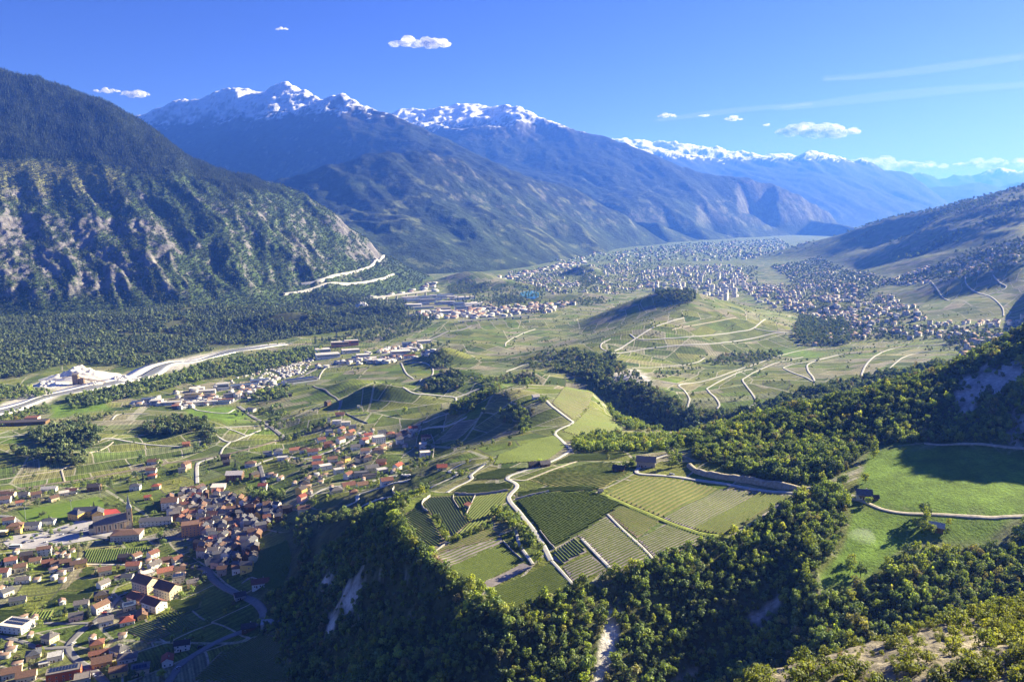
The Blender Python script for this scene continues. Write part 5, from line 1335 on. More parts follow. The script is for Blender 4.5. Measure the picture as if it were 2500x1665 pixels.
H = [  # the other houses one can pick out: u, v, w, d, h, type, wall, roof, turn
 (123, 1564, 13, 12, 6.2, 'hip', 'cream', 'grey', -20), (83, 1606, 13, 11, 6, 'hip', 'cream', 'slate', 25), (136, 1610, 14, 11, 5.6, 'flat', 'white', 'pale', 25), (108, 1624, 9, 6, 2.8, 'flat', 'white', 'pale', 25), (30, 1648, 17, 12, 5.5, 'gable', 'cream', 'brown', 25), (66, 1657, 17, 12, 5.5, 'gable', 'cream', 'brown', 22),
 (202, 1662, 14, 12, 5, 'flat', 'grey', 'grey', 25), (238, 1580, 13, 11, 6, 'hip', 'yellow', 'redbrown', 22), (246, 1598, 21, 8, 3.4, 'gable', 'yellow', 'redbrown', 25), (292, 1594, 16, 12, 5.5, 'hip', 'white', 'grey', -25), (250, 1622, 18, 13, 5.5, 'gable', 'yellow', 'brown', 25), (312, 1611, 18, 12, 5, 'hip', 'white', 'grey', 20),
 (291, 1645, 16, 12, 5.5, 'gable', 'yellow', 'brown', 20), (344, 1640, 16, 12, 6, 'hip', 'cream', 'slate', 20), (410, 1620, 12, 10, 6, 'gable', 'white', 'red', -70), (446, 1584, 15, 10, 7, 'gable', 'white', 'dark', 15), (312, 1520, 15, 13, 4.5, 'hip', 'white', 'red', 22), (348, 1507, 14, 10, 5, 'gable', 'yellow', 'brown', -65), (259, 1522, 15, 11, 5.5, 'gable', 'white', 'grey', 30),
 (316, 1486, 13, 10, 6, 'gable', 'cream', 'blue', 30), (246, 1492, 17, 11, 8.5, 'gable', 'white', 'brown', 60), (187, 1512, 14, 10, 6, 'gable', 'pink', 'grey', 20), (200, 1482, 15, 10, 6, 'gable', 'grey', 'grey', 20), (248, 1459, 15, 12, 6, 'hip', 'yellow', 'dark', 25), (253, 1432, 13, 10, 6, 'gable', 'white', 'grey', 60), (17, 1452, 13, 10, 6, 'gable', 'white', 'slate', 60),
 (45, 1471, 17, 10, 5, 'gable', 'cream', 'slate', 25), (57, 1420, 15, 9, 4.5, 'gable', 'white', 'grey', 15), (8, 1405, 16, 12, 7, 'gable', 'white', 'orange', 8), (51, 1391, 14, 11, 6, 'gable', 'cream', 'brown', 25), (28, 1376, 14, 11, 6.5, 'gable', 'white', 'orange', 25), (66, 1364, 15, 11, 7, 'gable', 'wood', 'dark', 25), (87, 1374, 13, 10, 5, 'gable', 'white', 'brown', 25),
 (117, 1379, 13, 10, 5, 'gable', 'wood', 'redbrown', 25), (138, 1380, 12, 10, 4.5, 'gable', 'white', 'brown', 25), (161, 1379, 13, 10, 5.5, 'gable', 'wood', 'brown', 25), (193, 1384, 19, 11, 6.5, 'gable', 'yellow', 'brown', 28), (110, 1355, 17, 9, 10, 'gable', 'white', 'brown', 20), (168, 1392, 13, 9, 4, 'flat', 'grey', 'grey', 20), (257, 1400, 15, 11, 6.2, 'gable', 'cream', 'brown', 28),
 (327, 1388, 17, 11, 6.5, 'gable', 'cream', 'orange', 8), (378, 1387, 15, 10, 7, 'gable', 'white', 'grey', 55), (361, 1404, 15, 11, 4, 'flat', 'white', 'pale', 40), (404, 1403, 19, 12, 6.5, 'gable', 'cream', 'orange', 30), (312, 1413, 13, 9, 4.5, 'gable', 'white', 'slate', 8), (440, 1398, 12, 10, 5.5, 'gable', 'cream', 'brown', 25), (437, 1420, 15, 11, 7.5, 'flat', 'white', 'slate', 25),
 (471, 1429, 13, 10, 5.5, 'gable', 'cream', 'grey', 25), (306, 1367, 16, 9, 6, 'gable', 'wood', 'dark', 8), (374, 1360, 13, 10, 7, 'gable', 'white', 'redbrown', 60), (408, 1372, 12, 9, 5, 'gable', 'wood', 'brown', 20), (433, 1372, 12, 9, 6, 'gable', 'cream', 'redbrown', 55), (334, 1364, 11, 9, 6, 'gable', 'white', 'brown', 60),
 (119, 1279, 19, 11, 6.5, 'hip', 'white', 'slate', 10), (81, 1290, 20, 11, 7, 'gable', 'white', 'slate', 12), (38, 1290, 21, 13, 6, 'hip', 'yellow', 'brown', 20), (23, 1276, 16, 10, 6, 'gable', 'white', 'brown', 20), (46, 1302, 8, 7, 8, 'hip', 'yellow', 'brown', 10), (5, 1305, 14, 8, 5, 'flat', 'yellow', 'pale', 10),
 (474, 1248, 15, 9, 8, 'gable', 'yellow', 'grey', 30), (331, 1195, 17, 11, 7.5, 'hip', 'white', 'slate', 8), (382, 1193, 13, 10, 6, 'hip', 'cream', 'red', 8), (121, 1198, 24, 10, 5, 'gable', 'white', 'pale', 8), (176, 1204, 18, 10, 6, 'gable', 'white', 'redbrown', 8), (157, 1208, 14, 9, 5, 'gable', 'white', 'pale', 30), (231, 1196, 20, 14, 7, 'gable', 'wood', 'dark', 10),
 (89, 1213, 15, 11, 6, 'gable', 'cream', 'brown', 30), (59, 1212, 15, 10, 5, 'gable', 'white', 'grey', 10), (132, 1222, 13, 10, 6, 'gable', 'cream', 'brown', 55), (372, 1166, 14, 10, 5, 'hip', 'cream', 'red', 10), (370, 1154, 17, 11, 6, 'gable', 'white', 'brown', 10), (13, 1226, 17, 13, 7, 'gable', 'white', 'brown', 20), (49, 1232, 11, 8, 5, 'gable', 'white', 'orange', 30), (361, 1219, 10, 8, 5, 'gable', 'pink', 'red', 20), (18, 1212, 26, 10, 6, 'gable', 'cream', 'brown', 5),
 (642, 1197, 13, 10, 9, 'gable', 'white', 'red', 5), (744, 1187, 15, 12, 6, 'hip', 'cream', 'dark', 20), (736, 1203, 13, 12, 7, 'gable', 'yellow', 'dark', 65), (737, 1220, 12, 9, 6, 'gable', 'pink', 'red', 60), (742, 1249, 16, 11, 6, 'gable', 'cream', 'brown', 20), (851, 1191, 19, 13, 5.5, 'gable', 'cream', 'redbrown', 30), (821, 1202, 17, 12, 5, 'hip', 'cream', 'grey', 25), (886, 1189, 17, 12, 5, 'gable', 'white', 'brown', 25), (863, 1205, 10, 8, 4, 'hip', 'pink', 'brown', 20),
 (944, 1181, 16, 11, 6, 'gable', 'white', 'redbrown', 25), (972, 1147, 15, 11, 8, 'gable', 'white', 'red', 60), (931, 1134, 16, 11, 6, 'gable', 'orange', 'brown', 5), (851, 1168, 13, 10, 8, 'gable', 'white', 'redbrown', 55), (827, 1155, 15, 11, 7, 'flat', 'white', 'pale', 30), (795, 1147, 20, 12, 8, 'flat', 'white', 'pale', 30), (776, 1142, 18, 12, 8, 'gable', 'white', 'orange', 15), (774, 1125, 15, 11, 6, 'gable', 'white', 'red', 15), (812, 1128, 16, 11, 7, 'gable', 'white', 'brown', 20),
 (844, 1126, 13, 11, 7, 'hip', 'yellow', 'dark', 55), (829, 1138, 13, 10, 6, 'hip', 'cream', 'brown', 20), (880, 1126, 13, 11, 7, 'hip', 'cream', 'dark', 55), (897, 1124, 14, 11, 7, 'hip', 'cream', 'brown', 20), (908, 1150, 20, 13, 7, 'gable', 'cream', 'grey', 30), (933, 1154, 17, 12, 6, 'flat', 'cream', 'pale', 30), (882, 1163, 22, 10, 7, 'flat', 'grey', 'slate', 15), (902, 1168, 22, 9, 6, 'flat', 'stone', 'dark', 15), (868, 1098, 16, 11, 7, 'gable', 'white', 'grey', 20), (891, 1106, 15, 11, 6, 'gable', 'white', 'brown', 20),
 (923, 1106, 19, 12, 7, 'hip', 'stone', 'brown', 15), (934, 1098, 13, 10, 7, 'gable', 'cream', 'brown', 60), (1038, 1115, 17, 11, 8, 'flat', 'white', 'pale', 15), (1033, 1094, 13, 11, 8, 'flat', 'white', 'pale', 10), (976, 1083, 13, 11, 9, 'gable', 'white', 'slate', 20), (1040, 1072, 17, 12, 6, 'hip', 'pink', 'redbrown', 10), (1008, 1053, 17, 11, 7, 'gable', 'white', 'red', 20), (982, 1064, 17, 11, 7, 'gable', 'pink', 'brown', 65), (953, 1066, 16, 12, 7, 'hip', 'cream', 'orange', 15), (933, 1062, 15, 11, 7, 'gable', 'white', 'slate', 20),
 (889, 1083, 14, 12, 8, 'gable', 'white', 'red', 60), (899, 1068, 15, 11, 6, 'gable', 'white', 'red', 20), (851, 1070, 17, 11, 7, 'gable', 'white', 'brown', 25), (857, 1060, 14, 11, 6, 'gable', 'cream', 'orange', 55), (834, 1055, 12, 11, 8, 'gable', 'white', 'orange', 60), (804, 1062, 14, 12, 9, 'flat', 'white', 'slate', 20), (832, 1081, 15, 11, 8, 'gable', 'white', 'redbrown', 55), (802, 1090, 16, 11, 7, 'gable', 'orange', 'redbrown', 20), (785, 1079, 15, 12, 6, 'gable', 'white', 'redbrown', 30), (719, 1104, 19, 12, 6, 'gable', 'cream', 'orange', 30), (744, 1104, 19, 12, 6, 'hip', 'white', 'brown', 15), (764, 1109, 19, 12, 7, 'gable', 'white', 'redbrown', 15),
 (679, 1109, 16, 13, 8, 'hip', 'white', 'slate', 20), (653, 1111, 16, 11, 6, 'flat', 'grey', 'slate', 20), (798, 1031, 16, 12, 8, 'flat', 'white', 'slate', 15), (823, 1036, 19, 11, 8, 'flat', 'white', 'pale', 10), (845, 1038, 19, 11, 7, 'flat', 'white', 'pale', 10), (861, 1047, 15, 11, 7, 'flat', 'grey', 'slate', 15), (621, 1166, 14, 11, 7, 'gable', 'wood', 'dark', 55), (534, 1195, 22, 13, 6, 'shed', 'grey', 'pale', 5), (487, 1203, 17, 12, 10, 'gable', 'yellow', 'brown', 70), (449, 1226, 15, 10, 8, 'gable', 'cream', 'grey', 65), (375, 1131, 20, 12, 5, 'gable', 'white', 'brown', 8),
 (455, 1144, 14, 11, 10, 'gable', 'pink', 'brown', 65), (445, 1152, 13, 11, 6, 'flat', 'cream', 'slate', 20), (553, 1135, 12, 10, 7, 'gable', 'wood', 'dark', 20), (612, 1137, 19, 12, 6, 'hip', 'white', 'brown', 10), (551, 1120, 16, 11, 6, 'gable', 'wood', 'dark', 10), (629, 1239, 17, 7, 4, 'gable', 'white', 'pale', 30), (532, 1205, 17, 11, 5, 'gable', 'cream', 'orange', 10), (690, 1122, 18, 11, 5, 'flat', 'white', 'pale', 15), (613, 1004, 22, 13, 6, 'shed', 'grey', 'slate', -20), (455, 1089, 14, 10, 6, 'gable', 'orange', 'orange', 20), (120, 1043, 18, 8, 5, 'flat', 'white', 'pale', 5), (800, 990, 14, 10, 9, 'gable', 'wood', 'dark', 65), (830, 1015, 19, 10, 5, 'gable', 'pink', 'redbrown', 10)]
for u, v, w_, d_, h_, ty, wa, ro_, rz in H: hh(u, v, w_ * .76, d_ * .78, h_ * .84, ty, wa, ro_, rz, windows=2 if v > 1330 else 1, solar=(u, v) in ((437, 1420), (316, 1486), (344, 1640), (613, 1004)))
# the crowded old village: small houses standing close, grey and brown slate roofs
core = hits([(395, 1232), (452, 1198), (500, 1200), (560, 1218), (640, 1232), (706, 1250), (690, 1268), (640, 1292), (622, 1330), (632, 1372), (592, 1404), (535, 1404), (486, 1372), (470, 1345), (500, 1318), (498, 1292), (430, 1272)])
ca = np.array(core); tries = 0; placed = 0
while placed < 140 and tries < 9000:
    tries += 1
    x, y = random.uniform(ca[:, 0].min(), ca[:, 0].max()), random.uniform(ca[:, 1].min(), ca[:, 1].max())
    if not inpoly(np.array([x]), np.array([y]), core)[0]: continue
    w_, d_ = random.uniform(7, 11.5), random.uniform(6, 8.5)
    if any((x - q['x']) ** 2 + (y - q['y']) ** 2 < (.44 * (w_ + q['w'])) ** 2 for q in HOUSES): continue
    if not off_road(x, y, 4.0)[0]: continue
    ro_ = random.choices(['slate', 'grey', 'brown', 'dark', 'redbrown', 'orange', 'red'], [30, 26, 26, 10, 6, 3, 2])[0]
    wa = random.choices(['white', 'cream', 'grey', 'wood', 'pink', 'yellow', 'stone'], [24, 18, 16, 22, 8, 4, 14])[0]
    house(x, y, w_, d_, random.uniform(5.2, 9.5), 'gable', d_ * random.uniform(.24, .34), wa, ro_, random.choice((-24, 66)) + random.gauss(30, 12), windows=1, ov=.55); placed += 1

# labels that single out each of the other houses: roof, wall, and its rank from the nearest landmark
LM_PTS = [('the church', hit(276, 1292)), ('the cream apartment blocks', hit(385, 1450)), ('the white house with solar panels', hit(42, 1536)), ('the orange-red modern house', hit(158, 1655)), ('the orange brick block', hit(467, 1304)), ('the big timber chalet', hit(574, 1170)),
          ('the white modern apartment block', hit(925, 1082)), ('the grass hairpin road', hit(870, 1224)), ('the football pitch', hit(150, 1243)), ('the house in walled gardens', hit(636, 1428)), ('the level crossing', hit(695, 1070)), ('the valley works', hit(560, 975))]
def ordinal(n):
    ones = ['', 'first', 'second', 'third', 'fourth', 'fifth', 'sixth', 'seventh', 'eighth', 'ninth', 'tenth', 'eleventh', 'twelfth', 'thirteenth', 'fourteenth', 'fifteenth', 'sixteenth', 'seventeenth', 'eighteenth', 'nineteenth']
    tens = ['', '', 'twent', 'thirt', 'fort', 'fift', 'sixt', 'sevent', 'eight', 'ninet']
    return ones[n] if n < 20 else tens[n // 10] + 'ieth' if n % 10 == 0 else tens[n // 10] + 'y-' + ones[n % 10]
WORDW = {'white': 'white', 'cream': 'cream', 'yellow': 'yellow', 'grey': 'grey', 'wood': 'timber', 'orange': 'orange', 'pink': 'pinkish', 'stone': 'stone', 'red': 'red'}
WORDR = {'red': 'bright red', 'orange': 'orange', 'brown': 'brown', 'grey': 'grey', 'dark': 'nearly black', 'pale': 'pale', 'redbrown': 'reddish brown', 'slate': 'slate', 'blue': 'blue'}
def rank_labels(items, phrase, points, xy):
    """items without a label: phrase(item) + rank by distance from the nearest landmark among items of the same phrase"""
    near = {}
    for it in items:
        x, y = xy(it); j = min(range(len(points)), key=lambda k: (x - points[k][1][0]) ** 2 + (y - points[k][1][1]) ** 2)
        near.setdefault((phrase(it), j), []).append((math.hypot(x - points[j][1][0], y - points[j][1][1]), it))
    for (ph, j), L in near.items():
        L.sort(key=lambda q: q[0])
        for r, (dd, it) in enumerate(L): yield it, ph + (', the one closest to ' if len(L) == 1 else (', nearest to ' if r == 0 else f', {ordinal(r + 1)} nearest to ')) + points[j][0]
rest = [q for q in HOUSES if not q['label']]
for q, lab in rank_labels(rest, lambda q: f"{WORDW[q['wall']]} house with {WORDR[q['roof']]} {'flat' if q['typ'] == 'flat' else 'hipped' if q['typ'] == 'hip' else 'pitched'} roof", LM_PTS, lambda q: (q['x'], q['y'])): q['o']['label'] = lab

# ---- the church
cx_, cy__ = hit(272, 1292); cz = float(ground_z(cx_, cy__))
ch = add_obj('church', None, None, (cx_, cy__, cz), rad(24), label='yellow stone church with a slate roof and a tall slender spire', category='church')
M_CHW = simple('church_wall', (.70, .60, .42), .9, .15, .6); M_SAND = simple('church_stone', (.50, .34, .19), .9, .2, 1.0)
b = MB(); L_, W_, Hh, Rr = 34, 15, 10.5, 7.5
b.poly([(-L_ / 2, -W_ / 2, -3), (L_ / 2, -W_ / 2, -3), (L_ / 2, -W_ / 2, Hh), (-L_ / 2, -W_ / 2, Hh)]); b.poly([(L_ / 2, W_ / 2, -3), (-L_ / 2, W_ / 2, -3), (-L_ / 2, W_ / 2, Hh), (L_ / 2, W_ / 2, Hh)])
b.poly([(L_ / 2, -W_ / 2, -3), (L_ / 2, W_ / 2, -3), (L_ / 2, W_ / 2, Hh), (L_ / 2, 0, Hh + Rr), (L_ / 2, -W_ / 2, Hh)]); b.poly([(-L_ / 2, W_ / 2, -3), (-L_ / 2, -W_ / 2, -3), (-L_ / 2, -W_ / 2, Hh), (-L_ / 2, 0, Hh + Rr), (-L_ / 2, W_ / 2, Hh)])
nave = add_obj('nave_wall', b.mesh('nave_wall', [M_CHW]), ch)
b = MB()
for s_ in (-1, 1):
    pts = [(-L_ / 2 - .6, s_ * (W_ / 2 + .8), Hh - .5), (L_ / 2 + .6, s_ * (W_ / 2 + .8), Hh - .5), (L_ / 2 + .6, 0, Hh + Rr + .3), (-L_ / 2 - .6, 0, Hh + Rr + .3)]
    b.slab(pts if s_ < 0 else pts[::-1], .3)
add_obj('roof', b.mesh('roof', [ROOFS['grey']]), ch)
b = MB(); b.box(-L_ / 2 - 5, -L_ / 2 - .01, -5.4, 5.4, -3, 6.5); add_obj('porch', b.mesh('porch', [M_CHW]), ch)
b = MB(); b.slab([(-L_ / 2 - 5.5, -6, 6.4), (-L_ / 2 - .02, -6, 9.2), (-L_ / 2 - .02, 6, 9.2), (-L_ / 2 - 5.5, 6, 6.4)], .3); add_obj('porch_roof', b.mesh('porch_roof', [ROOFS['dark']]), ch)
for i in range(6):
    x = -L_ / 2 + 2.6 + i * 5.6
    q = MB(); q.box(-.55, .55, -.9, 0, -3, 8.8); q.slab([(-.55, -.9, 8.8), (.55, -.9, 8.8), (.55, 0, 9.8), (-.55, 0, 9.8)], .1); add_obj('buttress', q.mesh('buttress', [M_SAND]), ch, (x, -W_ / 2 - .003, 0))
    if i < 5:
        q = MB(); q.box(-.75, .75, -.08, 0, 2.6, 7.2, 0); q.poly([(-.75, -.08, 7.2), (.75, -.08, 7.2), (.45, -.08, 8.1), (0, -.08, 8.5), (-.45, -.08, 8.1)], 0)
        add_obj('window', q.mesh('window', [M_GLASS]), ch, (x + 2.8, -W_ / 2 - .004, 0))
tw = add_obj('tower', None, ch, (L_ / 2 + 2.6, -3.2, 0))
b = MB(); b.box(-2.6, 2.6, -2.6, 2.6, -3, 24); add_obj('tower_wall', b.mesh('tower_wall', [M_CHW]), tw)
b = MB()
for sx_ in (-1, 1):
    for sy_ in (-1, 1): b.box(sx_ * 2.3 - .42 + .12 * sx_, sx_ * 2.3 + .42 + .12 * sx_, sy_ * 2.3 - .42 + .12 * sy_, sy_ * 2.3 + .42 + .12 * sy_, -3, 24.4)
for zz in (8, 15, 21): b.box(-2.72, 2.72, -2.72, 2.72, zz, zz + .4)
add_obj('tower_trim', b.mesh('tower_trim', [M_SAND]), tw)
for zz, hw in ((16.6, 3.2), (9.6, 2.6)):
    for k in range(4):
        q = MB(); q.box(-.7, .7, -.1, 0, 0, hw); o_ = add_obj('belfry_opening', q.mesh('belfry_opening', [M_GLASS]), tw, (2.62 * math.sin(k * math.pi / 2), -2.62 * math.cos(k * math.pi / 2), zz), k * math.pi / 2)
b = MB()
for k in range(4):
    a0, a1 = k * math.pi / 2 + math.pi / 4, (k + 1) * math.pi / 2 + math.pi / 4
    p = lambda a, r, z: (r * math.cos(a), r * math.sin(a), z)
    b.poly([p(a0, 4.1, 24), p(a1, 4.1, 24), p(a1, 2.0, 28.5), p(a0, 2.0, 28.5)]); b.poly([p(a0, 2.0, 28.5), p(a1, 2.0, 28.5), p(a1, .12, 41), p(a0, .12, 41)])
add_obj('spire', b.mesh('spire', [simple('spire_metal', (.30, .33, .36), .5, .15)]), tw)
b = MB(); b.box(-.06, .06, -.06, .06, 40.8, 43); b.box(-.5, .5, -.06, .06, 42.1, 42.24); add_obj('cross', b.mesh('cross', [M_CHIM]), tw)
# ---------------------------------------------------------------- works halls, far town
def works(u, v, w, d, h, roof, wall, rz, typ='flat', solar=False, label=None, name='works_hall'):
    x, y = hit(u, v)
    o = house(x, y, w, d, h, typ, {'flat': 0, 'gable': d * .14, 'shed': d * .1}.get(typ, 1), wall, roof, rz, windows=0, name=name, category='works hall', group='halls of the valley works', chim=False, solar=solar, label=label, ov=.4)
    b = MB(); n = max(2, int(w / 9))
    b.box(-w * .47, w * .47, -d / 2 - .06, -d / 2 - .002, h * .55, h * .8)
    add_obj('window_band', b.mesh('window_band', [M_GLASS]), o)
    b = MB(); b.box(-w * .3 - 2, -w * .3 + 2, -d / 2 - .09, -d / 2 - .003, 0, min(4, h * .5)); add_obj('gate', b.mesh('gate', [M_CHIM]), o)
    return o
n0 = len(HOUSES)
for a in [(336, 987, 22, 12, 6, 'blue', 'white', 12), (363, 979, 26, 12, 6, 'blue', 'white', 12), (383, 987, 22, 16, 9, 'pale', 'white', 12), (416, 988, 44, 12, 6, 'pale', 'white', 14), (488, 974, 62, 18, 7, 'dark', 'grey', 16), (493, 987, 58, 12, 6, 'pale', 'white', 14), (473, 968, 34, 12, 7, 'grey', 'yellow', 14),
          (545, 951, 24, 16, 14, 'pale', 'white', 20), (481, 954, 30, 16, 7, 'pale', 'white', 15), (506, 961, 34, 16, 8, 'pale', 'white', 15), (597, 946, 58, 16, 7, 'blue', 'white', 20), (634, 935, 40, 16, 8, 'blue', 'white', 20), (575, 966, 48, 12, 6, 'slate', 'grey', 28), (548, 980, 36, 10, 5, 'redbrown', 'white', 10), (543, 986, 30, 9, 5, 'blue', 'white', 10),
          (336, 959, 26, 9, 5, 'pale', 'white', 14), (290, 968, 24, 10, 5, 'pale', 'white', 14), (428, 996, 12, 9, 5, 'orange', 'pink', 10), (734, 934, 74, 19, 9, 'slate', 'white', 35), (800, 874, 62, 30, 12, 'pale', 'white', 22), (788, 862, 40, 24, 12, 'pale', 'white', 22), (830, 846, 50, 20, 14, 'pale', 'orange', 15), (858, 843, 40, 18, 15, 'pale', 'orange', 15),
          (856, 861, 48, 24, 9, 'pale', 'white', 20), (886, 873, 34, 18, 9, 'pale', 'white', 20), (905, 880, 30, 16, 7, 'pale', 'white', 20), (978, 866, 50, 24, 11, 'pale', 'white', 18), (1000, 858, 44, 20, 9, 'pale', 'white', 18), (1000, 873, 30, 10, 6, 'red', 'white', 18), (1000, 843, 40, 18, 8, 'blue', 'white', 18), (1035, 838, 40, 16, 8, 'pale', 'white', 20), (925, 884, 34, 14, 7, 'pale', 'white', 18),
          (660, 958, 26, 12, 6, 'grey', 'red', 20), (620, 976, 24, 10, 5, 'pale', 'white', 20), (55, 1036, 84, 20, 6, 'dark', 'wood', 10), (80, 1028, 22, 16, 8, 'redbrown', 'pink', 12), (700, 968, 20, 11, 5, 'dark', 'wood', 20)]: works(*a, solar=a[:2] in ((734, 934),))
random.seed(21)
fz = hits([(990, 728), (1075, 722), (1165, 728), (1170, 752), (1110, 768), (1010, 760)])
fa = np.array(fz)
k = 0
while k < 34:
    x, y = random.uniform(*fa[:, 0][[fa[:, 0].argmin(), fa[:, 0].argmax()]]), random.uniform(fa[:, 1].min(), fa[:, 1].max())
    if not inpoly(np.array([x]), np.array([y]), fz)[0]: continue
    u, v = project(x, y, float(ground_z(x, y)))
    works(u, v, random.uniform(35, 85), random.uniform(18, 40), random.uniform(7, 13), random.choice(['pale', 'pale', 'grey', 'blue']), 'white', random.uniform(5, 25)); k += 1
FAR_LM = [('the gravel works', hit(230, 930)), ('the road crossing', hit(582, 990)), ('the long viaduct', hit(950, 735)), ('the red brick works', hit(845, 846)), ('the wooded rock knoll', hit(1085, 880)), ('the river bend', hit(560, 905))]
L_ = [q for q in HOUSES[n0:] if not q['label']]
def size_word(q): return 'long' if q['w'] > 48 else 'broad' if q['d'] > 20 else 'small'
for q, lab in rank_labels(L_, lambda q: f"{size_word(q)} {WORDW[q['wall']]} works hall with {WORDR[q['roof']]} roof", FAR_LM, lambda q: (q['x'], q['y'])): q['o']['label'] = lab

M_TW = simple('town_wall', (.64, .62, .59), .9, .15, .05); M_TR = simple('town_roof', (.30, .20, .155), .9, .3, .02); M_TR2 = simple('town_roof_grey', (.46, .45, .44), .9, .3, .02)
def town(label, outline, n, hmin, hmax, wmin, wmax, flat=.4, seed=1, apart=False, name='town_houses', category='town'):
    """far houses of the town, too many and too small to count"""
    r_ = np.random.default_rng(seed); xy = hits(outline); a = np.array(xy)
    x = r_.uniform(a[:, 0].min(), a[:, 0].max(), n * 6); y = r_.uniform(a[:, 1].min(), a[:, 1].max(), n * 6)
    k = inpoly(x, y, xy) & (r_.random(n * 6) < smooth(-.3, .3, fbm(x / 140, y / 140, 3, seed + 60)) + .15); x, y = x[k], y[k]
    if apart:
        k = off_road(x, y, 3.5)
        for q in HOUSES: k &= (x - q['x']) ** 2 + (y - q['y']) ** 2 > (max(q['w'], q['d']) * .55 + 3.5) ** 2
        for xy_ in PLOT_XY: k &= ~inpoly(x, y, xy_)
        x, y = x[k], y[k]
    x, y = x[:n], y[:n]; n = len(x)
    z = ground_z(x, y); fs = .78 if name == 'town_houses' and seed < 10 else 1.0
    w = r_.uniform(wmin, wmax, n) / 2 * fs; d = r_.uniform(wmin, wmax, n) * .35 * fs; h = r_.uniform(hmin, hmax, n); th = r_.normal(.3, .35, n) + (r_.random(n) < .4) * 1.57
    isf = r_.random(n) < flat; rise = np.where(isf, .4, d * .6)
    c, s = np.cos(th), np.sin(th)
    def pt(px, py, pz): return np.stack([x + px * c - py * s, y + px * s + py * c, z + pz], 1)
    B = [pt(-w, -d, -2), pt(w, -d, -2), pt(w, d, -2), pt(-w, d, -2), pt(-w, -d, h), pt(w, -d, h), pt(w, d, h), pt(-w, d, h)]
    o1 = np.where(isf, d, 0)
    R = [pt(-w - .6, -d - .6, h + .05), pt(w + .6, -d - .6, h + .05), pt(w + .6, d + .6, h + .05), pt(-w - .6, d + .6, h + .05), pt(-w - .6, -o1, h + rise), pt(w + .6, -o1, h + rise), pt(w + .6, o1, h + rise), pt(-w - .6, o1, h + rise)]
    V = np.stack(B + R, 1).reshape(-1, 3)
    loc = np.array([(0, 1, 5, 4), (1, 2, 6, 5), (2, 3, 7, 6), (3, 0, 4, 7), (8, 9, 13, 12), (10, 11, 15, 14), (12, 13, 14, 15), (9, 10, 14, 13), (11, 8, 12, 15)])
    F = (np.arange(n)[:, None, None] * 16 + loc[None]).reshape(-1, 4)
    mi = np.tile([0, 0, 0, 0, 1, 1, 1, 0, 0], n).reshape(n, 9); mi[isf, 4:7] = 2
    add_obj(name, new_mesh(name, V, F, [M_TW, M_TR, M_TR2], mat_idx=mi.ravel()), kind='stuff', label=label, category=category)
town('white tower blocks and flats in the centre of the town', [(1560, 662), (1700, 648), (1800, 650), (1850, 690), (1800, 724), (1680, 716), (1580, 700)], 340, 7, 17, 12, 28, .6, 2)
town('one tall cluster of blocks behind the vineyard hill', [(1640, 680), (1700, 672), (1830, 680), (1840, 710), (1700, 716)], 22, 22, 38, 14, 24, 1, 3)
town('houses of the near side of the town beside the lake', [(1240, 665), (1560, 640), (1600, 700), (1450, 722), (1260, 690)], 300, 5, 11, 10, 24, .4, 4)
town('houses spreading up the slope right of the town', [(1800, 690), (2050, 690), (2200, 730), (2270, 785), (2100, 805), (1950, 770), (1850, 740)], 480, 5, 12, 10, 22, .3, 5)
town('village of houses in front of the right-hand vineyards', [(2050, 792), (2500, 776), (2560, 815), (2300, 828), (2060, 832), (1960, 850)], 260, 5, 10, 9, 20, .3, 6)
town('scattered houses among trees under the right-hand ridge', [(1880, 650), (2000, 625), (2200, 690), (2100, 720), (1930, 690)], 200, 5, 10, 10, 20, .3, 7)
town('hillside houses high on the right-hand slope', [(2250, 650), (2560, 590), (2560, 660), (2280, 695), (2150, 690)], 200, 5, 10, 10, 22, .3, 8)
town('faint houses far along the valley floor', [(1300, 645), (1450, 618), (1650, 598), (1900, 584), (2000, 600), (1850, 630), (1500, 642)], 420, 5, 12, 14, 40, .6, 9)
town('line of white works and houses at the foot of the far mountain', [(1180, 672), (1300, 660), (1420, 636), (1440, 642), (1320, 668), (1200, 684)], 130, 6, 12, 14, 44, .7, 10)
town('houses along the valley road before the lake', [(1000, 775), (1080, 762), (1300, 742), (1420, 742), (1330, 768), (1080, 782)], 190, 5, 11, 12, 30, .5, 11)
town('works and houses beside the far bridge', [(930, 700), (1060, 690), (1080, 712), (960, 720), (880, 735)], 60, 5, 10, 14, 40, .7, 12)

town('small buildings and yards packed between the works halls', [(320, 990), (470, 950), (640, 928), (720, 922), (620, 972), (440, 1000)], 90, 3, 7, 7, 18, .7, 13)
town('white caravans and huts of the camp site among the trees', [(520, 940), (690, 890), (770, 872), (740, 912), (620, 942)], 260, 2.2, 3.2, 4, 8, .9, 14)
town('small buildings beside the valley road by the red brick works', [(770, 900), (900, 862), (1040, 838), (1060, 862), (930, 888)], 80, 3, 8, 8, 22, .7, 15)

town('small sheds, garages and outbuildings between the village houses', [(-40, 1660), (-40, 1340), (60, 1345), (200, 1340), (300, 1360), (480, 1380), (520, 1410), (420, 1480), (330, 1560), (380, 1660)], 45, 2.4, 4.2, 4.5, 8, .1, 16, True, 'outbuildings', 'shed')
town('small sheds and garages between the upper village houses', [(600, 1140), (700, 1095), (790, 1050), (1000, 1050), (1020, 1110), (960, 1160), (820, 1210), (720, 1240), (700, 1180)], 40, 2.4, 4.5, 5, 9, .1, 17, True, 'outbuildings', 'shed')

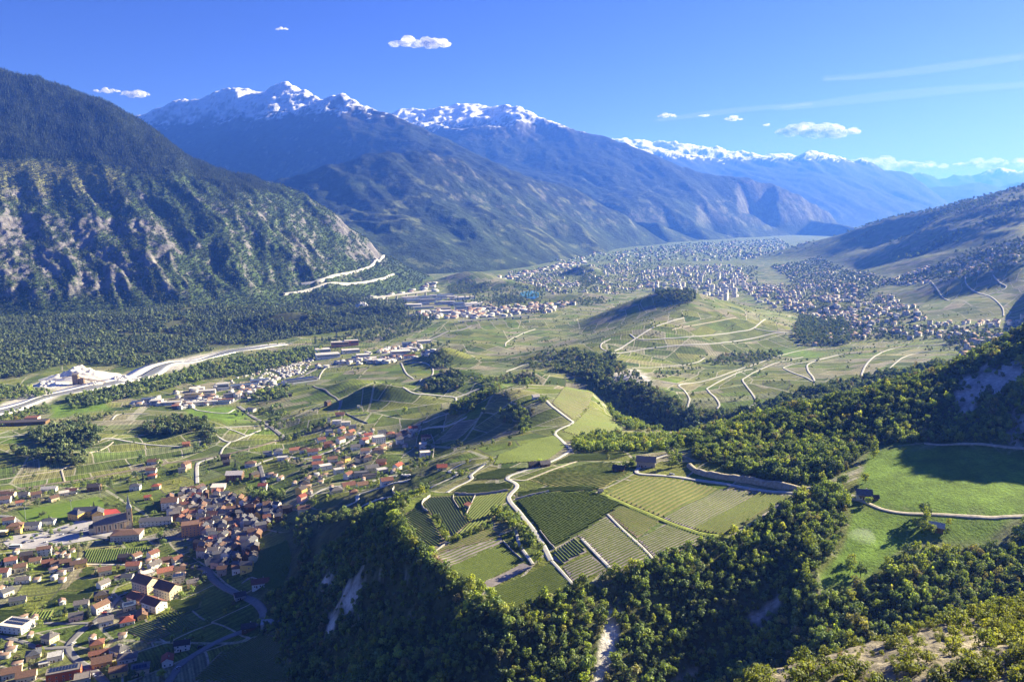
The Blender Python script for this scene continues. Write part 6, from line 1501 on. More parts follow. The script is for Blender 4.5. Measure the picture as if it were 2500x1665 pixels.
# ---------------------------------------------------------------- groves, hedges, garden trees
def grove_pts(outline, step, smin, smax, keep=1.0):
    xy = hits(outline); a = np.array(xy)
    x, y = jitter_points(a[:, 0].min(), a[:, 0].max(), a[:, 1].min(), a[:, 1].max(), step)
    k = inpoly(x, y, xy) & (rng.random(len(x)) < keep); x, y = x[k], y[k]
    if len(x) == 0: return np.zeros((0, 3)), np.zeros(0)
    return np.column_stack([x, y, ground_z(x, y) - .4]), rng.uniform(smin, smax, len(x))
def groves(name, label, kinds, items):
    L = [grove_pts(*it) for it in items]
    scatter(name, label, kinds, np.concatenate([p for p, s in L]), np.concatenate([s for p, s in L]))
groves('grove', 'dark groves on the low knolls among the left vineyards', ['mid_dark', 'far_broad'], [
    ([(75, 1060), (130, 1040), (200, 1035), (250, 1055), (245, 1080), (190, 1100), (120, 1095), (75, 1080)], 7, .8, 1.5), ([(30, 1100), (110, 1105), (220, 1118), (210, 1137), (130, 1137), (90, 1120), (35, 1115)], 7, .8, 1.4),
    ([(350, 1042), (420, 1020), (500, 1030), (525, 1047), (420, 1066), (355, 1062)], 7, .8, 1.4), ([(490, 1050), (520, 1045), (532, 1080), (505, 1086)], 7, .8, 1.3), ([(160, 1035), (200, 1020), (280, 1015), (230, 1030)], 9, .6, 1.1)])
groves('riverside_wood', 'green riverside trees between the river and the works', ['far_broad', 'mid_broad'], [
    ([(160, 978), (260, 955), (340, 935), (420, 917), (480, 897), (560, 882), (640, 868), (720, 856), (790, 850), (780, 872), (700, 895), (610, 915), (520, 925), (430, 945), (300, 978), (180, 1003)], 9, .9, 1.6, .85),
    ([(-60, 945), (60, 948), (140, 962), (90, 972), (-60, 985)], 10, .8, 1.4), ([(0, 1010), (120, 990), (130, 1005), (0, 1045)], 11, .7, 1.2, .7), ([(590, 975), (650, 955), (710, 945), (705, 975), (640, 985)], 10, 1, 1.7, .6), ([(560, 1010), (700, 985), (720, 1030), (640, 1060), (600, 1030)], 12, .7, 1.4, .35)])
groves('plain_trees', 'tree belts and gardens on the plain beyond the works', ['far_broad', 'far_pfyn'], [
    ([(760, 840), (870, 812), (960, 795), (1060, 790), (1010, 815), (930, 835), (860, 835)], 14, .9, 1.6, .55), ([(850, 800), (960, 775), (1060, 772), (1060, 785), (960, 795), (880, 810)], 14, 1, 1.7, .6), ([(1000, 850), (1100, 835), (1100, 850), (1020, 870)], 14, .7, 1.2, .4),
    ([(900, 735), (985, 735), (1010, 765), (930, 770)], 16, 1, 1.7, .7), ([(1180, 770), (1330, 735), (1420, 745), (1300, 770)], 20, .9, 1.6, .35), ([(1090, 740), (1200, 700), (1330, 700), (1330, 740), (1200, 760)], 22, .9, 1.7, .45)])
groves('town_trees', 'trees standing between the houses of the town', ['far_broad', 'far_slope'], [
    ([(1240, 665), (1560, 640), (1850, 650), (1850, 720), (1600, 705), (1450, 722), (1260, 690)], 24, .7, 1.4, .5), ([(1800, 690), (2050, 690), (2200, 730), (2270, 785), (2100, 805), (1950, 770)], 15, .6, 1.2, .5), ([(2050, 792), (2560, 776), (2560, 815), (2300, 828), (2060, 832)], 14, .8, 1.4, .5),
    ([(1880, 650), (2000, 625), (2200, 690), (2100, 720), (1930, 690)], 22, .9, 1.7, .7), ([(2150, 690), (2300, 640), (2560, 590), (2560, 660), (2330, 690)], 18, 1, 1.8, .7), ([(1300, 645), (1650, 598), (1900, 584), (2000, 600), (1850, 630), (1500, 642)], 60, 1.4, 2.6, .5)])
groves('hill_wood', 'dark woods on the knolls and hilltops before the town', ['far_broad', 'mid_dark'], [
    ([(1600, 706), (1640, 706), (1700, 724), (1690, 740), (1630, 735), (1600, 722)], 10, .9, 1.5), ([(1955, 772), (2050, 778), (2085, 810), (2070, 842), (1960, 842), (1935, 822)], 10, .9, 1.5), ([(1780, 862), (1900, 858), (1920, 870), (1850, 885), (1740, 892), (1720, 885)], 9, .6, 1.2, .6), ([(1590, 912), (1700, 895), (1700, 905), (1610, 925)], 9, .5, 1.0, .4),
    ([(1055, 870), (1085, 856), (1110, 880), (1095, 900), (1050, 900)], 7, .8, 1.3), ([(1045, 930), (1100, 905), (1140, 925), (1130, 950), (1040, 955)], 7, .8, 1.3), ([(1090, 700), (1150, 668), (1200, 690), (1190, 715), (1100, 720)], 15, 1, 1.6), ([(1200, 735), (1240, 722), (1290, 735), (1230, 745)], 14, .9, 1.5), ([(1410, 690), (1430, 660), (1470, 682), (1440, 700)], 16, 1, 1.6), ([(1375, 740), (1440, 722), (1500, 735), (1430, 750)], 14, .8, 1.4, .6),
    ([(1300, 865), (1360, 850), (1440, 858), (1340, 905), (1290, 900)], 8, .7, 1.3, .35)])
groves('hill_wood', 'bushes and trees around the chapel hill', ['mid_dark', 'mid_broad'], [
    ([(1095, 1012), (1130, 985), (1180, 945), (1225, 938), (1215, 960), (1165, 985), (1150, 1008), (1100, 1022)], 6, .6, 1.2), ([(1265, 925), (1305, 915), (1322, 935), (1285, 948)], 5.5, .6, 1.1), ([(1240, 1002), (1265, 990), (1292, 1012), (1290, 1050), (1275, 1062), (1262, 1035)], 6, .6, 1.1), ([(1150, 920), (1260, 915), (1300, 908), (1280, 930), (1180, 945)], 7, .6, 1.1, .7), ([(1215, 1005), (1240, 1000), (1250, 1040), (1225, 1030)], 6, .5, .9, .7), ([(1310, 972), (1340, 975), (1330, 985), (1318, 982)], 4.5, .4, .7)])
groves('tree_belt', 'bright green tree belt right of the spur road', ['mid_spring', 'mid_broad', 'mid_broad'], [
    ([(1392, 1090), (1420, 1070), (1500, 1062), (1560, 1078), (1620, 1072), (1690, 1062), (1720, 1070), (1640, 1098), (1560, 1104), (1420, 1106)], 5.5, .6, 1.15), ([(1470, 950), (1490, 958), (1540, 1030), (1570, 1052), (1540, 1052), (1500, 1020)], 6, .7, 1.2), ([(1560, 1050), (1690, 1040), (1760, 1025), (1760, 1035), (1680, 1052), (1590, 1058)], 7, .6, 1.1, .6), ([(1690, 1080), (1760, 1050), (1820, 1040), (1780, 1070)], 6, .5, 1.0, .6)])
groves('hedge', 'hedges and bushes along the terrace walls of the spur', ['mid_broad', 'mid_dark', 'mid_spring'], [
    ([(1058, 1258), (1066, 1258), (1098, 1308), (1112, 1316), (1175, 1288), (1210, 1270), (1215, 1282), (1150, 1310), (1105, 1326), (1086, 1318)], 3.6, .3, .55), ([(1205, 1258), (1232, 1246), (1262, 1262), (1292, 1300), (1314, 1332), (1296, 1334), (1270, 1300), (1240, 1290), (1212, 1276)], 4.2, .5, .85), ([(1134, 1254), (1148, 1268), (1150, 1276), (1138, 1264)], 2.5, .25, .4), ([(1232, 1295), (1252, 1288), (1272, 1330), (1282, 1350), (1262, 1340)], 4, .3, .5, .5),
    ([(1620, 1110), (1650, 1100), (1665, 1120), (1655, 1140), (1640, 1130)], 4.5, .4, .7, .7), ([(1520, 1135), (1550, 1120), (1560, 1135), (1530, 1150)], 4.5, .4, .7, .8), ([(1100, 1160), (1140, 1148), (1150, 1152), (1120, 1168)], 4, .3, .6, .5)])
groves('cliff_wood', 'shaded wood between the old village and the spur', ['mid_dark', 'mid_broad'], [
    ([(718, 1312), (758, 1300), (762, 1335), (745, 1400), (722, 1392), (730, 1350)], 5.5, .5, .9), ([(930, 1238), (985, 1214), (1003, 1238), (965, 1266), (930, 1262), (850, 1270), (780, 1285), (790, 1262), (860, 1250)], 5.5, .5, 1.0), ([(690, 1280), (780, 1255), (830, 1262), (790, 1290), (700, 1300)], 7, .4, .8, .5), ([(600, 1200), (650, 1198), (695, 1210), (680, 1238), (615, 1228)], 6, .6, 1.2), ([(680, 1075), (760, 1045), (800, 1030), (800, 1042), (740, 1065), (690, 1088)], 8, .6, 1.2, .8)])

# trees of their own: rim of the spur, meadow, village gardens, shrubs on the dry slope
random.seed(5)
for u, v, k, s_ in [(1150, 1445, 'spring', 1.25), (1172, 1462, 'spring', 1.35), (1195, 1478, 'spring', 1.3), (1215, 1492, 'broad', 1.3), (1160, 1480, 'spring', 1.1), (1205, 1512, 'spring', 1.2), (1232, 1512, 'broad', 1.1), (1110, 1420, 'spring', .9), (1050, 1382, 'broad', 1.0), (1030, 1355, 'broad', 1.1), (1000, 1325, 'spring', 1.2), (985, 1300, 'broad', 1.35), (965, 1280, 'broad', 1.4), (1010, 1340, 'spring', 1.2), (975, 1310, 'broad', 1.3), (1070, 1400, 'spring', .8), (1128, 1446, 'dark', 1.0),
                    (1408, 1436, 'spring', .9), (1420, 1428, 'spring', .9), (1490, 1412, 'spring', 1.0), (1505, 1412, 'spring', 1.1), (1540, 1400, 'spring', 1.05), (1560, 1398, 'spring', 1.1), (1580, 1392, 'broad', 1.0), (1600, 1385, 'spring', .9), (1620, 1372, 'broad', 1.0), (1650, 1360, 'spring', .8), (1680, 1345, 'broad', .9), (1710, 1338, 'spring', .9), (1735, 1330, 'broad', .9), (1760, 1322, 'spring', .8), (1790, 1312, 'spring', 1.0), (1330, 1468, 'spring', .6), (1365, 1455, 'spring', .6), (1310, 1480, 'broad', .6), (1385, 1448, 'broad', .7), (1290, 1490, 'spring', .6), (1260, 1508, 'broad', .8),
                    (1318, 1348, 'spring', .95), (1312, 1378, 'spring', 1.05), (1266, 1300, 'spring', .8), (1250, 1282, 'broad', .9), (1300, 1322, 'broad', .85), (1228, 1268, 'broad', .9), (1198, 1130, 'spring', .9), (1140, 1134, 'spring', .7), (1318, 1136, 'broad', .8), (1640, 1140, 'spring', 1.2), (1548, 1132, 'broad', .9), (1350, 1062, 'broad', .8), (1244, 1092, 'broad', .8),
                    (2015, 1205, 'broad', 1.6), (2000, 1225, 'broad', 1.5), (2042, 1208, 'broad', 1.3), (2060, 1185, 'broad', 1.2), (2120, 1232, 'broad', .8), (2068, 1240, 'tall', .8), (2256, 1262, 'dark', 1.4), (2258, 1280, 'tall', 1.1), (2240, 1290, 'broad', 1.0), (2255, 1300, 'spring', 1.0), (2275, 1305, 'spring', .8), (2310, 1305, 'broad', .7), (2315, 1282, 'spring', .6), (2132, 1118, 'tall', 1.3), (2112, 1180, 'spring', 1.0), (1975, 1345, 'tall', 1.2), (2080, 1376, 'spring', .9), (1965, 1415, 'tall', 1.0), (2250, 1390, 'spring', 1.2), (2215, 1420, 'tall', 1.1), (2200, 1430, 'tall', 1.0), (2320, 1400, 'spring', 1.0), (2075, 1400, 'broad', 1.1), (2100, 1410, 'dark', 1.1), (2490, 1320, 'broad', 1.2), (2470, 1350, 'spring', 1.1), (2500, 1300, 'broad', 1.3), (2480, 1310, 'spring', 1.0), (2450, 1380, 'spring', 1.0), (1912, 1245, 'broad', 1.0), (1940, 1225, 'broad', 1.1), (1960, 1208, 'spring', 1.0),
                    (392, 1318, 'broad', 1.3), (398, 1336, 'broad', 1.3), (183, 1340, 'dark', 1.1), (205, 1340, 'dark', 1.1), (157, 1352, 'broad', 1.2), (78, 1395, 'broad', 1.2), (218, 1508, 'conifer', 1.0), (160, 1500, 'conifer', .8), (143, 1510, 'dark', 1.1), (270, 1192, 'broad', 1.5), (255, 1200, 'spring', 1.1), (230, 1245, 'conifer', .9), (262, 1238, 'dark', .9), (352, 1182, 'conifer', 1.0), (350, 1170, 'conifer', .9), (345, 1130, 'broad', 1.7), (390, 1142, 'broad', 1.7), (480, 1105, 'broad', 1.8), (500, 1100, 'spring', 1.4), (330, 1165, 'dark', 1.3), (92, 1236, 'dark', 1.3), (135, 1218, 'conifer', 1.0), (125, 1212, 'broad', 1.2), (215, 1188, 'dark', 1.3), (205, 1192, 'broad', 1.3), (100, 1262, 'dark', .8), (108, 1260, 'dark', .9), (120, 1268, 'conifer', .6), (125, 1308, 'broad', .9), (112, 1300, 'dark', .8), (145, 1300, 'broad', .7), (174, 1285, 'broad', .8), (152, 1280, 'broad', .7), (235, 1296, 'dark', .9), (268, 1318, 'dark', .7), (660, 1200, 'broad', 1.2), (640, 1215, 'dark', 1.2), (680, 1220, 'broad', 1.1), (575, 1140, 'conifer', .9), (700, 1132, 'spring', .9), (735, 1130, 'dark', 1.2), (725, 1128, 'conifer', .8), (746, 1083, 'spring', .9), (985, 1145, 'conifer', .6), (855, 1165, 'conifer', .5), (530, 1280, 'dark', .9), (660, 1292, 'spring', .9), (690, 1288, 'spring', .9), (735, 1318, 'spring', .8), (500, 1420, 'dark', 1.0), (488, 1430, 'broad', .8), (395, 1655, 'broad', 1.0), (260, 1640, 'broad', .8), (325, 1655, 'broad', .9), (130, 1640, 'dark', .8), (40, 1612, 'dark', .8), (78, 1625, 'dark', .8), (430, 1590, 'dark', .8), (222, 1530, 'broad', .7), (1180, 1010, 'dark', 1.0), (988, 1010, 'broad', 1.6), (1010, 868, 'dark', 1.5), (875, 905, 'dark', 1.3), (1300, 1010, 'dark', .9), (2270, 858, 'dark', .8)]:
    x, y = hit(u, v); single_tree(k, x, y, s_)
# shrubs on the dry slope below the camera
x, y = jitter_points(35, 150, 105, 212, 3.6)
z = ground_z(x, y); u_, v_ = project(x, y, z)
bare = inpoly(u_, v_, [(1790, 1640), (2060, 1580), (2250, 1530), (2380, 1510), (2440, 1560), (2330, 1640), (2300, 1672), (2140, 1672), (2100, 1620), (1900, 1660)])
k = (u_ > 1660) & (u_ < 2560) & (v_ < 1730) & visible(x, y, z, 2.0) & (~bare | (rng.random(len(x)) < .22)) & (rng.random(len(x)) < .95)
order = np.argsort(-1 / np.maximum(y[k], 1))
xs_, ys_ = x[k][order], y[k][order]
for i in range(min(len(xs_), 190)): single_tree('scrub', float(xs_[i]), float(ys_[i]), random.uniform(.42, .95))
rest_ = np.column_stack([xs_[190:], ys_[190:], ground_z(xs_[190:], ys_[190:]) - .2])
x, y = jitter_points(25, 230, 60, 215, 1.7); z = ground_z(x, y); u_, v_ = project(x, y, z)
k = (u_ > 1640) & (u_ < 3300) & (v_ < 2400) & visible(x, y, z, 1.0) & (rng.random(len(x)) < .42) & (fbm(x / 6, y / 6, 2, 77) > -.12)
rest_ = np.concatenate([rest_, np.column_stack([x, y, z - .1])[k]])
scatter('undergrowth', 'low dry scrub and tufts on the slope at the bottom right', ['scrub'], rest_, rng.uniform(.10, .26, len(rest_)), 'scrub')
TREE_LM = [('the spur tip', hit(1235, 1500)), ('the left spur rim', hit(990, 1300)), ('the dark green vine plot', hit(1400, 1250)), ('the stone farmhouse', hit(1577, 1140)), ('the chalet on the meadow', hit(2108, 1215)), ('the hut with the tin roof', hit(2286, 1293)), ('the right spur rim', hit(1600, 1380)), ('the church', hit(276, 1292)), ('the football pitch', hit(150, 1243)),
           ('the cream apartment blocks', hit(385, 1450)), ('the big timber chalet', hit(574, 1170)), ('the white modern apartment block', hit(925, 1082)), ('the old village\'s lower edge', hit(560, 1400)), ('the orange-red modern house', hit(158, 1655)), ('the chapel', hit(1308, 974)), ('the bottom right corner', hit(2480, 1650)), ('the bare patch of the dry slope', hit(2250, 1600)), ('the lower end of the dry slope', hit(1850, 1650)), ('the upper edge of the dry slope', hit(2450, 1500)), ('the round meadow bushes', hit(2250, 1400))]
TW = {'spring': 'bright yellow-green tree', 'broad': 'round green tree', 'dark': 'dark green tree', 'tall': 'tall slender tree', 'scrub': 'shrub', 'conifer': 'dark conifer'}
for q, lab in rank_labels(TREE_LIST, lambda q: ('small ' if q[4] < .75 else 'large ' if q[4] > 1.15 else '') + TW[q[1]] if q[1] != 'scrub' else ('low ' if q[4] < .6 else 'tall ' if q[4] > .8 else '') + 'green shrub', TREE_LM, lambda q: (q[2], q[3])): q[0]['label'] = lab; q[0]['group'] = 'shrubs of the dry slope' if q[1] == 'scrub' else 'single trees'
# garden trees and bushes of the village, too many to pick out one by one
vx = hits([(-60, 1665), (-60, 1200), (330, 1160), (520, 1110), (760, 1090), (800, 1030), (1060, 1050), (1050, 1140), (900, 1200), (740, 1260), (640, 1300), (630, 1420), (520, 1580), (400, 1665)])
va = np.array(vx); x, y = jitter_points(va[:, 0].min(), va[:, 0].max(), va[:, 1].min(), va[:, 1].max(), 8.5)
k = inpoly(x, y, vx) & (rng.random(len(x)) < .52) & (fbm(x / 60, y / 60, 2, 401) > -.12); x, y = x[k], y[k]
hx = np.array([(q['x'], q['y'], max(q['w'], q['d']) * .5) for q in HOUSES]); k = np.ones(len(x), bool)
for px, py, pr in hx: k &= (x - px) ** 2 + (y - py) ** 2 > (pr + 2.0) ** 2
for xy in PLOT_XY: k &= ~inpoly(x, y, xy)
k &= ~inpoly(x, y, hits([(30, 1245), (240, 1208), (275, 1240), (200, 1290), (10, 1345), (200, 1330), (320, 1300), (60, 1280)]))
x, y = x[k], y[k]; k = off_road(x, y, 2.2); x, y = x[k], y[k]
scatter('garden_trees', 'garden trees and bushes between the village houses', ['mid_broad', 'mid_dark', 'mid_broad', 'mid_spring'], np.column_stack([x, y, ground_z(x, y) - .3]), rng.uniform(.22, .75, len(x)))

# bushes and hedges strung along the plot edges of the vineyards
x, y = jitter_points(-1500, 1300, 620, 3000, 11)
pv = bil(pl, x, y); nn_ = np.abs(noise(x / 120 + .4 * noise(x / 60, y / 60, 7), y / 120, 505))
k = in_view(x, y, 0) & (pv > .7) & ((nn_ < .035) & (rng.random(len(x)) < .55) | (rng.random(len(x)) < .006))
x, y = x[k], y[k]; k = off_road(x, y, 2.5); x, y = x[k], y[k]
for xy in PLOT_XY: k = ~inpoly(x, y, xy); x, y = x[k], y[k]
for px, py, pr in hx: k = (x - px) ** 2 + (y - py) ** 2 > (pr + 2.0) ** 2; x, y = x[k], y[k]
scatter('vineyard_bushes', 'bushes and short hedges strung along the vineyard plots', ['far_broad', 'mid_dark'], np.column_stack([x, y, ground_z(x, y) - .3]), rng.uniform(.25, .8, len(x)))
x, y = jitter_points(900, 4600, 2700, 7000, 34); k = in_view(x, y) & (bil(wo[..., 0], x, y) > .5); x, y = x[k], y[k]
scatter('hillside_wood', 'woods on the long slope and ridge at the right', ['far_broad'], np.column_stack([x, y, ground_z(x, y) - 1]), rng.uniform(1.2, 2.4, len(x)))
# ---------------------------------------------------------------- other things of the place
# gravel works: heaps, sheds and conveyors
M_HEAP = pave('gravel_heap', (.72, .68, .61), .25)
def heap(u, v, L, W, Hh, rz, label, seed):
    x, y = hit(u, v); n, m = 60, 40
    V = []
    for j in range(m):
        for i in range(n):
            a, b = i / (n - 1) * 2 - 1, j / (m - 1) * 2 - 1
            r = math.hypot(a * (1 + .15 * math.sin(seed + 3 * b)), b)
            f = max(0, 1 - r) ** .9 * (1 + .9 * float(noise(a * 3 + seed, b * 3, seed)) + .5 * float(noise(a * 9, b * 9, seed + 2))) * (.75 + .25 * math.cos(2.3 * a + seed))
            px, py = a * L / 2, b * W / 2; c, s = math.cos(rz), math.sin(rz)
            wx, wy = x + px * c - py * s, y + px * s + py * c
            V.append((wx, wy, float(ground_z(wx, wy)) - .5 + f * Hh))
    gi = np.arange(n * m).reshape(m, n); q = np.stack([gi[:-1, :-1], gi[:-1, 1:], gi[1:, 1:], gi[1:, :-1]], -1).reshape(-1, 4)
    add_obj('gravel_heap', new_mesh('gravel_heap', V, q, [M_HEAP], True), label=label, category='gravel heap', group='heaps of the gravel works')
heap(205, 920, 200, 100, 24, .15, 'huge pale gravel heap rising over the river bank', 1)
heap(125, 940, 80, 50, 16, .2, 'low white sand heap left of the huge gravel heap', 2)
heap(300, 924, 60, 45, 14, .1, 'small gravel heap at the right-hand end of the works', 3)
heap(225, 938, 46, 30, 9, .1, 'small heap in front of the gravel sorting tower', 4)
heap(880, 752, 90, 60, 26, .1, 'cone of white gravel on the plain near the viaduct', 5)
gx_, gy_ = hit(186, 938); gz_ = float(ground_z(gx_, gy_))
gw = add_obj('sorting_tower', None, None, (gx_, gy_, gz_), .2, label='brown gravel sorting tower with sloping conveyor belts', category='tower')
M_RUST = simple('works_metal', (.30, .22, .15), .7, .25)
b = MB(); b.box(-6, 6, -5, 5, -1, 22); b.box(8, 18, -5, 5, -1, 14); add_obj('tower_body', b.mesh('tower_body', [M_RUST]), gw)
b = MB(); b.slab([(-7, -6, 23), (7, -6, 23), (7, 6, 26), (-7, 6, 26)], .4); add_obj('tower_roof', b.mesh('tower_roof', [ROOFS['grey']]), gw)
for p0, p1 in (((4, -4, 20), (48, -8, 2)), ((16, 0, 13), (60, 10, 1)), ((-5, 0, 21), (-30, 10, 14))):
    b = MB(); b.beam(p0, p1, 2.4, 1.4); add_obj('conveyor', b.mesh('conveyor', [M_RUST]), gw)

# motorway viaduct
vx0, vx1 = hit(850, 733), hit(1050, 722); vz = 26.0
va_ = add_obj('viaduct', None, None, (vx0[0], vx0[1], 0), math.atan2(vx1[1] - vx0[1], vx1[0] - vx0[0]), label='long concrete motorway viaduct below the left mountain', category='bridge')
Lv = math.hypot(vx1[0] - vx0[0], vx1[1] - vx0[1])
b = MB(); b.box(0, Lv, -9, 9, vz - 3, vz); b.box(0, Lv, -9.5, -9.003, vz - 1, vz + 1.3); b.box(0, Lv, 9.003, 9.5, vz - 1, vz + 1.3); add_obj('deck', b.mesh('deck', [M_CONC]), va_)
for i in range(8):
    b = MB(); b.box(-2, 2, -5, 5, -3, vz - 3.01); add_obj('pier', b.mesh('pier', [M_CONC]), va_, (Lv * (i + .5) / 8, 0, 0))
# second, lower bridge on the valley road
bx0, bx1 = hit(1120, 790), hit(1300, 776)
br = add_obj('viaduct', None, None, (bx0[0], bx0[1], float(ground_z(*bx0))), math.atan2(bx1[1] - bx0[1], bx1[0] - bx0[0]), label='low white road bridge along the plain before the lake', category='bridge')
Lb = math.hypot(bx1[0] - bx0[0], bx1[1] - bx0[1]); b = MB(); b.box(0, Lb, -6, 6, 6, 8); b.box(0, Lb, -6.4, -6.003, 7, 9.2); add_obj('deck', b.mesh('deck', [M_CONC]), br)
for i in range(9):
    b = MB(); b.box(-1, 1, -4, 4, -4, 5.99); add_obj('pier', b.mesh('pier', [M_CONC]), br, (Lb * (i + .5) / 9, 0, 0))

# road over the left mountain's nose, laid on its slope
def lm_hit(u, v):
    s, t = ray(u, v); S, Q = LMO['S'], LMO['Q']; i = int(np.clip((s - S[0]) / (S[1] - S[0]), 0, len(S) - 2)); Yq = np.exp(Q); d = LMO['Z'][:, i] - (CAMZ - t * Yq)
    k = np.nonzero((d[1:] >= 0) & (d[:-1] < 0))[0]
    return (s * Yq[k[0]], Yq[k[0]]) if len(k) else None
def lm_strip(pts, width, label):
    q = [lm_hit(u, v) for u, v in pts]; q = [p for p in q if p]; c = catmull(q, 12); t = np.gradient(c, axis=0); t /= np.linalg.norm(t, axis=1)[:, None]; nn = np.stack([-t[:, 1], t[:, 0]], 1)
    R_ = []
    zc = lm_z(c[:, 0], c[:, 1])[0]
    k3 = np.ones(9) / 9; zc = np.convolve(np.pad(zc, 4, mode='edge'), k3, 'valid')
    for o_, dz in ((-.6, -14), (-.5, 2.5), (.5, 2.5), (.6, -14)):
        p = c + nn * width * o_; R_.append(np.column_stack([p, zc + dz + 2.0]))
    V = np.stack(R_, 1); n, m = V.shape[:2]; gi = np.arange(n * m).reshape(n, m)
    add_obj('road', new_mesh('road', V.reshape(-1, 3), np.stack([gi[:-1, :-1], gi[1:, :-1], gi[1:, 1:], gi[:-1, 1:]], -1).reshape(-1, 4), [M_CONC]), kind='structure', label=label)
lm_strip([(735, 695), (760, 688), (790, 680), (840, 668), (883, 657), (912, 640), (936, 624)], 16, 'pale mountain road climbing the nose of the left mountain')
lm_strip([(690, 716), (760, 704), (850, 692), (920, 680), (960, 668)], 12, 'lower road along the foot of the left mountain')

# earth bank beside the farmhouse road
def bank_mat(t):
    p = t.pos(); n = t.noise(p, .5, 5, .65)
    t.bsdf(t.ramp(n, [(.3, (.30, .25, .17)), (.55, (.46, .41, .31)), (.75, (.56, .52, .43))]), .95, t.bump(n, 1, 1.0), .1)
bk = catmull(hits([(1668, 1140), (1690, 1158), (1740, 1172), (1800, 1180), (1860, 1190), (1930, 1200), (1985, 1204)]), 2.0)
t_ = np.gradient(bk, axis=0); t_ /= np.linalg.norm(t_, axis=1)[:, None]; nn_ = np.stack([-t_[:, 1], t_[:, 0]], 1); nn_ *= np.sign(nn_[:, 1:2])
hb_ = 3.4 + 2.6 * fbm(np.arange(len(bk)) / 9.0, np.zeros(len(bk)), 3, 88) + 1.2; hb_ *= np.sin(np.clip(np.linspace(0, 1, len(bk)) * math.pi, .25, 3)) ** .3
R_ = []
for k_, (o_, f) in enumerate(((2.4, -.2), (2.9, .35), (3.4, .75), (4.2, 1.0), (6.5, 1.02), (9.0, .2))):
    p = bk + nn_ * (o_ + .5 * fbm(np.arange(len(bk)) / 3.0, np.full(len(bk), k_ * 2.0), 2, 90))[:, None]; R_.append(np.column_stack([p, ground_z(bk[:, 0], bk[:, 1]) + hb_ * f]))
V = np.stack(R_, 1); n, m = V.shape[:2]; gi = np.arange(n * m).reshape(n, m)
add_obj('earth_bank', new_mesh('earth_bank', V.reshape(-1, 3), np.stack([gi[:-1, :-1], gi[1:, :-1], gi[1:, 1:], gi[:-1, 1:]], -1).reshape(-1, 4), [mat('earth_bank', bank_mat)], True), label='ochre earth bank cut beside the road under the wooded hill', category='bank')

# terrace walls of dry stone
M_STONE = pave('dry_stone', (.36, .34, .31), .3)
def stone_wall(pts, h, label, th=.5):
    c = catmull(hits(pts), 2.5); t = np.gradient(c, axis=0); t /= np.linalg.norm(t, axis=1)[:, None]; nn = np.stack([-t[:, 1], t[:, 0]], 1); z = ground_z(c[:, 0], c[:, 1]); hj = h * (1 + .12 * rng.normal(size=len(c)))
    R_ = [np.column_stack([c + nn * th * s, z + (hj if up else -.6)]) for s, up in ((-.6, 0), (-.5, 1), (.5, 1), (.6, 0))]
    V = np.stack(R_, 1); n, m = V.shape[:2]; gi = np.arange(n * m).reshape(n, m)
    add_obj('stone_wall', new_mesh('stone_wall', V.reshape(-1, 3), np.stack([gi[:-1, :-1], gi[1:, :-1], gi[1:, 1:], gi[:-1, 1:]], -1).reshape(-1, 4), [M_STONE]), label=label, category='stone wall', group='dry stone terrace walls')
for pts, h, lab in [([(1050, 1212), (1033, 1226), (1031, 1240), (1046, 1254)], 2.2, 'curved stone wall round the rounded vine plot'), ([(1107, 1210), (1107, 1222), (1120, 1243)], 1.2, 'short stone wall left of the small olive plot'), ([(1160, 1211), (1150, 1232), (1139, 1255)], 1.2, 'short stone wall right of the small olive plot'), ([(1110, 1206), (1160, 1208), (1240, 1198)], 1.5, 'stone wall above the terraced plots left of the concrete road'),
                    ([(1258, 1220), (1300, 1210), (1340, 1201)], 1.6, 'stone wall above the dark green plot'), ([(1318, 1296), (1336, 1320), (1354, 1340)], 1.2, 'stone wall along the left side of the dark green plot'), ([(1056, 1352), (1090, 1326)], 1.0, 'low stone wall below the curved hedge'), ([(1228, 1322), (1250, 1345), (1278, 1370)], 1.0, 'low stone wall right of the green plot'), ([(897, 1012), (860, 1016), (845, 1010)], 1.6, 'stone wall in the low vineyards by the white hut'),
                    ([(846, 1010), (870, 1022), (898, 1034)], 1.6, 'dark stone wall curving above the upper village'), ([(1052, 1062), (1060, 1085), (1056, 1120)], 2.4, 'tall curved wall behind the white flat-roofed houses'), ([(962, 1190), (958, 1200), (968, 1208)], 2.2, 'curved wall end above the hairpin road'), ([(590, 1425), (612, 1412), (634, 1418), (646, 1436)], 1.5, 'white garden wall round the house in walled gardens')]: stone_wall(pts, h, lab)

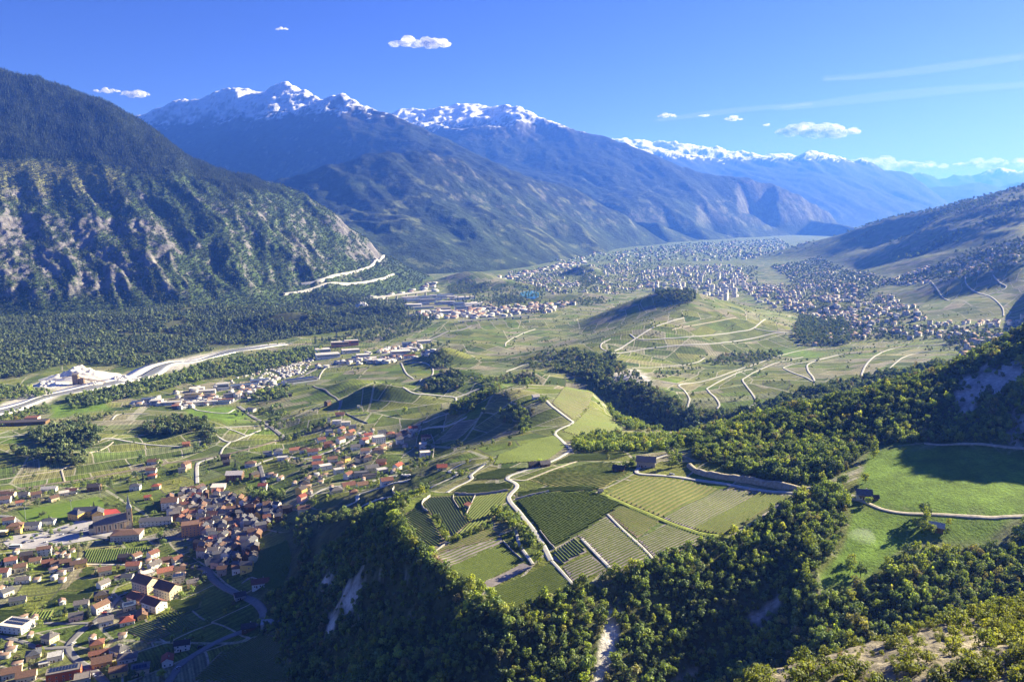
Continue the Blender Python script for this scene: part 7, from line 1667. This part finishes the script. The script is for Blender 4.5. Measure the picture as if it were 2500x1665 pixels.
# cars, coach
CARC = {'white': (.75, .75, .75), 'black': (.02, .02, .022), 'silver': (.42, .43, .45), 'red': (.45, .03, .025), 'blue': (.05, .10, .28)}
M_TYRE = simple('tyre', (.02, .02, .02), .9)
_b = MB(); _b.poly([(.33 * math.cos(a * math.pi / 5), -.11, .33 + .33 * math.sin(a * math.pi / 5)) for a in range(10)]); _b.poly([(.33 * math.cos(-a * math.pi / 5), .11, .33 + .33 * math.sin(-a * math.pi / 5)) for a in range(10)])
for a in range(10):
    p = lambda k, y: (.33 * math.cos(k * math.pi / 5), y, .33 + .33 * math.sin(k * math.pi / 5)); _b.poly([p(a, -.11), p(a, .11), p(a + 1, .11), p(a + 1, -.11)])
ME_WHEEL = _b.mesh('wheel', [M_TYRE])
def car_body(col):
    m_ = simple('paint_' + col, CARC[col], .3, .03, 1, .5); prof = [(-2.15, .35), (-2.15, .85), (-1.3, .95), (1.2, .95), (2.1, .82), (2.15, .35)]
    b = MB()
    for s in (-1, 1): b.poly([(x, .85 * s, z) for x, z in (prof if s < 0 else prof[::-1])])
    for (x0, z0), (x1, z1) in zip(prof, prof[1:] + prof[:1]): b.poly([(x0, .85, z0), (x0, -.85, z0), (x1, -.85, z1), (x1, .85, z1)][::-1])
    b.box(-1.5, .5, -.72, .72, 1.38, 1.45); return b.mesh('body', [m_])
b = MB(); tp = [(-1.85, .95), (-1.45, 1.38), (.45, 1.38), (1.1, .95)]
for s in (-1, 1): b.poly([(x, (.80 if z < 1 else .70) * s, z) for x, z in (tp if s > 0 else tp[::-1])])
for (x0, z0), (x1, z1) in zip(tp, tp[1:]): y0, y1 = (.8 if z0 < 1 else .7), (.8 if z1 < 1 else .7); b.poly([(x0, y0, z0), (x0, -y0, z0), (x1, -y1, z1), (x1, y1, z1)][::-1])
ME_CAB = b.mesh('cabin', [M_GLASS]); CARB = {k: car_body(k) for k in CARC}
def car(u, v, col, rz, label):
    x, y = hit(u, v); z = float(ground_z(x, y)) + lift(y) + .12
    o = add_obj('car', None, None, (x, y, z), rad(rz), label=label, category='car', group='cars in the village')
    add_obj('body', CARB[col], o); add_obj('cabin', ME_CAB, o)
    for sx_, sy_ in ((-1.3, -.8), (-1.3, .8), (1.35, -.8), (1.35, .8)): add_obj('wheel', ME_WHEEL, o, (sx_, sy_, 0))
ri = 0
CARS = [(268, 1461, 'white', 30), (270, 1468, 'black', 30), (267, 1474, 'silver', 30), (264, 1480, 'black', 30), (262, 1486, 'white', 30), (258, 1492, 'silver', 30), (254, 1498, 'red', 30), (307, 1450, 'silver', 60), (300, 1456, 'black', 60), (320, 1452, 'white', 60), (180, 1572, 'white', 60), (489, 1580, 'black', 30), (95, 1578, 'red', 0), (130, 1576, 'blue', 0), (230, 1650, 'white', -40), (410, 1318, 'blue', 10), (480, 1318, 'black', 10),
        (60, 1312, 'black', 20), (90, 1308, 'silver', 15), (120, 1312, 'black', 15), (150, 1306, 'white', 15), (170, 1302, 'black', 15), (200, 1296, 'silver', 10), (230, 1302, 'red', 10), (80, 1322, 'silver', 15), (110, 1325, 'white', 15), (58, 1326, 'black', 15), (500, 1400, 'silver', 30), (486, 1386, 'black', 20), (1640, 1160, 'silver', -10), (435, 1632, 'silver', 55)]
CAR_LM = LM_PTS + [('the white coach', hit(38, 1336)), ('the cliff road bend', hit(637, 1518)), ('the stone farmhouse', hit(1577, 1140))]
class _Q: pass
cl = []
for u, v, c_, rz in CARS: q = _Q(); q.a = (u, v, c_, rz); q.p = hit(u, v); cl.append(q)
for q, lab in rank_labels(cl, lambda q: f'small {q.a[2]} car', CAR_LM, lambda q: q.p): car(*q.a, lab)
x, y = hit(38, 1337); co_ = add_obj('coach', None, None, (x, y, float(ground_z(x, y)) + .4), rad(8), label='long white coach parked at the edge of the paved square', category='bus')
b = MB(); b.box(-6, 6, -1.25, 1.25, .5, 3.4); add_obj('body', b.mesh('body', [simple('coach_paint', (.74, .76, .74), .4, .05)]), co_)
b = MB(); b.box(-5.6, 5.7, -1.28, 1.28, 1.7, 2.8); add_obj('window_band', b.mesh('window_band', [M_GLASS]), co_)
for sx_ in (-4, 3.8):
    for sy_ in (-1.15, 1.15): w_ = add_obj('wheel', ME_WHEEL, co_, (sx_, sy_, 0)); w_.scale = (1.5, 1.5, 1.5)
# floodlight masts at the pitch
M_MAST = simple('mast_metal', (.45, .46, .47), .5, .1)
for u, v, lab in ((63, 1270, 'floodlight mast at the near left corner of the pitch'), (175, 1252, 'floodlight mast at the near side of the pitch'), (245, 1214, 'floodlight mast at the far right corner of the pitch')):
    x, y = hit(u, v); o = add_obj('floodlight_mast', None, None, (x, y, float(ground_z(x, y))), .3, label=lab, category='floodlight', group='floodlights of the pitch')
    b = MB(); b.beam((0, 0, -1), (0, 0, 16), .3, .3); add_obj('pole', b.mesh('pole', [M_MAST]), o); b = MB(); b.box(-1.2, 1.2, -.2, .2, 15.6, 16.6); add_obj('lamp_head', b.mesh('lamp_head', [M_MAST]), o)
# orange fence at the spur edge
x0_, x1_ = hit(1052, 1352), hit(1088, 1386); n_ = 12; V = []
for i in range(n_):
    px, py = x0_[0] + (x1_[0] - x0_[0]) * i / (n_ - 1), x0_[1] + (x1_[1] - x0_[1]) * i / (n_ - 1); zz = float(ground_z(px, py)); V += [(px, py, zz), (px + .05, py, zz + 1.5)]
fo_ = add_obj('safety_fence', None, None, (0, 0, 0), label='orange-red mesh fence at the left edge of the spur', category='fence')
add_obj('netting', new_mesh('netting', V, [(2 * i, 2 * i + 2, 2 * i + 3, 2 * i + 1) for i in range(n_ - 1)], [simple('fence_orange', (.75, .12, .07), .7)]), fo_)
for i in range(0, n_, 3): b = MB(); b.box(-.05, .05, -.05, .05, -.3, 1.7); add_obj('post', b.mesh('post', [M_MAST]), fo_, V[2 * i])
# sprinkler with its spray
x, y = hit(2118, 1318); z = float(ground_z(x, y))
sp = add_obj('sprinkler', None, None, (x, y, z), label='field sprinkler throwing water over the lower meadow', category='sprinkler')
b = MB(); b.beam((0, 0, -.3), (0, 0, 1.2), .1, .1); add_obj('riser', b.mesh('riser', [M_MAST]), sp); b = MB(); b.beam((0, 0, 1.2), (.5, 0, 1.5), .1, .1); add_obj('nozzle', b.mesh('nozzle', [M_MAST]), sp)
sm = bpy.data.materials.new('spray'); sm.use_nodes = True; t = NT(sm); v_ = t.node('ShaderNodeVolumePrincipled'); v_.inputs['Color'].default_value = (.9, .92, .95, 1); v_.inputs['Density'].default_value = .016; t.link(v_.outputs[0], t.out.inputs['Volume'])
V, F = [], []
for j in range(7):
    for i in range(20): a, c = i / 20 * 2 * math.pi, j / 6 * math.pi / 2; r_ = 8.5 * math.cos(c) * (1 + .1 * math.sin(3 * a)); V.append((x - 3 + r_ * math.cos(a) + 1e-3 * i, y + r_ * math.sin(a), z + .1 + 7.5 * math.sin(c)))
for j in range(6):
    for i in range(20): F.append((j * 20 + i, j * 20 + (i + 1) % 20, j * 20 + 20 + (i + 1) % 20, j * 20 + 20 + i))
F.append(tuple(reversed(range(20))))
add_obj('water_spray', new_mesh('water_spray', V, F, [sm]), kind='stuff', label='fine grey dome of sprinkler spray over the lower meadow', category='spray')

# ---------------------------------------------------------------- clouds (above the haze)
def cloud_mat(dens):
    def f(t):
        """soft layered vapour: each lobe lets part of the light through"""
        d = t.node('ShaderNodeBsdfDiffuse'); d.inputs[0].default_value = (.95, .95, .96, 1)
        tl = t.node('ShaderNodeBsdfTranslucent'); tl.inputs[0].default_value = (.98, .97, .95, 1)
        m1 = t.node('ShaderNodeMixShader'); m1.inputs[0].default_value = .6; t.link(d.outputs[0], m1.inputs[1]); t.link(tl.outputs[0], m1.inputs[2])
        tp_ = t.node('ShaderNodeBsdfTransparent'); m2 = t.node('ShaderNodeMixShader')
        n = t.noise(t.pos(), .004, 5, .65)
        t.link(t.ramp(n, [(.35, dens * .35), (.65, min(1, dens * 1.3))]), m2.inputs[0]); t.link(tp_.outputs[0], m2.inputs[1]); t.link(m1.outputs[0], m2.inputs[2]); t.link(m2.outputs[0], t.out.inputs['Surface'])
    return mat('cloud_%g' % dens, f)
def cloud(u, v, wpx, hpx, label, zc=3700.0, seed=1, n=9, dens=.34):
    s, tt = ray(u, v); D = (CAMZ - zc) / tt; x, y = s * D, D; k = D / FPX
    W, Hh = wpx * k, hpx * k; r_ = random.Random(seed)
    bm = bmesh.new()
    n = n * 3
    for i in range(n):
        a = r_.uniform(-1, 1); rr_ = Hh * (.16 + .26 * r_.random()) * (1 - .55 * abs(a) ** 2)
        cx = a * W * .5 * .92; m_ = bmesh.ops.create_icosphere(bm, subdivisions=2, radius=1)['verts']
        oz = r_.uniform(-.16, .34) * Hh * (1 - a * a); oy = r_.uniform(-.3, .3) * Hh
        for q in m_: 
            d = q.co.normalized(); f = 1 + .35 * float(noise(d.x * 2.2 + i * 3.1, d.z * 2.2 + d.y * 1.7, seed)) + .22 * float(noise(d.x * 6 + i, d.z * 6 + d.y * 5, seed + 4))
            q.co = Vector((cx + d.x * rr_ * 1.55 * f, oy + d.y * rr_ * 1.3 * f, oz + d.z * rr_ * f * (1 if d.z > 0 else .55)))
    [setattr(f_, 'smooth', True) for f_ in bm.faces]; me = bpy.data.meshes.new('cloud'); bm.to_mesh(me); bm.free(); me.materials.append(cloud_mat(dens))
    o = add_obj('cloud', me, None, (x, y, zc), label=label, category='cloud', kind='stuff')
    return o
cloud(1028, 110, 150, 34, 'white elongated cloud high above the snow peaks', seed=3, n=11)
cloud(688, 73, 30, 10, 'tiny wisp of cloud left of the high white cloud', seed=4, n=5)
cloud(1995, 324, 200, 46, 'broad white cloud over the right-hand end of the valley', seed=5, n=13)
cloud(1630, 285, 46, 14, 'small flat cloud left of the broad white cloud', seed=6, n=6)
cloud(1722, 284, 34, 9, 'thin small cloud between two others over the ridge', seed=7, n=5)
cloud(1792, 292, 44, 15, 'small white cloud just left of the broad cloud', seed=8, n=6)
cloud(1872, 306, 16, 10, 'tiny puff next to the broad cloud', seed=9, n=3)
cloud(330, 233, 70, 22, 'cloud peeping behind the left mountain slope', seed=10, n=7)
cloud(260, 224, 60, 16, 'low cloud fragment at the edge of the left mountain', seed=11, n=6)
cloud(2150, 408, 330, 44, 'bright cloud bank along the horizon at the right', seed=12, n=14, dens=.42, zc=3900)
cloud(2430, 402, 200, 34, 'far cloud bank at the right edge of the horizon', seed=13, n=10, dens=.42, zc=3900)
def cirrus(pts, wpx, label, seed):
    """thin streak of high cloud: a narrow flat layer of ice haze"""
    zc = 9000.0; V = []; c = []
    for u, v in pts: s, tt = ray(u, v); D = (CAMZ - zc) / tt; c.append((s * D, D))
    c = catmull(c, 1200); t = np.gradient(c, axis=0); t /= np.linalg.norm(t, axis=1)[:, None]; nn = np.stack([-t[:, 1], t[:, 0]], 1); w = wpx * (1 - .7 * np.abs(np.linspace(-1, 1, len(c))) ** 2)
    R_ = [np.column_stack([c + nn * (w * f)[:, None], np.full(len(c), zc + h)]) for f, h in ((-1, 0), (-.5, 160), (0, 240), (.5, 160), (1, 0), (.5, -90), (0, -120), (-.5, -90))]
    V = np.stack(R_, 1); n, m = V.shape[:2]; gi = np.arange(n * m).reshape(n, m); F = []
    for i in range(n - 1):
        for j in range(m): F.append((gi[i, j], gi[i, (j + 1) % m], gi[i + 1, (j + 1) % m], gi[i + 1, j]))
    F += [tuple(gi[0][::-1]), tuple(gi[-1])]
    me = new_mesh('cirrus', V.reshape(-1, 3), [tuple(int(k) for k in f) for f in F], [cloud_mat(.04)])
    add_obj('cirrus', me, kind='stuff', label=label, category='cloud')
cirrus([(2010, 195), (2150, 185), (2330, 162), (2560, 132)], 1500, 'upper thin streak of high cloud at the right', 1)
cirrus([(1900, 268), (2100, 243), (2300, 222), (2560, 205)], 2600, 'lower thin streak of high cloud at the right', 2)
cirrus([(1600, 296), (1800, 270), (1980, 255)], 1600, 'faint thin streak of cloud above the small clouds', 3)
# ---------------------------------------------------------------- haze
hz = bpy.data.materials.new('haze'); hz.use_nodes = True
hn, hl = hz.node_tree.nodes, hz.node_tree.links
hn.clear()
ho = hn.new('ShaderNodeOutputMaterial')
hv = hn.new('ShaderNodeVolumePrincipled')
hv.inputs['Color'].default_value = (.05, .15, .68, 1)
hv.inputs['Density'].default_value = 7.2e-5
hv.inputs['Absorption Color'].default_value = (.5, .5, .5, 1)
hv.inputs['Anisotropy'].default_value = .25
hl.new(hv.outputs[0], ho.inputs['Volume'])
hb = 71000.0
x0, x1, y0, y1, z0, z1 = -hb, hb, -9000, hb, -9.0, 2800.0
me = new_mesh('haze', [(x0, y0, z0), (x1, y0, z0), (x1, y1, z0), (x0, y1, z0), (x0, y0, z1), (x1, y0, z1), (x1, y1, z1), (x0, y1, z1)],
              [(0, 3, 2, 1), (4, 5, 6, 7), (0, 1, 5, 4), (1, 2, 6, 5), (2, 3, 7, 6), (3, 0, 4, 7)], [hz])
add_obj('haze', me, kind='stuff', label='thin blue haze filling the valley air', category='haze')
